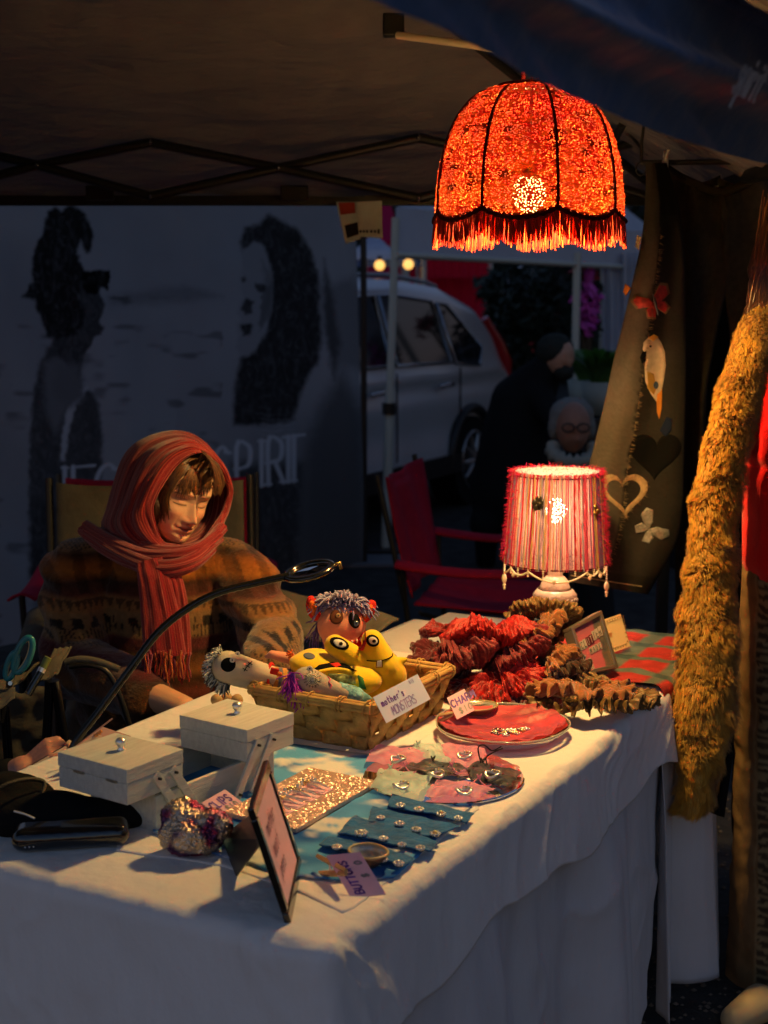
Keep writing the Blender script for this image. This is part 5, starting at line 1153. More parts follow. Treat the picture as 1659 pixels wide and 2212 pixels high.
hm = MB(); yarn_hair(hm, lambda u: hit(tb, 690+95*u, 1312+random.uniform(-10, 12)-14*math.sin(PI*u), -.002, 2.80), 210, .030, .0016, lambda p: (p-c1_)*V((1, 1.2, 1))+V((0, -.02, .012)), 1.2, .75); obj('yarn_hair', hm, m_lav, t_, stuff=True)
hm = MB(); yarn_hair(hm, lambda u: W(695+75*u, 1303-12*math.sin(PI*u), Y=2.80+random.uniform(-.02, .02)), 120, .028, .0016, lambda p: (p-c1_)+V((0, 0, .01)), 1.3, .5); obj('yarn_hair', hm, mat('pale_lilac_yarn', (.40, .36, .50), .9), t_, stuff=True)
hm = MB(); yarn_hair(hm, lambda u: W(690, 1350+random.uniform(-14, 14), Y=2.81), 14, .05, .0013, lambda p: (-.5, 0, -1), 1, .5); obj('loose_yarn', hm, m_lav2, t_, stuff=True)
me = blob([('c', W(630, 1424, Y=2.72), W(588, 1414, Y=2.71), .012, .009), ('c', W(588, 1414, Y=2.71), W(575, 1419, Y=2.71), .009, .004)], .0025, 3); obj('arm', me, m_peach, t_)
# 2 yellow big-mouth monster lying flat
c2_ = W(705, 1448, Y=2.66)
t_ = toy('yellow monster with wide black mouth and orange fuzzy crest lying under the others', c2_)
me = blob([('e', c2_+V((0, 0, .0)), (.075, .05, .030), Euler((0, .25, 0))), ('e', W(680, 1432, Y=2.69), (.045, .04, .028)), ('e', W(770, 1470, Y=2.63), (.05, .04, .028))], .0035, 5); tb = bvh(me); obj('body', me, m_yel, t_)
obj('mouth', patch(tb, [(672, 1448), (690, 1436), (718, 1430), (748, 1434), (772, 1450), (740, 1448), (705, 1447)], .002), m_felt_k, t_); obj('tongue', patch(tb, [(712, 1434), (730, 1431), (738, 1438), (724, 1443)], .0032), m_redf, t_)
obj('eye_patch', patch(tb, oval(668, 1417, 13, 7, 10), .0015), mat('slate_felt', (.12, .13, .15), .9), t_)
obj('floral_band', patch(tb, [(708, 1455), (745, 1456), (766, 1462), (770, 1478), (745, 1476), (715, 1468)], .0018), m_floral, t_); obj('green_patch', patch(tb, [(770, 1455), (785, 1465), (792, 1490), (776, 1485)], .0018), m_greenf, t_)
obj('lip', lineon(tb, [(690, 1452), (720, 1447), (750, 1450), (772, 1462)], .0045, .001), m_yel, t_)
hm = MB(); yarn_hair(hm, lambda u: W(624+34*u, 1412+28*u+random.uniform(-5, 5), Y=2.67), 130, .011, .0018, lambda p: (-.4, -.3, .6), 1, .4); obj('fuzzy_crest', hm, m_orf, t_, stuff=True)
# 3 yellow two-eyed monster
c3_ = W(832, 1462, Y=2.66)
t_ = toy('plain yellow monster with two eye stalks and one tooth at the right of the basket', c3_-V((0, 0, .05)))
me = blob([('e', c3_, (.042, .030, .044), Euler((0, .3, 0))), ('c', W(800, 1444, Y=2.655), W(724, 1394, Y=2.66), .026, .0215), ('c', W(830, 1440, Y=2.655), W(804, 1384, Y=2.66), .030, .022), ('e', W(812, 1425, Y=2.658), (.034, .026, .026)), ('c', W(855, 1432, Y=2.66), W(876, 1424, Y=2.66), .013, .005), ('c', W(810, 1492, Y=2.645), W(798, 1508, Y=2.63), .016, .010), ('c', W(860, 1490, Y=2.66), W(872, 1496, Y=2.66), .026, .018)], .003, 6)
tb = bvh(me); obj('body', me, m_yel, t_)
for (cx, cy, rx, ry, ro) in ((733, 1390, 22, 12.5, 22), (805, 1384, 15, 13, 25)):
    e_ = obj('eye_patch', patch(tb, oval(cx, cy, rx, ry, ro), .0012, back=2.65), m_felt_k, t_)
    obj('eye_white', patch(tb, oval(cx+1, cy, rx*.68, ry*.62, ro), .0026, back=2.65), m_whitef, e_); obj('pupil', patch(tb, oval(cx+3, cy+1, 4.5, 4, 0), .0036, back=2.65), m_felt_k, e_)
obj('mouth_line', lineon(tb, [(792, 1427), (812, 1428), (832, 1425), (846, 1418), (848, 1412)], .0011, back=2.64), m_felt_k, t_)
obj('tooth', patch(tb, [(815, 1427), (824, 1426), (825, 1440), (814, 1441)], .0024, back=2.64), m_whitef, t_); obj('tooth_outline', MB().tube([hit(tb, x, y, .0018, 2.64) for x, y in ((814, 1427), (813, 1442), (826, 1441), (825, 1426))], .0007, 5), m_felt_k, t_)
# 4 sock skeleton
t_ = toy('cream sock monster with black eye and white yarn hair hanging over the left rim', W(540, 1450, Y=2.64))
me = blob([('e', W(492, 1441, Y=2.60), (.031, .028, .031)), ('c', W(500, 1440, Y=2.60), W(582, 1461, Y=2.63), .028, .0215), ('c', W(500, 1462, Y=2.60), W(560, 1478, Y=2.62), .016, .015)], .0028, 5); tb = bvh(me)
P_ = pts(me); displace(me, .0005*np.sin((P_ @ np.array([.96, .1, -.25]))*2*PI/.0042)); obj('head', me, m_sock, t_)
e_ = obj('eye_patch', patch(tb, oval(493, 1436, 16.5, 15.5, -20), .0012), m_felt_k, t_); btn(e_, tb, 502, 1426, .0052); btn(t_, tb, 513, 1413, .0050)
obj('mouth_stitch', lineon(tb, [(527, 1450), (534, 1439), (544, 1429)], .0009), m_felt_k, t_)
st = MB()
for x, y in ((529, 1446), (534, 1439), (540, 1433)): st.tube([hit(tb, x-5, y-3, .001, 2.6), hit(tb, x+5, y+3, .001, 2.6)], .0008, 5)
obj('cross_stitch', st, m_felt_k, t_)
me = blob([('c', W(590, 1464, Y=2.635), W(650, 1474, Y=2.66), .0225, .024)], .003, 3); P_ = pts(me); s_ = (P_ @ np.array([.97, .2, -.15]))
col = np.where((np.sin(s_*2*PI/.017) > .1)[:, None], np.array([[.10, .12, .17]]), np.array([[.55, .26, .05]])); setcol(me, col); obj('striped_shirt', me, m_vcol_f, t_)
cc_ = W(585, 1462, Y=2.633); obj('red_collar', MB().tube([cc_+V((.004*math.cos(q), .024*math.cos(q), .025*math.sin(q))) for q in np.linspace(0, 2*PI, 21)[:-1]], .0036, 8, closed=True), m_redf, t_)
obj('bow', MB().box(W(593, 1450, Y=2.605), (.016, .006, .013), Euler((0, .3, .2))), m_redf, t_, bevel=.002); obj('bow_button', MB().ell(W(604, 1456, Y=2.603), (.0055, .004, .0045)), m_orf, t_)
for mt_, n_, sd_ in ((m_wy, 130, 1), (m_gy, 80, 2)):
    hm = MB()
    yarn_hair(hm, lambda u: W(492, 1441, Y=2.60)+V((math.cos(1.9+u*2.9)*.031, random.uniform(-.016, .014), math.sin(1.9+u*2.9)*.031)), n_, .016, .0017, lambda p: (p-W(492, 1441, Y=2.60))+V((-.004, -.006, 0)), 1.2, .3); obj('yarn_hair', hm, mt_, t_, stuff=True)
# 5 grey sock with single eye
t_ = toy('grey sock monster with one scribbled eye and magenta yarn hair at the front rim', W(690, 1490, Y=2.56))
me = blob([('e', W(662, 1470, Y=2.565), (.027, .025, .026)), ('c', W(670, 1474, Y=2.565), W(742, 1498, Y=2.57), .027, .014)], .0028, 5); tb = bvh(me); obj('body', me, m_sockg, t_)
e_ = obj('eye_patch', patch(tb, oval(675, 1467, 14, 14), .0012), m_whitef, t_); sm_ = MB()
for k in range(3): sm_.tube([hit(tb, 675+(11-2.5*k)*math.cos(a)+random.uniform(-.8, .8), 1467+(11-2.5*k)*math.sin(a), .0026, 2.55) for a in np.linspace(0, 2*PI, 19)[:-1]], .0005, 4, closed=True)
for k in range(16): a = 2*PI*k/16; sm_.tube([hit(tb, 675+13*math.cos(a), 1467+13*math.sin(a), .0022, 2.55), hit(tb, 675+19*math.cos(a), 1467+19*math.sin(a), .0012, 2.55)], .0005, 4)
obj('drawn_lashes', sm_, m_felt_k, e_); btn(e_, tb, 676, 1465, .0035); btn(t_, tb, 669, 1445, .0055)
obj('mouth_thread', lineon(tb, [(708, 1462), (713, 1468), (710, 1474), (716, 1480), (713, 1487)], .0013), mat('pink_thread', (.7, .12, .22), .8), t_)
me = blob([('c', W(738, 1492, Y=2.575), W(765, 1504, Y=2.58), .017, .020), ('c', W(765, 1504, Y=2.58), W(790, 1512, Y=2.59), .018, .012)], .003, 2); displace(me, nz(pts(me), 110, 3, 2)*.004); obj('fuzzy_tail', me, m_turq, t_)
hm = MB(); yarn_hair(hm, lambda u: W(624+6*random.random()+40*u**1.5, 1452+45*u, Y=2.545), 150, .034, .0012, lambda p: (-.15, -.25, -1), 1.6, .1); obj('yarn_hair', hm, m_mag, t_, stuff=True)
hm = MB()
for k in range(5): hm.tube(smoothpath([W(622, 1468, Y=2.55), W(634, 1456+k, Y=2.54), W(640, 1490, Y=2.535), W(668, 1502+2*k, Y=2.53), W(684, 1514, Y=2.535)], 30), .0024, 6)
obj('yarn_braid', hm, mat('violet_yarn', (.22, .05, .36), .85), t_, stuff=True)

# ================= SCRUNCHIES =================
def scrunch(c, Rr, rr, n, amp, frill, tilt, seed, nu=460, nvv=56):
    rot = np.array(Euler(tilt).to_matrix()); I, J = np.meshgrid(np.arange(nu), np.arange(nvv), indexing='ij'); th = (2*PI*I/nu).ravel(); f = (2*PI*J/nvv).ravel()
    B = np.c_[np.cos(th), np.sin(th), np.cos(f)*.55]; B2 = np.c_[np.cos(th)*1.0, np.sin(th), np.sin(f)*.55]
    wob = 1+.20*nz(np.c_[np.cos(th), np.sin(th), th*0], 1.3, seed); thw = th+.10*nz(B, 3.2, seed+1)+.05*np.sin(f+3*th)
    fold = np.abs(np.sin(n*thw))**.7; fine = np.abs(np.sin(3.1*n*thw+1.5*np.sin(f)))**.8; big = nz(B, 2.6, seed+2, 2)+nz(B2, 4.5, seed+3, 2)*.7
    e = np.exp(-(np.minimum(f, 2*PI-f)/.42)**2); crease = np.abs(nz(B2+B, 5.5, seed+5, 2))
    r = rr*(.72+amp*1.35*(fold-.5)+amp*.40*(fine-.5)+.55*big-.25*crease)+frill*e*(1+.25*np.sin(n*.5*th+seed)+.2*(fine-.5))
    r = np.maximum(r, rr*.25)
    x = Rr*wob+r*np.cos(f); z = r*np.sin(f)*(.55 if seed in (14, 15, 16) else .85)+frill*.6*e*np.sin(n*th+2*np.sin(5*th))+frill*.14*e*np.sin(3.1*n*th)+.007*np.sin(3*th+seed)+.006*nz(B, 3, seed+9)
    P = np.c_[x*np.cos(th), x*np.sin(th), z] @ rot.T
    m = MB(); m.gridpts([tuple(p) for p in P], nu, nvv, cu=True, cv=True); return m
m_r1 = mat('crimson_taffeta', (.20, .006, .010), .6, nv=(60, .35), sheen=.2, bump=(170, .0022)); m_r2 = mat('bright_red_taffeta', (.40, .012, .010), .55, nv=(60, .35), bump=(170, .0022)); m_r3 = mat('wine_velvet', (.11, .006, .012), .8, nv=(40, .3), sheen=.7, bump=(90, .003))
m_r4 = mat('red_velour', (.26, .010, .010), .75, nv=(80, .3), sheen=.6, bump=(120, .002))
m_b1 = mat('brown_velvet', (.30, .11, .028), .7, nv=(50, .25), sheen=.5, bump=(90, .002)); m_b2 = mat('bronze_pleat', (.20, .11, .035), .5, .1, nv=(60, .3)); m_b3 = mat('dark_brown_velvet', (.055, .022, .010), .8, sheen=.5, nv=(50, .3))
G1, G2 = 'red scrunchies heaped by the table lamp', 'brown scrunchies heaped by the collage frame'
def sc(name, label, x, y, Yd, Rr, rr, n, amp, fr, tilt, seed, mt, grp, dz=0):
    c = W(x, y, Y=Yd); c.z = max(c.z, ZT+rr*.6)+dz
    o = obj('x', scrunch((0, 0, 0), Rr, rr, n, amp, fr, tilt, seed), mt); o.name = name; o.location = c; tag(o, label, 'scrunchie', grp)
sc('scrunchie', 'smooth red velour scrunchie lying open at the back left of the red heap', 992, 1372, 3.05, .075, .020, 7, .10, .0, (-.18, .05, .2), 1, m_r4, G1, .01)
sc('scrunchie', 'dark wine scrunchie between the basket and the red heap', 960, 1420, 2.95, .045, .026, 15, .28, .008, (.1, .1, .4), 2, m_r3, G1)
sc('scrunchie', 'wine red ruffled scrunchie directly behind the basket corner', 935, 1450, 2.90, .038, .022, 13, .3, .010, (.0, .2, 0), 7, m_r3, G1)
sc('scrunchie', 'bright red ruffled scrunchie topmost of the red heap', 1062, 1392, 2.90, .055, .034, 13, .32, .012, (-.35, .1, .3), 3, m_r2, G1, .02)
sc('scrunchie', 'crimson scrunchie in the middle of the red heap with dark centre', 1000, 1425, 2.86, .044, .034, 12, .34, .012, (-.45, -.15, .8), 4, m_r1, G1, .01)
sc('scrunchie', 'crimson scrunchie with dark ruffled hole at the right of the red heap', 1115, 1430, 2.88, .046, .030, 14, .34, .010, (-.6, .1, 1.6), 5, m_r1, G1, .02)
sc('scrunchie', 'red scrunchie lowest in front of the red heap, above the glass dish', 1085, 1480, 2.80, .046, .032, 12, .36, .012, (-.3, .12, 2.3), 6, m_r2, G1)
sc('scrunchie', 'dark wine scrunchie trailing toward the glass dish', 1135, 1510, 2.76, .036, .020, 13, .36, .010, (.0, .1, 1.3), 8, m_r3, G1)
sc('scrunchie', 'deep wine scrunchie under the front of the red heap', 1030, 1490, 2.82, .045, .020, 15, .36, .010, (.0, -.05, 1.3), 12, m_r3, G1)
sc('scrunchie', 'brown pleated scrunchie standing up against the lamp base', 1172, 1370, 3.00, .052, .028, 34, .14, .010, (-.75, .15, .2), 9, m_b2, G2, .03)
sc('scrunchie', 'tawny velvet scrunchie leaning on the brown pleated one', 1150, 1395, 2.93, .045, .022, 14, .25, .020, (-.6, -.2, .9), 10, m_b1, G2, .02)
sc('scrunchie', 'tawny velvet scrunchie in the middle of the brown heap', 1182, 1435, 2.86, .038, .022, 12, .3, .014, (-.4, .3, 2.1), 11, m_b1, G2)
sc('scrunchie', 'dark brown scrunchie with pale frilled edge behind the collage frame foot', 1205, 1452, 2.84, .030, .026, 18, .2, .018, (-.3, -.2, .5), 13, m_b3, G2)
sc('scrunchie', 'bronze fan pleated scrunchie drooping at the table edge', 1335, 1490, 2.80, .046, .018, 34, .16, .020, (-.10, .30, .2), 14, m_b2, G2, .0)
sc('scrunchie', 'large tawny scrunchie with scalloped bronze frill nearest the table edge', 1255, 1495, 2.72, .066, .024, 17, .30, .022, (-.16, .10, .3), 15, m_b1, G2, .004)
sc('scrunchie', 'bronze frilled scrunchie beneath the large tawny one', 1262, 1508, 2.71, .074, .014, 30, .2, .024, (-.10, .10, 1.3), 16, m_b2, G2, -.004)

# ================= FOIL LUMP =================
fc_ = W(417, 1800, z=ZT+.032); me = blob([('e', fc_, (.050, .040, .032)), ('e', fc_+V((-.014, .012, .022)), (.034, .028, .026)), ('e', fc_+V((.024, .0, .010)), (.034, .030, .026))], .0016, 2)
P_ = pts(me); a_ = nz(P_, 42, 1, 1); b_ = nz(P_, 110, 2, 2); displace(me, .004*np.abs(a_)*-2+.0040*np.abs(b_)+.0026*np.abs(nz(P_, 230, 5))+.0010*nz(P_, 420, 6)); k = sst(-.25, .15, nz(P_, 40, 7, 2))[:, None]; k2 = sst(-.1, .3, nz(P_, 55, 9, 2))[:, None]
col = (np.array([.30, .02, .10])*(1-k2)+np.array([.13, .05, .14])*k2)*(1-k)+np.array([.62, .50, .38])*k; setcol(me, col)
mf = mat('crumpled_foil', attr=True, rough=.25, metal=.8, bump=(220, .003)); tag(obj('foil_ornament', me, mf), 'crumpled silver and purple foil lump in front of the sewing box', 'ornament')

# ================= BLACK CASE AND BAG =================
m_gloss = mat('black_gloss', (.008, .008, .009), .18, coat=.8); m_blackcloth = mat('black_cloth', (.008, .008, .009), .9, bump=(60, .004))
w0, w1 = W(20, 1858, z=ZT+.002), W(282, 1841, z=ZT+.002); d_ = (w1-w0).normalized(); n_ = V((-d_.y, d_.x, 0))
cs = thing('glasses_case', 'long glossy black case lying at the left end of the table', 'case', (w0+w1)/2)
me = blob([('c', w0+n_*q+d_*.018+V((0, 0, .018)), w1+n_*q-d_*.018+V((0, 0, .018)), .0175, .0175) for q in (.030, .037, .044, .051, .058)], .004, 3); obj('case_body', me, m_gloss, cs)
obj('seam', MB().tube([w0+n_*.0118+d_*.012+V((0, 0, .020)), w1+n_*.0118-d_*.012+V((0, 0, .020))], .0009, 5), m_dark_metal, cs)
bt2 = MB()
for k in range(3): bt2.ell(w0+n_*.0125+d_*(.022+.006*k)+V((0, 0, .013)), .0013, None, 6, 5)
obj('indicator_dots', bt2, mat('white_dot', (.7, .7, .7), .4), cs)
bg0 = W(120, 1760, z=ZT+.02); me = blob([('e', bg0+V((-.03, .0, .0)), (.13, .05, .035)), ('e', bg0+V((.06, .01, -.005)), (.10, .04, .028)), ('e', bg0+V((-.09, .05, .0)), (.08, .06, .05))], .006, 4); displace(me, nz(pts(me), 18, 4, 3)*.008)
bgt = thing('cloth_bag', 'limp black cloth bag with a cord handle behind the glossy case', 'bag', bg0-V((0, 0, .02))); obj('bag_body', me, m_blackcloth, bgt)
obj('cord_handle', MB().tube(smoothpath([W(-20, 1712, Y=2.05), W(20, 1692, Y=2.07), W(62, 1683, Y=2.1), W(95, 1690, Y=2.12), W(90, 1720, Y=2.1)], 30), .0035, 8), mat('cord_handle', (.03, .022, .012), .6, bump=(300, .002)), bgt)
obj('zip', MB().tube(smoothpath([W(30, 1752, Y=2.0), W(52, 1758, Y=2.0), W(75, 1768, Y=2.0)], 8), .0015, 5), m_silver, bgt)

# ================= MAGNIFIER =================
mg = thing('magnifier_lamp', 'black gooseneck magnifying lamp arching in front of the hooded seller', 'lamp', W(150, 1625, z=ZT))
path = smoothpath([W(150, 1640, Y=2.46), W(165, 1600, Y=2.47), W(215, 1535, Y=2.49), W(285, 1440, Y=2.51), W(340, 1368, Y=2.53), W(400, 1318, Y=2.55), W(470, 1281, Y=2.56), W(560, 1258, Y=2.57), W(625, 1244, Y=2.58)], 90)
gm = MB().tube(path, [.0068+.0006*(k % 2) for k in range(90)], 12); obj('gooseneck', gm, mat('gooseneck', (.035, .033, .03), .22, .7), mg)
obj('clamp', MB().box(W(148, 1640, Y=2.46)-V((0, 0, .02)), (.04, .05, .05)), m_black, mg, bevel=.004)
hc_ = W(668, 1233, Y=2.585); hr = Euler((R(8), R(-13), 0)).to_matrix()
hp = lambda x, y, z: hc_+hr @ V((x, y, z))
obj('lens_housing', MB().gridpts([hp(r*math.cos(a)*1.0, r*math.sin(a), z) for a in np.linspace(0, 2*PI, 49)[:-1] for r, z in ((.036, -.004), (.048, -.004), (.050, 0), (.048, .005), (.036, .005), (.036, -.004))], 48, 6, cu=True), m_gloss, mg)
obj('lens', MB().gridpts([hp(r*math.cos(a), r*math.sin(a), .0015*(1-r/.036)) for a in np.linspace(0, 2*PI, 33)[:-1] for r in (0.0005, .018, .036)], 32, 3, cu=True), m_glass, mg)
obj('neck_joint', MB().tube([W(618, 1247, Y=2.58), hp(-.046, 0, 0)], [.0085, .007], 10), m_black, mg)
obj('handle_tab', MB().tube([hp(.048, 0, 0), hp(.058, 0, .002), hp(.058, 0, -.010)], .0035, 8), m_brass, mg)
# ================= HANDS =================
def hand_parts(w, fw_, up, side, s=1.0, curl=.9, spread=.012, thumb_in=1.0):
    """w wrist point, fw_ direction of the fingers, up = back of the hand, side = thumb side"""
    fw_ = V(fw_).normalized(); up = V(up); up = (up-fw_*up.dot(fw_)).normalized(); side = (V(side)-fw_*V(side).dot(fw_)-up*V(side).dot(up)).normalized()
    P = lambda f, u, d: V(w)+fw_*(f*s)+up*(u*s)+side*(d*s); out = []
    for d in (-.028, -.010, .008, .026): out.append(('c', P(.008, 0, d*.55), P(.078, .002, d), .0155*s, .0115*s))
    for d, L in ((-.030, .052), (-.011, .068), (.009, .074), (.028, .066)):
        a = P(.080, .002, d); c1 = curl*.6; f1, u1 = math.cos(c1)*L*.45, -math.sin(c1)*L*.45; b = P(.080+f1, .002+u1, d*1.05)
        c2 = curl*1.5; f2, u2 = math.cos(c2)*L*.33, -math.sin(c2)*L*.33; c = P(.080+f1+f2, .002+u1+u2, d*1.02); c3 = curl*2.1
        e = P(.080+f1+f2+math.cos(c3)*L*.25, .002+u1+u2-math.sin(c3)*L*.25, d)
        out += [('c', a, b, .0092*s, .0084*s), ('c', b, c, .0084*s, .0078*s), ('c', c, e, .0078*s, .0066*s)]
    a = P(.022, -.004, .026); b = P(.052, -.012*thumb_in, .050); c = P(.078, -.022*thumb_in, .050-.012*thumb_in); out += [('c', a, b, .0145*s, .0105*s), ('c', b, c, .0100*s, .0078*s)]
    return out
def merge(meshes):
    m = MB()
    for me in meshes: m.add([v.co for v in me.vertices], [tuple(p.vertices) for p in me.polygons], True)
    return m

# ================= SELLER =================
SY = 3.28
seller = thing('person', 'seated seller in red hooded scarf and patterned brown jumper, looking down and smiling', 'person', W(360, 1600, Y=3.35)*V((1, 1, 0)))
hrot = Matrix.Rotation(R(38), 3, 'Z') @ Matrix.Rotation(R(14), 3, 'X') @ Matrix.Rotation(R(13), 3, 'Y')
eyeM = W(421, 1090, Y=3.145); hcen = eyeM-hrot @ V((0, -.086, 0)); HS = .97
zs_ = [.116, .112, .10, .08, .05, .02, 0, -.03, -.06, -.085, -.10, -.110, -.116]
ws_ = [.002, .020, .043, .060, .071, .0735, .0725, .0675, .0575, .045, .033, .020, .003]
fs_ = [.002, .022, .050, .070, .084, .089, .084, .086, .0865, .083, .076, .060, .035]
bs_ = [.002, .022, .052, .076, .092, .094, .090, .078, .055, .035, .020, .0, -.02]
def face(nu=300, nv=240):
    vs = []; loc = []
    Gs = lambda x, z, cx, cz, sx, sz: math.exp(-((x-cx)/sx)**2-((z-cz)/sz)**2)
    for i in range(nu):
        q = i/nu*2-1; t = PI*(q*.45+.55*q**3)     # dense at the front
        for j in range(nv):
            z = .116-.232*j/(nv-1); w = np.interp(-z, [-a for a in zs_], ws_); f = np.interp(-z, [-a for a in zs_], fs_); b = np.interp(-z, [-a for a in zs_], bs_)
            c, s_ = math.cos(t), math.sin(t); x = w*math.copysign(abs(s_)**.93, s_); y = -(f if c > 0 else b)*math.copysign(abs(c)**.9, c)
            if c > 0:
                m = min(1, c*2.2); G = lambda *a: Gs(x, z, *a); ax_ = abs(x); d = 0
                d += .0255*Gs(x, z, 0, -.038, .0095, .012)+.014*Gs(x, z, 0, -.022, .0075, .016)+.007*Gs(x, z, 0, -.002, .007, .016)   # nose
                d += .009*Gs(ax_, z, .0125, -.042, .0062, .0068)                     # wings
                d -= .0085*Gs(ax_, z, .031, -.001, .018, .013)                       # sockets
                d += .0075*Gs(ax_, z, .031, -.003, .0135, .0078)                     # lids
                d -= .0012*Gs(ax_, z, .031, .0065, .013, .0022)                      # lid crease
                d += .0045*Gs(ax_, z, .028, .019, .020, .007)                        # brow
                d += .0055*Gs(ax_, z, .044, -.030, .016, .016)                       # cheeks
                zl = -.0635+2.6*x*x
                d += .0050*Gs(x, z, 0, zl+.0058, .017, .0042)+.0062*Gs(x, z, 0, zl-.0062, .015, .0048)-.0030*Gs(x, z, 0, zl, .022, .0016)
                d -= .0035*Gs(ax_, z, .0270, zl, .004, .006)                         # mouth corners
                d -= .0020*Gs(x, z, 0, -.052, .004, .006)-.0*1                       # philtrum
                d -= .0050*Gs(x, z, 0, -.077, .018, .005)
                d += .0070*Gs(x, z, 0, -.094, .017, .012)                            # chin
                d -= .0028*Gs(ax_, z, .027+.12*(-.05-z), -.052, .0035, .013)         # smile fold
                y -= d*m
            vs.append(hcen+hrot @ (V((x, y, z))*HS)); loc.append((x, y, z, c))
    m = MB(); m.gridpts(vs, nu, nv, cu=True); return m, np.array(loc)
fm_, L_ = face(); x, y, z, c = L_.T; ax_ = np.abs(x); n0 = len(x)
skin = np.tile([[.74, .42, .25]], (n0, 1)); fr = c > .1
def mixc(mask, colr):
    global skin
    mask = (mask*fr)[:, None]; skin = skin*(1-mask)+np.array(colr)*mask
g2 = lambda a, b, sx, sz: np.exp(-((ax_-a)/sx)**2-((z-b)/sz)**2)
mixc(.45*g2(.042, -.032, .016, .014), (.66, .20, .13)); mixc(.35*g2(0, -.038, .011, .010), (.66, .22, .14)); mixc(.4*g2(.031, .002, .016, .007), (.42, .19, .13))
zl = -.0635+2.6*x*x; lipm = (ax_ < .024)*np.clip(1.35-np.abs((z-zl)/(.0088*(1-(ax_/.0245)**2)+1e-5)), 0, 1); mixc(.75*np.clip(lipm, 0, 1), (.46, .11, .10))
mixc((ax_ < .0245)*np.exp(-((z-zl)/.0013)**2)*.9, (.08, .02, .02))
zla = -.0088+9*(ax_-.031)**2; mixc((np.abs(ax_-.031) < .0145)*np.exp(-((z-zla)/.0013)**2)*.95, (.015, .008, .006)); mixc((np.abs(ax_-.031) < .013)*np.exp(-((z-(.0060-6*(ax_-.031)**2))/.0011)**2)*.5, (.22, .09, .06))
mixc((np.abs(ax_-.031) < .019)*np.exp(-((z-(.0205-9*(ax_-.029)**2))/.0026)**2)*.8, (.10, .045, .025)); mixc(g2(.0065, -.0475, .003, .0018)*.9, (.05, .02, .015))
mk = (sst(.050, .064, z+.25*np.clip(ax_-.045, 0, 1))*1.0)[:, None]; skin = skin*(1-mk)+np.array([.05, .02, .01])*mk
bk2 = (c < .12)[:, None]; skin = np.where(bk2, np.array([[.05, .02, .01]]), skin)
skin *= (1+.03*nz(L_[:, :3], 160, 3, 2))[:, None]
neck = blob([('c', hcen+hrot @ V((0, .02, -.06)), W(352, 1215, Y=3.34), .052, .056)], .006, 2)
wr1 = W(398, 1532, Y=2.90); el1 = W(240, 1468, Y=3.08); wr2 = W(560, 1440, Y=2.98); el2 = W(600, 1380, Y=3.14)
arm1 = blob([('c', el1, wr1, .042, .029)]+hand_parts(wr1, (.5, -.45, -.42), (0, .2, 1), (.6, .6, .2), .95, .8), .0035, 4)
arm2 = blob([('c', el2, wr2, .040, .028)]+hand_parts(wr2, (-.35, -.8, -.45), (0, .2, 1), (-.8, .2, .1), .95, .8), .0035, 4)
fm_.add([v.co for v in neck.vertices], [tuple(p.vertices) for p in neck.polygons], True)
for a_ in (arm1, arm2): fm_.add([v.co for v in a_.vertices], [tuple(p.vertices) for p in a_.polygons], True)
me = fm_.mesh(); fb = bvh(me); P_ = pts(me); col = np.tile([[.70, .38, .22]], (len(P_), 1)); col[:n0] = skin; setcol(me, col)
m_face = mat('face_skin', attr=True, rough=.48, bump=(260, .0006)); m_face.node_tree.nodes['Principled BSDF'].inputs['Subsurface Weight'].default_value = .12; m_face.node_tree.nodes['Principled BSDF'].inputs['Subsurface Radius'].default_value = (.02, .008, .004); m_face.node_tree.nodes['Principled BSDF'].inputs['Subsurface Scale'].default_value = .3
obj('body', me, m_face, seller)
# hair
hairm = MB(); hcol = []
def strand(ctrl, r, shade, off0=.003, lift=.008):
    pp = []
    sm__ = smoothpath(ctrl, 10)
    for k, (x, y) in enumerate(sm__):
        t = k/9; p = hit(fb, x, y, off0+lift*math.sin(PI*min(1, t*1.1)), 3.12)
        if p.y > 3.26: p = W(x, y, Y=3.17)
        pp.append(p)
    n0 = len(hairm.v); hairm.tube(pp, [r*.8]+[r]*7+[r*.6, r*.2], 5); hcol.extend([shade]*(len(hairm.v)-n0))
for k in range(420):
    u = random.random(); j = lambda s: random.gauss(0, s); b_ = random.choice([(.09, .035, .012), (.14, .055, .016), (.05, .02, .008), (.22, .09, .022)])
    if u < .45:
        s = random.random(); strand([(428+j(4), 984+j(3)), (388-12*s+j(3), 1022+j(4)), (364-24*s+j(3), 1062+j(5)), (362-24*s+j(5), 1096+18*s+j(12))], .0019, tuple(.6*q for q in b_), lift=.012)
    elif u < .8:
        s = random.random(); strand([(432+8*s+j(3), 982+j(3)), (410+28*s+j(3), 1018+j(3)), (393+50*s+j(4), 1042+j(4)), (382+62*s+j(6), 1064-4*s+j(9))], .0016, b_, lift=.008)
    else:
        s = random.random(); strand([(436+10*s+j(3), 983+j(3)), (444+28*s+j(3), 1010+j(3)), (446+36*s+j(3), 1038+j(3)), (440+40*s+j(4), 1056+12*s+j(6))], .0015, b_, lift=.009)
me = hairm.mesh(); setcol(me, np.array(hcol)); m_hair = mat('auburn_hair', attr=True, rough=.38); obj('hair', me, m_hair, seller)
hb = blob([('e', hcen+hrot @ V((0, .016, .008)), (.074, .076, .080)), ('e', hcen+hrot @ V((-.045, .0, -.02)), (.035, .05, .07)), ('e', hcen+hrot @ V((.05, .01, .0)), (.03, .05, .07))], .006, 4); displace(hb, nz(pts(hb), 60, 5, 2)*.004)
obj('hair_back', hb, mat('dark_brown_hair', (.04, .016, .007), .5, bump=(200, .003)), seller)
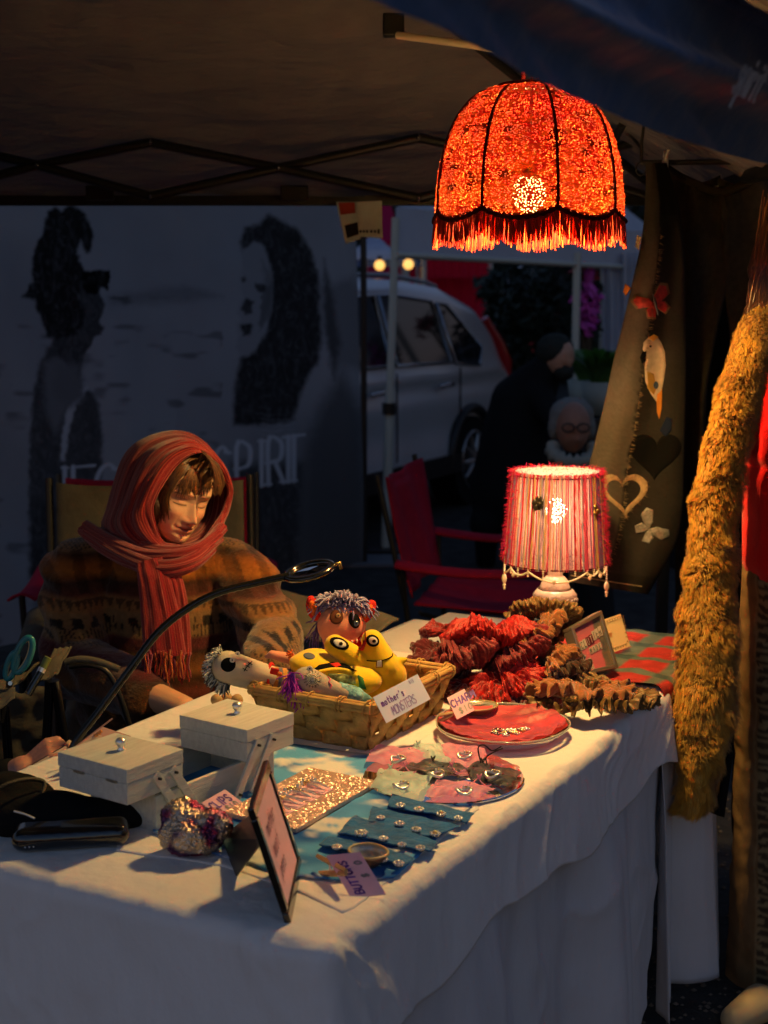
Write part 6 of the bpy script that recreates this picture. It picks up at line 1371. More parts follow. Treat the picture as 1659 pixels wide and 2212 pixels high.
# hood
SC = [(0.0, (.05, .002, .012)), (.38, (.09, .003, .014)), (.45, (.27, .008, .014)), (.53, (.22, .005, .012)), (.56, (.62, .24, .18)), (.582, (.25, .007, .012)), (.65, (.07, .002, .012)), (.72, (.38, .05, .02))]
m_scarf = mat('woven_scarf', uvstripe=(SC, 110, 1), rough=.85, bump=(330, .0016), sheen=.3); m_scarf_h = mat('woven_scarf_hood', uvstripe=(SC, 60, 1), rough=.85, bump=(330, .0016), sheen=.3)
inner = [(404, 1181, 3.10), (372, 1176, 3.10), (352, 1168, 3.11), (338, 1135, 3.12), (331, 1100, 3.12), (340, 1070, 3.12), (356, 1042, 3.12), (380, 1008, 3.13), (404, 988, 3.14), (430, 979, 3.15), (452, 988, 3.17), (472, 1008, 3.19), (487, 1036, 3.21), (492, 1060, 3.22), (486, 1085, 3.22), (480, 1105, 3.20), (466, 1128, 3.17), (450, 1152, 3.14), (430, 1172, 3.11)]
outer = [(400, 1200, 3.14), (352, 1204, 3.16), (300, 1196, 3.18), (238, 1172, 3.24), (214, 1140, 3.28), (226, 1096, 3.30), (242, 1040, 3.30), (262, 990, 3.30), (300, 950, 3.30), (366, 928, 3.30), (415, 937, 3.30), (455, 970, 3.29), (486, 1010, 3.28), (501, 1052, 3.27), (500, 1085, 3.26), (488, 1122, 3.24), (470, 1148, 3.2), (450, 1174, 3.16), (425, 1192, 3.14)]
ni = len(inner); clo = lambda L: [tuple(q) for q in smoothpath(L+[L[0]], 180)][:-1]
IN = clo(inner); OU = clo(outer); cx_, cy_ = 360, 1075
rings = []
NV = 64; vs = []; uvs = []
for i in range(179):
    a = np.array(IN[i]); d = np.array(OU[i]); inw = a+np.array([(400-a[0])*.0, (1085-a[1])*.0, .05])
    for j in range(NV):
        t = j/(NV-1)
        if t < .08: k = t/.08; p = inw*(1-k)+a*k                      # turned-in edge
        elif t < .78:
            k = (t-.08)/.70; e = math.sin(k*PI/2); p = a*(1-k)+d*k; p = p+np.array([0, 0, -.018*math.sin(PI*min(k*1.6, 1))*(1-k)-.0]); p[2] = a[2]*(1-k**1.8)+d[2]*k**1.8-.02*math.sin(PI*k)
        else: k = (t-.78)/.22; p = d*(1-k*.75)+np.array([cx_, cy_, 3.42])*k*.75
        w = mnoise.noise((i*.035, t*9, 1.7)); fo = (.0042*math.sin(t*30+3*mnoise.noise((i*.03, t*2, 5)))+  .0016*math.sin(t*83+5*mnoise.noise((i*.05, t*3, 9))))*math.sin(PI*min(1, max(0, (t-.05)/.9)))+.006*w
        q = V(W(p[0], p[1], Y=p[2])); nrm_ = (q-W(cx_, cy_, Y=3.36)).normalized(); q = q+nrm_*fo; vs.append(q); uvs.append((i/179, t+.012*w))
m = MB(); m.gridpts(vs, 179, NV, cu=True, uvs=uvs); obj('scarf_hood', m, m_scarf_h, seller, solid=.002)
def band(ctrl, wid, th, seed, n=110, nf=26, taper=(1, 1), name='scarf_wrap', upv=(0, 0, 1), flut=.09):
    C_ = [V(W(x, y, Y=Y_)) for x, y, Y_ in ctrl]; pp = [V(q) for q in smoothpath(C_, n)]; vs = []; uvs = []
    for i in range(n):
        t = (pp[min(i+1, n-1)]-pp[max(i-1, 0)]).normalized(); b_ = (V(upv)-t*t.dot(V(upv))).normalized(); o_ = t.cross(b_); u = i/(n-1); k = taper[0]+(taper[1]-taper[0])*u
        for j in range(nf*4):
            f = 2*PI*j/(nf*4); rip = 1+flut*math.sin(f*9+seed+2*mnoise.noise((u*3, f, seed)))+.12*mnoise.noise((u*6, math.cos(f)*2, seed))
            vs.append(pp[i]+b_*math.cos(f)*wid*k*(1+.05*mnoise.noise((u*4, f*2, seed)))+o_*math.sin(f)*th*rip); uvs.append((u, f/(2*PI)+seed*.13))
    m = MB(); m.gridpts(vs, n, nf*4, cv=True, uvs=uvs); return obj(name, m, m_scarf, seller)
band([(186, 1140, 3.26), (240, 1172, 3.17), (305, 1200, 3.09), (370, 1204, 3.05), (425, 1192, 3.06), (472, 1158, 3.12)], .018, .014, 1)
band([(190, 1152, 3.24), (248, 1188, 3.15), (312, 1220, 3.06), (365, 1228, 3.03), (415, 1214, 3.04), (455, 1180, 3.09)], .020, .015, 2)
band([(205, 1150, 3.28), (262, 1160, 3.19), (330, 1186, 3.11), (385, 1192, 3.08), (440, 1178, 3.09), (480, 1140, 3.16)], .014, .013, 3)
band([(178, 1146, 3.30), (215, 1180, 3.2), (262, 1208, 3.12), (305, 1226, 3.07)], .012, .012, 5)
band([(322, 1212, 3.04), (334, 1260, 3.02), (346, 1330, 3.01), (356, 1418, 3.00)], .042, .013, 4, taper=(.72, 1.12), name='scarf_tail', upv=(1, 0, 0), flut=.14)
band([(350, 1216, 3.05), (372, 1262, 3.03), (380, 1330, 3.03), (382, 1415, 3.02)], .030, .012, 8, taper=(.7, 1.1), name='scarf_tail', upv=(1, 0, 0), flut=.14)
tm = MB(); tc_ = []
for k in range(70):
    u = random.random(); x = 306+104*u; y = 1410+random.uniform(-6, 6); Y_ = random.uniform(2.98, 3.01); pp = [W(x+3*math.sin(k+q), y+q*random.uniform(9, 12)*1.1, Y=Y_) for q in range(6)]; nn0 = len(tm.v)
    tm.tube(pp, [.0022, .0024, .002, .0024, .002, .0012], 5); tc_ += [random.choice([(.42, .04, .02), (.5, .12, .03), (.25, .02, .03), (.30, .05, .09)])]*(len(tm.v)-nn0)
me = tm.mesh(); setcol(me, np.array(tc_)); obj('scarf_fringe', me, m_vcol_f, seller)
# jumper
S2 = lambda x, y, Y_: W(x, y, Y=Y_)
jp = blob([('e', S2(345, 1350, 3.36), (.195, .135, .235)), ('e', S2(350, 1500, 3.34), (.205, .155, .19)), ('c', S2(250, 1222, 3.36), S2(168, 1235, 3.34), .075, .080), ('c', S2(440, 1222, 3.37), S2(512, 1240, 3.35), .075, .076), ('e', S2(345, 1222, 3.38), (.12, .09, .07)),
  ('c', S2(160, 1240, 3.33), S2(165, 1440, 3.20), .080, .078), ('c', S2(165, 1440, 3.20), S2(305, 1492, 3.02), .078, .066), ('c', S2(305, 1492, 3.02), S2(322, 1520, 2.99), .066, .064),
  ('c', S2(520, 1245, 3.34), S2(598, 1390, 3.20), .077, .074), ('c', S2(598, 1390, 3.20), S2(580, 1438, 3.02), .072, .060)], .0048, 10)
P_ = pts(jp); wrk = .007*np.sin((P_[:, 0]*.6+P_[:, 2])*60+6*nz(P_, 5, 3))*sst(.12, .2, np.abs(P_[:, 0]-S2(345, 1350, 3.3).x))+.008*nz(P_, 14, 2, 2)+.0012*nz(P_, 160, 8)
displace(jp, wrk); P_ = pts(jp); zf = lambda y: CAMH-(y-645)/3072*3.18
ycoord = 645+(CAMH-P_[:, 2])*3072/3.18+8*nz(P_, 6, 4); sx_ = P_[:, 0]*1.0+P_[:, 1]*.6
bandcols = [(1140, (.20, .11, .05)), (1185, (.22, .12, .055)), (1205, (.20, .11, .05)), (1215, (.06, .025, .015)), (1235, (.26, .09, .02)), (1258, (.30, .11, .02)), (1275, (.05, .022, .013)), (1300, (.10, .03, .02)), (1312, (.24, .12, .05)), (1336, (.26, .13, .05)), (1342, (.22, .13, .06)), (1392, (.20, .12, .055)), (1400, (.10, .02, .022)), (1425, (.09, .02, .022)), (1432, (.045, .02, .012)), (1470, (.16, .065, .02)), (1490, (.04, .018, .010)), (1520, (.12, .03, .022)), (1560, (.04, .018, .01)), (1600, (.08, .035, .015)), (1700, (.04, .018, .01))]
ys = [b[0] for b in bandcols]; col = np.stack([np.interp(ycoord, ys, [b[1][k] for b in bandcols]) for k in range(3)], 1)
uu = sx_*3072/3.2; pat = (np.sin(uu*2*PI/11)+.9*nz(np.c_[uu/14, ycoord/11, uu*0], 1, 3, 1)) > .45
llama = ((ycoord > 1345) & (ycoord < 1393)) | ((ycoord > 1150) & (ycoord < 1206)); body_ = (np.sin(uu*2*PI/46) > -.1)
dark = llama & ((pat & (np.where(ycoord > 1300, ycoord > 1368, ycoord > 1180))) | (body_ & (np.abs(ycoord-np.where(ycoord > 1300, 1360, 1168)) < 10) & (nz(np.c_[uu/9, ycoord/9, uu*0], 1, 6) > -.4)))
zig = (ycoord > 1312) & (ycoord < 1338) & (np.abs(((uu/9) % 2)-1)*24+1312 > ycoord)
col[dark] = (.022, .014, .010); col[zig] *= .35; st = ((ycoord > 1205) & (ycoord < 1300)) & (np.sin(uu*2*PI/70+1) > .2); col[st] *= .55
col *= (1+.30*nz(P_, 120, 4, 2))[:, None]; setcol(jp, np.clip(col, 0, 1)**1.12*1.25); obj('jumper', jp, m_vcol_f, seller)
fz = MB(); 
lg = blob([('c', S2(330, 1600, 3.42), V((S2(250, 1600, 2.98).x, 2.98, .50)), .10, .075), ('c', V((S2(250, 1600, 2.98).x, 2.98, .50)), V((S2(250, 1600, 2.98).x, 2.95, .10)), .07, .05), ('c', S2(400, 1600, 3.42), V((S2(470, 1600, 3.05).x, 3.05, .50)), .10, .075), ('c', V((S2(470, 1600, 3.05).x, 3.05, .50)), V((S2(470, 1600, 3.05).x, 3.0, .10)), .07, .05)], .01, 4)
obj('trousers', lg, mat('dark_trousers', (.02, .018, .018), .9), seller)
for xx, yy in ((S2(250, 1600, 2.98).x, 2.90), (S2(470, 1600, 3.05).x, 2.95)): obj('shoe', MB().ell((xx, yy, .05), (.05, .12, .05)), m_black, seller)
# khaki panel of the chair arm that shows right of the seller
ca = thing('chair_tray', 'khaki canvas side tray reaching from the seller chair toward the basket', 'tray', S2(700, 1330, 3.3))
cp_ = [S2(552, 1262, 3.5), S2(640, 1285, 3.45), S2(862, 1338, 3.25), S2(858, 1350, 3.22), S2(760, 1392, 3.10), S2(640, 1375, 3.2)]
def trf(a, b): p = cp_[0].lerp(cp_[2], a).lerp(cp_[5].lerp(cp_[4], a), b); return p+V((0, 0, .012*mnoise.noise((a*4, b*3, 2))-.02*math.sin(PI*a)*math.sin(PI*b)))
obj('canvas', MB().grid(trf, 40, 20), m_khaki, ca, solid=.006)
for a in (.1, .95): obj('tray_post', MB().cyl(trf(a, .5), trf(a, .5)*V((1, 1, 0)), .01, n=8), m_black, ca)
ob_ = MB()
for k in range(3): ob_.ell(W(468+22*k, 1512-3*(k % 2), z=ZT+.035), (.012, .010, .012), None, 12, 8)
tag(obj('wooden_bauble', ob_, m_wood), 'little row of pale wooden shapes behind the raised box lid', 'trinket')

# ================= LEFT EDGE =================
hw = W(48, 1668, Y=2.46)
p2 = thing('person', 'person mostly out of frame at the left whose hand holds a phone', 'person', W(-260, 1900, Y=2.5)*V((1, 1, 0)))
hm_ = blob([('c', W(-160, 1790, Y=2.5), hw, .040, .030)]+hand_parts(hw, (.80, .1, .62), (-.45, -.45, .6), (.5, -.6, .1), .80, 1.0, thumb_in=1.3), .003, 4); obj('hand_and_forearm', hm_, mat('ruddy_skin', (.52, .24, .17), .5, nv=(40, .08), bump=(200, .0006)), p2)
sl = blob([('c', W(-260, 1960, Y=2.52), W(-150, 1790, Y=2.5), .075, .06), ('c', W(-150, 1790, Y=2.5), W(20, 1692, Y=2.465), .055, .044), ('c', W(-260, 1960, Y=2.52), W(-280, 1500, Y=2.6), .08, .1), ('e', W(-330, 1600, Y=2.65), (.2, .15, .33))], .008, 4); displace(sl, nz(pts(sl), 20, 2, 2)*.005); obj('sleeve', sl, m_coat, p2)
ph = thing('phone', 'phone seen edge on in the hand at the left', 'phone', W(85, 1640, Y=2.42))
pa, pb = W(30, 1676, Y=2.40), W(142, 1611, Y=2.46); pe = (pb-pa).normalized(); pu = V((-.10, .97, -.13)).normalized()
obj('case', MB().slab([pa, pb, pb+pu*.072, pa+pu*.072], .010), mat('phone_case', (.55, .42, .34), .4), ph, bevel=.003); obj('screen', MB().slab([pa+pu*.004+pe*.005, pb+pu*.004-pe*.005, pb+pu*.068-pe*.005, pa+pu*.068+pe*.005], -.0012), m_gloss, ph)
lf = [('leaflet', 'pink lilac leaflet propped up behind the left sewing box lid', [(151, 1622, 2.34), (222, 1570, 2.40), (283, 1590, 2.44), (226, 1640, 2.38)], mat('dusky_card', (.42, .26, .25), .7)), ('bead_tube', 'clear packet of orange beads lying against the leaflet', [(170, 1612, 2.33), (212, 1585, 2.36), (222, 1590, 2.37), (180, 1622, 2.335)], mat('packet', (.6, .45, .36), .3))]
for n_, l_, c_, mt_ in lf: tag(obj(n_, MB().slab([W(x, y, Y=Y_) for x, y, Y_ in c_][::-1], .0025), mt_), l_, 'leaflet' if n_ == 'leaflet' else 'packet')
st_ = MB().tube([W(128, 1640, Y=2.36), W(243, 1552, Y=2.42)], .0018, 5); tag(obj('knitting_needle', st_, mat('pinkish_stick', (.3, .16, .15), .5)), 'thin pinkish stick poking up beyond the leaflet', 'stick')
bd_ = MB()
for k in range(5): bd_.ell(W(206+3*k, 1588-2*k+2*(k % 2), Y=2.355), .0032, None, 8, 6)
tag(obj('amber_bead', bd_, mat('amber', (.7, .25, .04), .2, coat=1)), 'cluster of amber beads at the packet end', 'beads')
og = thing('tool_organiser', 'khaki canvas tool organiser with open flaps at the left of the stall', 'organiser', W(90, 1500, Y=2.75)*V((1, 1, 0)))
fl = lambda q, dz=.01, sd=0: MB().grid(lambda a, b: (lambda p: p+V((0, 0, dz*mnoise.noise((a*3+sd, b*3, 1)))))(V(W(*q[0][:2], Y=q[0][2])).lerp(W(*q[1][:2], Y=q[1][2]), a).lerp(V(W(*q[3][:2], Y=q[3][2])).lerp(W(*q[2][:2], Y=q[2][2]), a), b)), 24, 16)
obj('flap', fl([(118, 1400, 2.70), (154, 1396, 2.72), (122, 1458, 2.66), (80, 1474, 2.64)]), m_khaki, og, solid=.004)
obj('flap', fl([(-30, 1480, 2.62), (40, 1462, 2.66), (86, 1430, 2.7), (10, 1500, 2.6)], .01, 3), m_khaki, og, solid=.004)
obj('lit_flap', fl([(-30, 1520, 2.55), (33, 1486, 2.58), (32, 1506, 2.55), (-30, 1548, 2.52)], .01, 6), m_khaki, og, solid=.005)
obj('mesh_pocket', fl([(-20, 1500, 2.8), (120, 1475, 2.85), (90, 1640, 2.9), (-20, 1660, 2.85)], .03, 8), m_khaki, og, solid=.004)
obj('hoop', MB().tube([W(x, y, Y=2.78) for x, y in smoothpath([(140, 1430), (175, 1424), (215, 1430), (258, 1446)], 16)], .0075, 8), m_khaki, og)
obj('hoop', MB().tube([W(x, y, Y=2.80) for x, y in smoothpath([(150, 1440), (190, 1436), (230, 1450), (258, 1500), (290, 1600)], 22)], .006, 8), m_black, og)
for a, b_ in (((107, 1470), (95, 1720)), ((118, 1470), (160, 1720)), ((10, 1530), (24, 1720))): obj('post', MB().tube([W(*a, Y=2.68), W(*b_, Y=2.72), W(b_[0], b_[1], Y=2.72)*V((1, 1, 0))], .0095, 10), m_gloss, og)
mk = thing('marker_pen', 'dark marker pen with green end lying on the khaki organiser', 'pen', W(85, 1460, Y=2.63))
obj('barrel', MB().tube([W(60, 1500, Y=2.62), W(88, 1452, Y=2.64)], .0075, 10), m_gloss, mk); obj('ferrule', MB().tube([W(86, 1455, Y=2.64), W(92, 1443, Y=2.645)], .0078, 10), m_silver, mk); obj('cap', MB().tube([W(92, 1444, Y=2.645), W(104, 1420, Y=2.65)], .0076, 10), mat('olive_cap', (.18, .22, .05), .35), mk)
sc_ = thing('scissors', 'teal handled scissors standing in the organiser', 'scissors', W(30, 1450, Y=2.60)); m_teal = mat('teal_plastic', (.02, .19, .24), .3); m_cr = mat('cream_grip', (.55, .42, .22), .5)
for cx, cy, rx, ry, ro, r_ in ((50, 1415, 15, 40, 22, .0062), (25, 1438, 10, 30, 18, .0055)):
    ov = oval(cx, cy, rx, ry, ro, 24); obj('handle', MB().tube([W(x, y, Y=2.60) for x, y in ov], r_, 8, closed=True), m_teal, sc_); ov2 = oval(cx-1, cy, rx-5, ry-7, ro, 24)
    obj('grip', MB().tube([W(x, y, Y=2.60) for x, y in ov2], .0025, 6, closed=True), m_cr, sc_)
obj('blade', MB().slab([W(14, 1470, Y=2.61), W(32, 1462, Y=2.61), W(8, 1560, Y=2.63), W(2, 1560, Y=2.63)], .002), m_steel, sc_); obj('pivot', MB().cyl(W(22, 1476, Y=2.598), W(22, 1476, Y=2.612), .004), m_steel, sc_)
# ================= HANGING CLOTHES =================
rl = thing('clothes_rail', 'thin dark hanging rail slung under the marquee corner for trousers', 'rail', W(1530, 352, Y=3.66))
ra, rb_ = W(1385, 352, Y=3.66), W(1800, 347, Y=3.66)
obj('rail', MB().tube([ra, rb_], .007, 8), m_dark_metal, rl)
for p in (ra, rb_): obj('hook', MB().tube([p, p+V((0, 0, .05)), p+V((.01, .02, .12))], .004, 6), m_dark_metal, rl)
obj('hook_ring', MB().tube([W(1385, 365, Y=3.64)+V((.013*math.cos(a), 0, .016*math.sin(a))) for a in np.linspace(0, 2*PI, 17)[:-1]], .002, 6, closed=True), m_dark_metal, rl)
def clip(x, y, Y_, lab):
    t_ = thing('hanger_clip', lab, 'clip', W(x, y, Y=Y_)); c = W(x, y, Y=Y_-.012)
    obj('jaw', MB().box(c-V((0, 0, .012)), (.013, .018, .024)), m_silver, t_, bevel=.002); obj('lever', MB().tube([c, c+V((.003, -.006, .014)), c+V((.006, -.010, .024))], [.006, .005, .0065], 8), m_silver, t_)
    obj('hook_wire', MB().tube([c+V((0, 0, .006)), c+V((0, .012, .022)), c+V((0, .022, .008))], .0018, 6), m_silver, t_)
clip(1437, 345, 3.62, 'silver trouser clip at the left of the hanging black jeans'); clip(1655, 352, 3.62, 'silver trouser clip at the right edge above the fur coat')
YJ = 3.56
rowsL = [(1396, 352), (1393, 440), (1385, 520), (1368, 600), (1345, 700), (1325, 780), (1303, 880), (1286, 950), (1269, 1020), (1258, 1100), (1243, 1180), (1226, 1256)]
rowsR = [(1440, 352), (1466, 440), (1477, 520), (1480, 600), (1481, 700), (1482, 780), (1481, 880), (1479, 950), (1477, 1020), (1474, 1100), (1458, 1180), (1400, 1284)]
nr = 240; Lp = smoothpath(rowsL, nr); Rp = smoothpath(rowsR, nr); vs = []; prm = []; NA = 96
for i in range(nr):
    for j in range(NA):
        f = 2*PI*j/NA; a = .5-.5*math.cos(f); x = Lp[i][0]*(1-a)+Rp[i][0]*a; y = Lp[i][1]*(1-a)+Rp[i][1]*a
        fold = .012*math.sin(a*9+i*.01+1)*min(1, i/60)+.004*mnoise.noise((a*5, i*.05, 3)); d = .022*math.sin(f)
        vs.append(W(x, y, Y=YJ-d+fold+.03*a)); prm.append((a, i/nr, f))
m = MB(); m.gridpts(vs, nr, NA, cv=True); me = m.mesh(); P_ = pts(me); A_ = np.array(prm)
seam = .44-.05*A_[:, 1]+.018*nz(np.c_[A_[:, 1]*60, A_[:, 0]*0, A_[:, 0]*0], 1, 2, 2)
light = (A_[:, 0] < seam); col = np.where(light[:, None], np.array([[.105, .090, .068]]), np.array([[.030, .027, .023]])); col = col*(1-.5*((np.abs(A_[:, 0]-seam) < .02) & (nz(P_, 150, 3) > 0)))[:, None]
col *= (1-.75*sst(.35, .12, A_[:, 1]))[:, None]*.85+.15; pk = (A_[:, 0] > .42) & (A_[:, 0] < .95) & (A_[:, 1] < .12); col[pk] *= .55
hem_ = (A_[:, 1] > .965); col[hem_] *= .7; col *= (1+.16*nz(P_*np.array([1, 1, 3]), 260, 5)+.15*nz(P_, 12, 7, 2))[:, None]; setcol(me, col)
jn = thing('patched_trousers', 'brown denim trousers with butterfly, cockatoo and heart patches hanging from the rail', 'trousers', W(1400, 352, Y=YJ))
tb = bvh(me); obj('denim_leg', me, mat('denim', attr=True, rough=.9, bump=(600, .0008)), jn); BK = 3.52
m_bf = mat('butterfly_red', (.42, .03, .02), .6, nv=(90, .4)); m_tan = mat('frayed_tan', (.50, .36, .19), .9, nv=(90, .25), bump=(200, .002)); m_bird = mat('bird_white', (.62, .50, .34), .8, nv=(60, .15)); m_ora = mat('bird_orange', (.6, .22, .03), .8)
def pp_(name, poly, mt, off=.003, par=None): return obj(name, patch(tb, poly, off*.9, back=BK), mt, par or jn)
bfl = lambda cx, cy, s, rot: [[(cx+s*(x*math.cos(rot)-y*math.sin(rot)), cy+s*(x*math.sin(rot)+y*math.cos(rot))) for x, y in w] for w in ([(0, 0), (-.15, -.35), (-.65, -.75), (-.95, -.55), (-.85, -.1), (-.3, .1)], [(0, 0), (.15, -.35), (.65, -.75), (.95, -.55), (.85, -.1), (.3, .1)], [(0, 0), (-.5, .12), (-.6, .5), (-.25, .7), (-.03, .3)], [(0, 0), (.5, .12), (.6, .5), (.25, .7), (.03, .3)])]
edge_m = mat('patch_edge', (.20, .12, .06), .9)
for w in bfl(1413, 655, 42, -.45): w2 = [((x-1413)*1.12+1413, (y-655)*1.12+655) for x, y in w]; e_ = pp_('wing_edge', w2, edge_m, .0025); pp_('wing', w, m_bf, .004, e_)
obj('butterfly_body', MB().tube([hit(tb, 1409, 634, .006, BK), hit(tb, 1413, 652, .006, BK), hit(tb, 1420, 680, .006, BK)], [.002, .004, .002], 6), m_black, jn)
m_sb = mat('silver_patch', (.30, .29, .25), .5, .3, nv=(120, .4))
for w in bfl(1403, 1142, 42, .9): pp_('pale_wing', w, m_sb, .003)
pp_('bird_body', [(1401, 728), (1418, 726), (1428, 740), (1436, 760), (1438, 790), (1434, 820), (1428, 850), (1424, 875), (1416, 865), (1405, 850), (1394, 825), (1392, 795), (1396, 770), (1388, 755), (1390, 740)], m_bird)
pp_('bird_tail', [(1418, 850), (1430, 840), (1430, 880), (1424, 906), (1419, 890)], m_ora, .0035); pp_('bird_wing', [(1396, 800), (1412, 806), (1418, 840), (1412, 855), (1398, 838)], mat('bird_ochre', (.45, .25, .05), .8), .0042); pp_('bird_beak', [(1388, 760), (1396, 757), (1395, 780), (1386, 785), (1382, 772)], m_felt_k, .004)
pp_('bird_crest', [(1400, 730), (1412, 722), (1422, 728), (1410, 738)], mat('crest_yellow', (.6, .35, .06), .8), .0042); pp_('bird_eye', oval(1404, 748, 2.5, 2.5), m_felt_k, .006); pp_('bird_blue', oval(1416, 832, 6, 9), mat('blue_grey', (.06, .09, .14), .8), .0052)
heart = lambda cx, cy, s, ro=0: [(cx+s*(.0625*16*math.sin(t)**3*math.cos(ro))+s*.0625*ro*(13*math.cos(t)), cy-s*.0625*(13*math.cos(t)-5*math.cos(2*t)-2*math.cos(3*t)-math.cos(4*t))) for t in np.linspace(0, 2*PI, 41)[:-1]]
pp_('dark_heart', heart(1416, 980, 56, .06), m_felt_k, .003)
hp_ = heart(1347, 1064, 42, -.1); ho = [((x-1346)*1.14+1346, (y-1068)*1.14+1068) for x, y in hp_]
mm = MB(); n_ = len(hp_); vv = []
for k in range(n_):
    for q in (.88, 1.0, 1.12, 1.24): vv.append(hit(tb, 1346+(hp_[k][0]-1346)*q*(1+.02*random.uniform(-1, 1)*(q > 1.2)), 1068+(hp_[k][1]-1068)*q, .0012+.001*(q in (1.0, 1.12)), BK))
mm.gridpts(vv, n_, 4, cu=True); obj('heart_outline', mm, m_tan, jn)
fr_ = MB()
for k in range(170):
    a = random.randrange(n_); q = 1.22; x, y = 1346+(hp_[a][0]-1346)*q, 1068+(hp_[a][1]-1068)*q; p = hit(tb, x, y, .004, BK); fr_.tube([p, p+V((random.uniform(-.008, .008), -.002, random.uniform(-.009, .003)))], [.0006, .0003], 3)
for k in range(260):
    i = random.randrange(40, nr-6); a = .44-.05*i/nr; x = Lp[i][0]*(1-a)+Rp[i][0]*a; y = Lp[i][1]*(1-a)+Rp[i][1]*a; p = hit(tb, x, y, .002, BK); fr_.tube([p, p+V((random.uniform(.002, .012), -.002, random.uniform(-.006, .002)))], [.0007, .0003], 3)
obj('frayed_threads', fr_, mat('frayed_thread', (.22, .16, .09), .9), jn, stuff=True)
pp_('orange_patch', [(1350, 612), (1364, 622), (1352, 640), (1346, 630)], m_ora); pp_('pale_patch', [(1376, 508), (1386, 512), (1380, 540), (1372, 532)], m_tan); pp_('edge_print', [(1440, 900), (1452, 905), (1450, 930), (1438, 945), (1425, 930)], mat('dark_blue_patch', (.012, .02, .05), .9))
obj('hem_seam', MB().tube([hit(tb, x, y, .001, BK) for x, y in [(1233+k*9, 1243+k*1.4) for k in range(18)]], .0013, 5), m_tan, jn)
# black jeans, front view
YB = 3.72
bj = thing('black_jeans', 'plain black jeans clipped by the waistband with the fly to the front', 'trousers', W(1545, 360, Y=YB)); m_bj = mat('black_denim', (.032, .027, .018), .9, nv=(70, .2), bump=(500, .0008))
def pant(L, Rr, Yc, th=.022, n=120, na=60, seed=1):
    Lp2, Rp2 = smoothpath(L, n), smoothpath(Rr, n); vs = []
    for i in range(n):
        for j in range(na):
            f = 2*PI*j/na; a = .5-.5*math.cos(f); x = Lp2[i][0]*(1-a)+Rp2[i][0]*a; y = Lp2[i][1]*(1-a)+Rp2[i][1]*a+ (26*math.sin(PI*a) if i < 8 else 26*math.sin(PI*a)*max(0, 1-(i-8)/30))
            vs.append(W(x, y, Y=Yc-th*math.sin(f)+.010*math.sin(a*8+i*.03+seed)+.006*mnoise.noise((a*4, i*.06, seed))))
    m = MB(); m.gridpts(vs, n, na, cv=True); return m
obj('hip_and_left_leg', pant([(1436, 358), (1445, 480), (1452, 640), (1458, 800), (1455, 1000), (1460, 1300)], [(1556, 378), (1566, 480), (1572, 600), (1545, 740), (1525, 900), (1520, 1300)], YB), m_bj, bj)
obj('hip_and_right_leg', pant([(1550, 382), (1556, 480), (1562, 600), (1578, 740), (1590, 900), (1600, 1300)], [(1662, 362), (1690, 480), (1705, 640), (1715, 800), (1720, 1000), (1720, 1300)], YB, seed=4), m_bj, bj)
obj('waistband', MB().tube([W(x, y, Y=YB-.026) for x, y in smoothpath([(1437, 362), (1480, 388), (1550, 414), (1600, 402), (1660, 364)], 30)], .011, 8), m_bj, bj)
obj('fly_seam', MB().tube([W(x, y, Y=YB-.032) for x, y in smoothpath([(1562, 418), (1572, 470), (1560, 520), (1538, 552)], 20)], .0014, 5), m_bj, bj)
obj('size_label', MB().slab([W(x, y, Y=YB-.010) for x, y in ((1540, 402), (1578, 400), (1574, 412), (1545, 416))][::-1], .002), mat('label_white', (.5, .45, .36), .8), bj)
bk_ = thing('black_jacket', 'shapeless black garment hanging in the dark behind the black jeans', 'garment', W(1560, 500, Y=3.95))
obj('cloth', pant([(1500, 420), (1470, 600), (1462, 900), (1458, 1200), (1462, 1500)], [(1660, 420), (1720, 600), (1740, 900), (1750, 1200), (1750, 1500)], 3.98, .05, seed=7), mat('black_wool', (.006, .006, .006), .95), bk_)
# ================= SHOPPER =================
sp = thing('person', 'shopper at the right edge wearing a shaggy tan fur trimmed coat over a red jumper', 'person', W(1760, 1500, Y=3.0)*V((1, 1, 0)))
YS = 2.98; Q_ = lambda x, y, Y_=YS: W(x, y, Y=Y_)
bd2 = blob([('c', Q_(1770, 520, 3.0), Q_(1775, 640, 3.02), .055, .06), ('e', Q_(1780, 820, 3.05), (.165, .11, .22)), ('c', Q_(1780, 900, 3.05), Q_(1780, 1300, 3.05), .14, .15), ('c', Q_(1720, 1300, 3.05), Q_(1700, 2100, 3.08), .09, .06), ('c', Q_(1850, 1300, 3.1), Q_(1850, 2100, 3.2), .09, .06), ('e', Q_(1678, 460, 2.96), (.012, .022, .034))], .008, 5)
obj('body', merge([bd2, simple_head(Q_(1752, 455), 1.05, R(-50), R(12), 0).mesh()]), m_skin, sp)
sw = blob([('e', Q_(1772, 860, 3.03), (.180, .125, .25)), ('c', Q_(1778, 960, 3.03), Q_(1778, 1165, 3.03), .175, .180)], .008, 6); P_ = pts(sw); displace(sw, .0012*np.sin(P_[:, 2]*2*PI/.007)+.006*nz(P_, 9, 3, 2)+.004*np.exp(-((P_[:, 2]-W(1, 1005, Y=3).z)/.012)**2)*-2)
obj('red_jumper', sw, mat('red_knit', (.75, .004, .006), .85, bump=(300, .002), sheen=.2), sp)
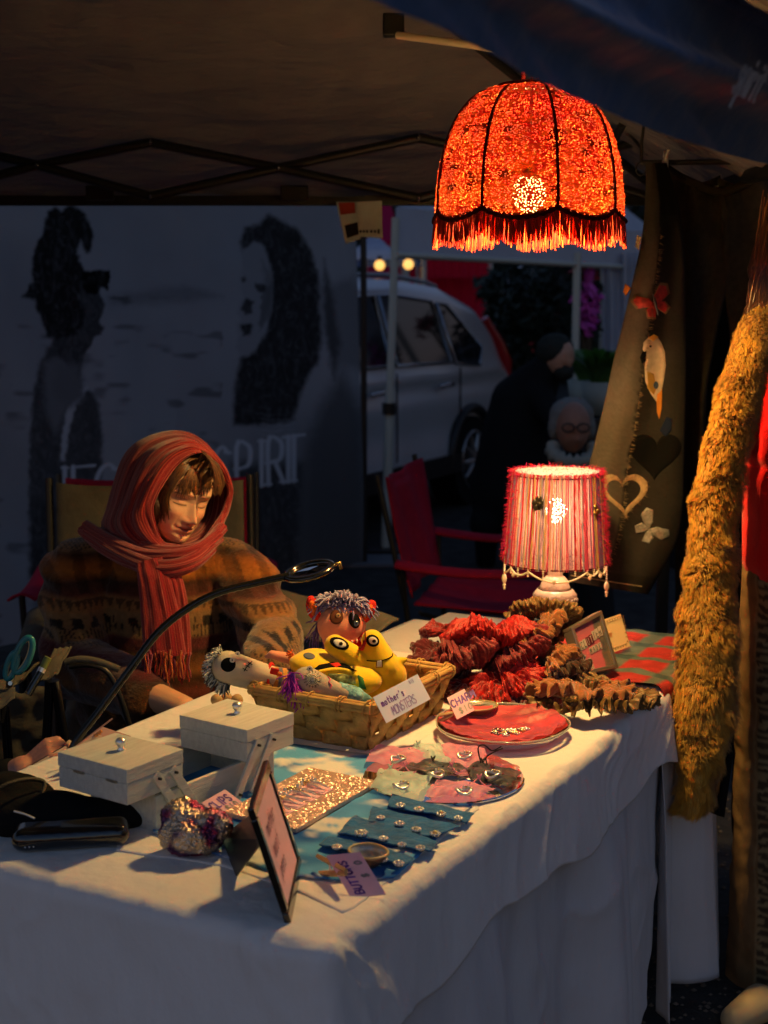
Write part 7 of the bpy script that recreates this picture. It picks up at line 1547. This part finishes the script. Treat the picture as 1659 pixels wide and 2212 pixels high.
trp = blob([('c', Q_(1700, 1270, 3.06), Q_(1676, 1800, 3.08), .112, .100), ('c', Q_(1676, 1800, 3.08), Q_(1670, 2120, 3.10), .100, .112), ('c', Q_(1860, 1260, 3.1), Q_(1870, 2080, 3.2), .12, .11), ('c', Q_(1720, 1255, 3.06), Q_(1860, 1255, 3.08), .125, .13), ('e', Q_(1775, 1250, 3.05), (.185, .175, .17))], .007, 4); P_ = pts(trp); displace(trp, .010*nz(P_*np.array([1, 1, 1.8]), 9, 4, 3)+.003*nz(P_, 40, 2))
px_ = P_[:, 0]/(P_[:, 1]*cp+(CAMH-P_[:, 2])*sp_)*FP+829.5; col = np.tile([[.22, .13, .058]], (len(P_), 1)); emb = (px_ > 1636) & (px_ < 1662)&(P_[:, 1] < 3.08); dash = (np.sin(P_[:, 2]*2*PI/.021+3*nz(P_, 30, 1)) > .2); col[emb & dash] = (.26, .20, .10); col[emb & ~dash] = (.07, .05, .03)
col[(np.abs(px_-1632) < 2.5) & (P_[:, 1] < 3.1)] = (.28, .19, .09); col *= (1+.2*nz(P_, 60, 5, 2))[:, None]; setcol(trp, col); obj('trousers', trp, m_vcol, sp)
obj('shoe', blob([('c', W(1640, 2200, z=0)+V((0, 0, .035)), W(1585, 2225, z=0)+V((0, 0, .025)), .042, .030)], .006, 3), mat('cream_shoe', (.5, .38, .2), .6), sp)
# fur strip
fc = [(1652, 660), (1628, 740), (1602, 850), (1568, 980), (1546, 1100), (1534, 1250), (1530, 1400), (1520, 1550), (1508, 1650), (1494, 1748)]; fh = [26, 40, 48, 50, 50, 55, 60, 56, 44, 20]
n = 120; fp_ = smoothpath(fc, n); hwid = np.interp(np.linspace(0, 9, n), range(10), fh)
FY = [2.90-.02*math.sin(i*.08) for i in range(n)]
core = MB(); core.gridpts([W(fp_[i][0]+hwid[i]*.86*math.cos(f), fp_[i][1], Y=FY[i]-.032*math.sin(f)*(hwid[i]/55)*(1+.25*mnoise.noise((f*1.5, i*.12, 4)))) for i in range(n) for f in np.linspace(0, 2*PI, 33)[:-1]], n, 32, cv=True); obj('fur_hide', core, mat('fur_hide', (.20, .105, .022), .95), sp)
r3 = np.random.default_rng(5); NC, NQ = 13000, 6; fpa = np.array(fp_); FYa = np.array(FY)
ii = r3.uniform(0, n-1.01, NC); i0 = ii.astype(int); tt = ii-i0; cxy = fpa[i0]*(1-tt)[:, None]+fpa[i0+1]*tt[:, None]; hh_ = hwid[i0]*.88; f = r3.uniform(-.45, PI+.45, NC)
b0 = np.array([W(cxy[k, 0]+hh_[k]*math.cos(f[k]), cxy[k, 1], Y=FYa[i0[k]]-.032*math.sin(f[k])*(hh_[k]/55)) for k in range(NC)]); nn = np.c_[np.cos(f), -np.sin(f)*1.1, np.zeros(NC)]; nn /= np.linalg.norm(nn, axis=1)[:, None]
flw = np.c_[nz(b0, 26, 1, 2), nz(b0, 26, 2, 2), nz(b0, 26, 3, 2)]; low = ii/n; Ln = (.011+.012*low)*r3.uniform(.7, 1.3, NC)
tip = b0+(nn*(.95-.45*low)[:, None]+flw*np.array([1.3, .8, 1.0])*(.45+.55*low)[:, None]+np.array([0, 0, -1])*(.25+.75*low)[:, None])*Ln[:, None]
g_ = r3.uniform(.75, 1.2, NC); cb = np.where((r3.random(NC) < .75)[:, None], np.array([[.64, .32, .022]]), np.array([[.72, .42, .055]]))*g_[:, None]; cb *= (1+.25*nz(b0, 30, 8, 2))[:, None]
side_ = np.c_[nn[:, 1], -nn[:, 0], np.zeros(NC)]; F = lambda A: np.repeat(A, NQ, 0)
o_ = F(side_)*(r3.normal(size=NC*NQ)*.0022)[:, None]; o_[:, 2] += r3.normal(size=NC*NQ)*.0022; a = F(b0)+o_; c_ = F(tip)+o_*.35+r3.normal(size=(NC*NQ, 3))*.0012; curl = r3.normal(size=(NC*NQ, 3))*.0016
mid = (a+c_)/2+F(nn)*(F(Ln[:, None])*.25)+o_*.5+curl; w = F(side_)*.0006; N_ = NC*NQ
VV = np.stack([a-w, a+w, mid+w, mid-w, c_], 1).reshape(-1, 3); B_ = np.arange(N_)*5; FF = [(q, q+1, q+2, q+3) for q in B_]+[(q+3, q+2, q+4) for q in B_]
me = bpy.data.meshes.new('fur'); me.from_pydata(VV.tolist(), [], FF); me.polygons.foreach_set('use_smooth', [True]*len(me.polygons))
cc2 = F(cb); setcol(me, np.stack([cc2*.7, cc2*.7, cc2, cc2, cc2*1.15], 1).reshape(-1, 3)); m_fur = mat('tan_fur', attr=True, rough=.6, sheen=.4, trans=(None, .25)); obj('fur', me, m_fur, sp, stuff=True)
# coat panel behind the fur
cl = smoothpath([(1640, 640), (1612, 760), (1585, 900), (1552, 1050), (1535, 1200), (1528, 1400), (1515, 1600), (1496, 1740)], 60); cr_ = smoothpath([(1700, 640), (1660, 760), (1626, 900), (1598, 1000), (1600, 1100), (1600, 1250), (1592, 1400), (1584, 1600), (1562, 1765)], 60)
m_lin = mat('black_lining', (.008, .007, .007), .8)
obj('coat_lining', MB().grid(lambda a, b: (lambda i: W(cl[i][0]*(1-b)+cr_[i][0]*b, cl[i][1]*(1-b)+cr_[i][1]*b, Y=2.935+.05*b+.015*math.sin(b*8+i*.06)))(int(round(a*59))), 60, 24), m_lin, sp, solid=.006)
obj('coat_back', blob([('c', Q_(1800, 700, 3.22), Q_(1790, 1740, 3.25), .20, .24), ('c', Q_(1740, 690, 3.05), Q_(1700, 760, 3.1), .09, .10)], .012, 4), m_lin, sp)
# fur collar at the shoulder and hair
hm = MB(); hc2 = []
for k in range(900):
    u = random.random(); x = 1628+60*u; pp = [Q_(x+40+random.gauss(0, 10), 450+random.gauss(0, 20), 2.95), Q_(x+6+random.gauss(0, 6), 570, 2.90), Q_(x+random.gauss(0, 7), 630+random.gauss(0, 8), 2.885), Q_(x-8+random.gauss(0, 9), 690+random.gauss(0, 14), 2.88)]
    n0 = len(hm.v); hm.tube(smoothpath(pp, 9), [.0016]*8+[.0004], 4, cap=False); hc2 += [random.choice([(.13, .05, .02), (.22, .09, .03), (.08, .03, .015)])]*(len(hm.v)-n0)
me = hm.mesh(); setcol(me, np.array(hc2)); obj('hair', me, m_hair, sp)
obj('hair_back', blob([('e', Q_(1785, 440, 3.03), (.095, .10, .12)), ('c', Q_(1740, 540, 2.98), Q_(1700, 660, 2.96), .06, .07)], .008, 4), bpy.data.materials['dark_brown_hair'], sp)
# ================= FAR BACKDROP =================
tl_ = MB(); r4 = np.random.default_rng(3)
for k in range(9000):
    x = r4.uniform(-14, 16); y = 27+r4.uniform(-1.5, 1.5); h_ = 3.6+1.3*mnoise.noise((x*.35, 0, 3))+.6*mnoise.noise((x*1.4, 0, 8)); z = r4.uniform(0, 1)**.8*h_; a = V(r4.normal(size=3)).normalized(); b_ = a.orthogonal(); s = r4.uniform(.10, .26); p = V((x, y, z))
    tl_.add([p-a*s, p+b_*s*.6, p+a*s, p-b_*s*.6], [(0, 1, 2, 3)])
o = obj('added_treeline', tl_, m_leaf, stuff=True); tag(o, 'dark belt of trees added in the distance to hide the red sky', 'trees');  # added trees, screening the red glow along the horizon
wl_ = thing('added_building', 'long dark building added behind the distant trees to hide the red sky', 'building', (0, 32, 0)); m_wall = mat('dark_brick', (.05, .045, .045), .9, nv=(3, .2))  # added block that covers the red sky left above the trees
obj('wall', MB().box((0, 32, 2.6), (60, 4, 5.2)), m_wall, wl_); obj('roof', MB().slab([(-31, 29.5, 5.2), (31, 29.5, 5.2), (31, 32, 7.6), (-31, 32, 7.6)], .2), m_black, wl_)
for k in range(10): obj('window', MB().box((-18+4*k, 29.97, 2.4), (1.4, .08, 1.5)), m_glassd, wl_)
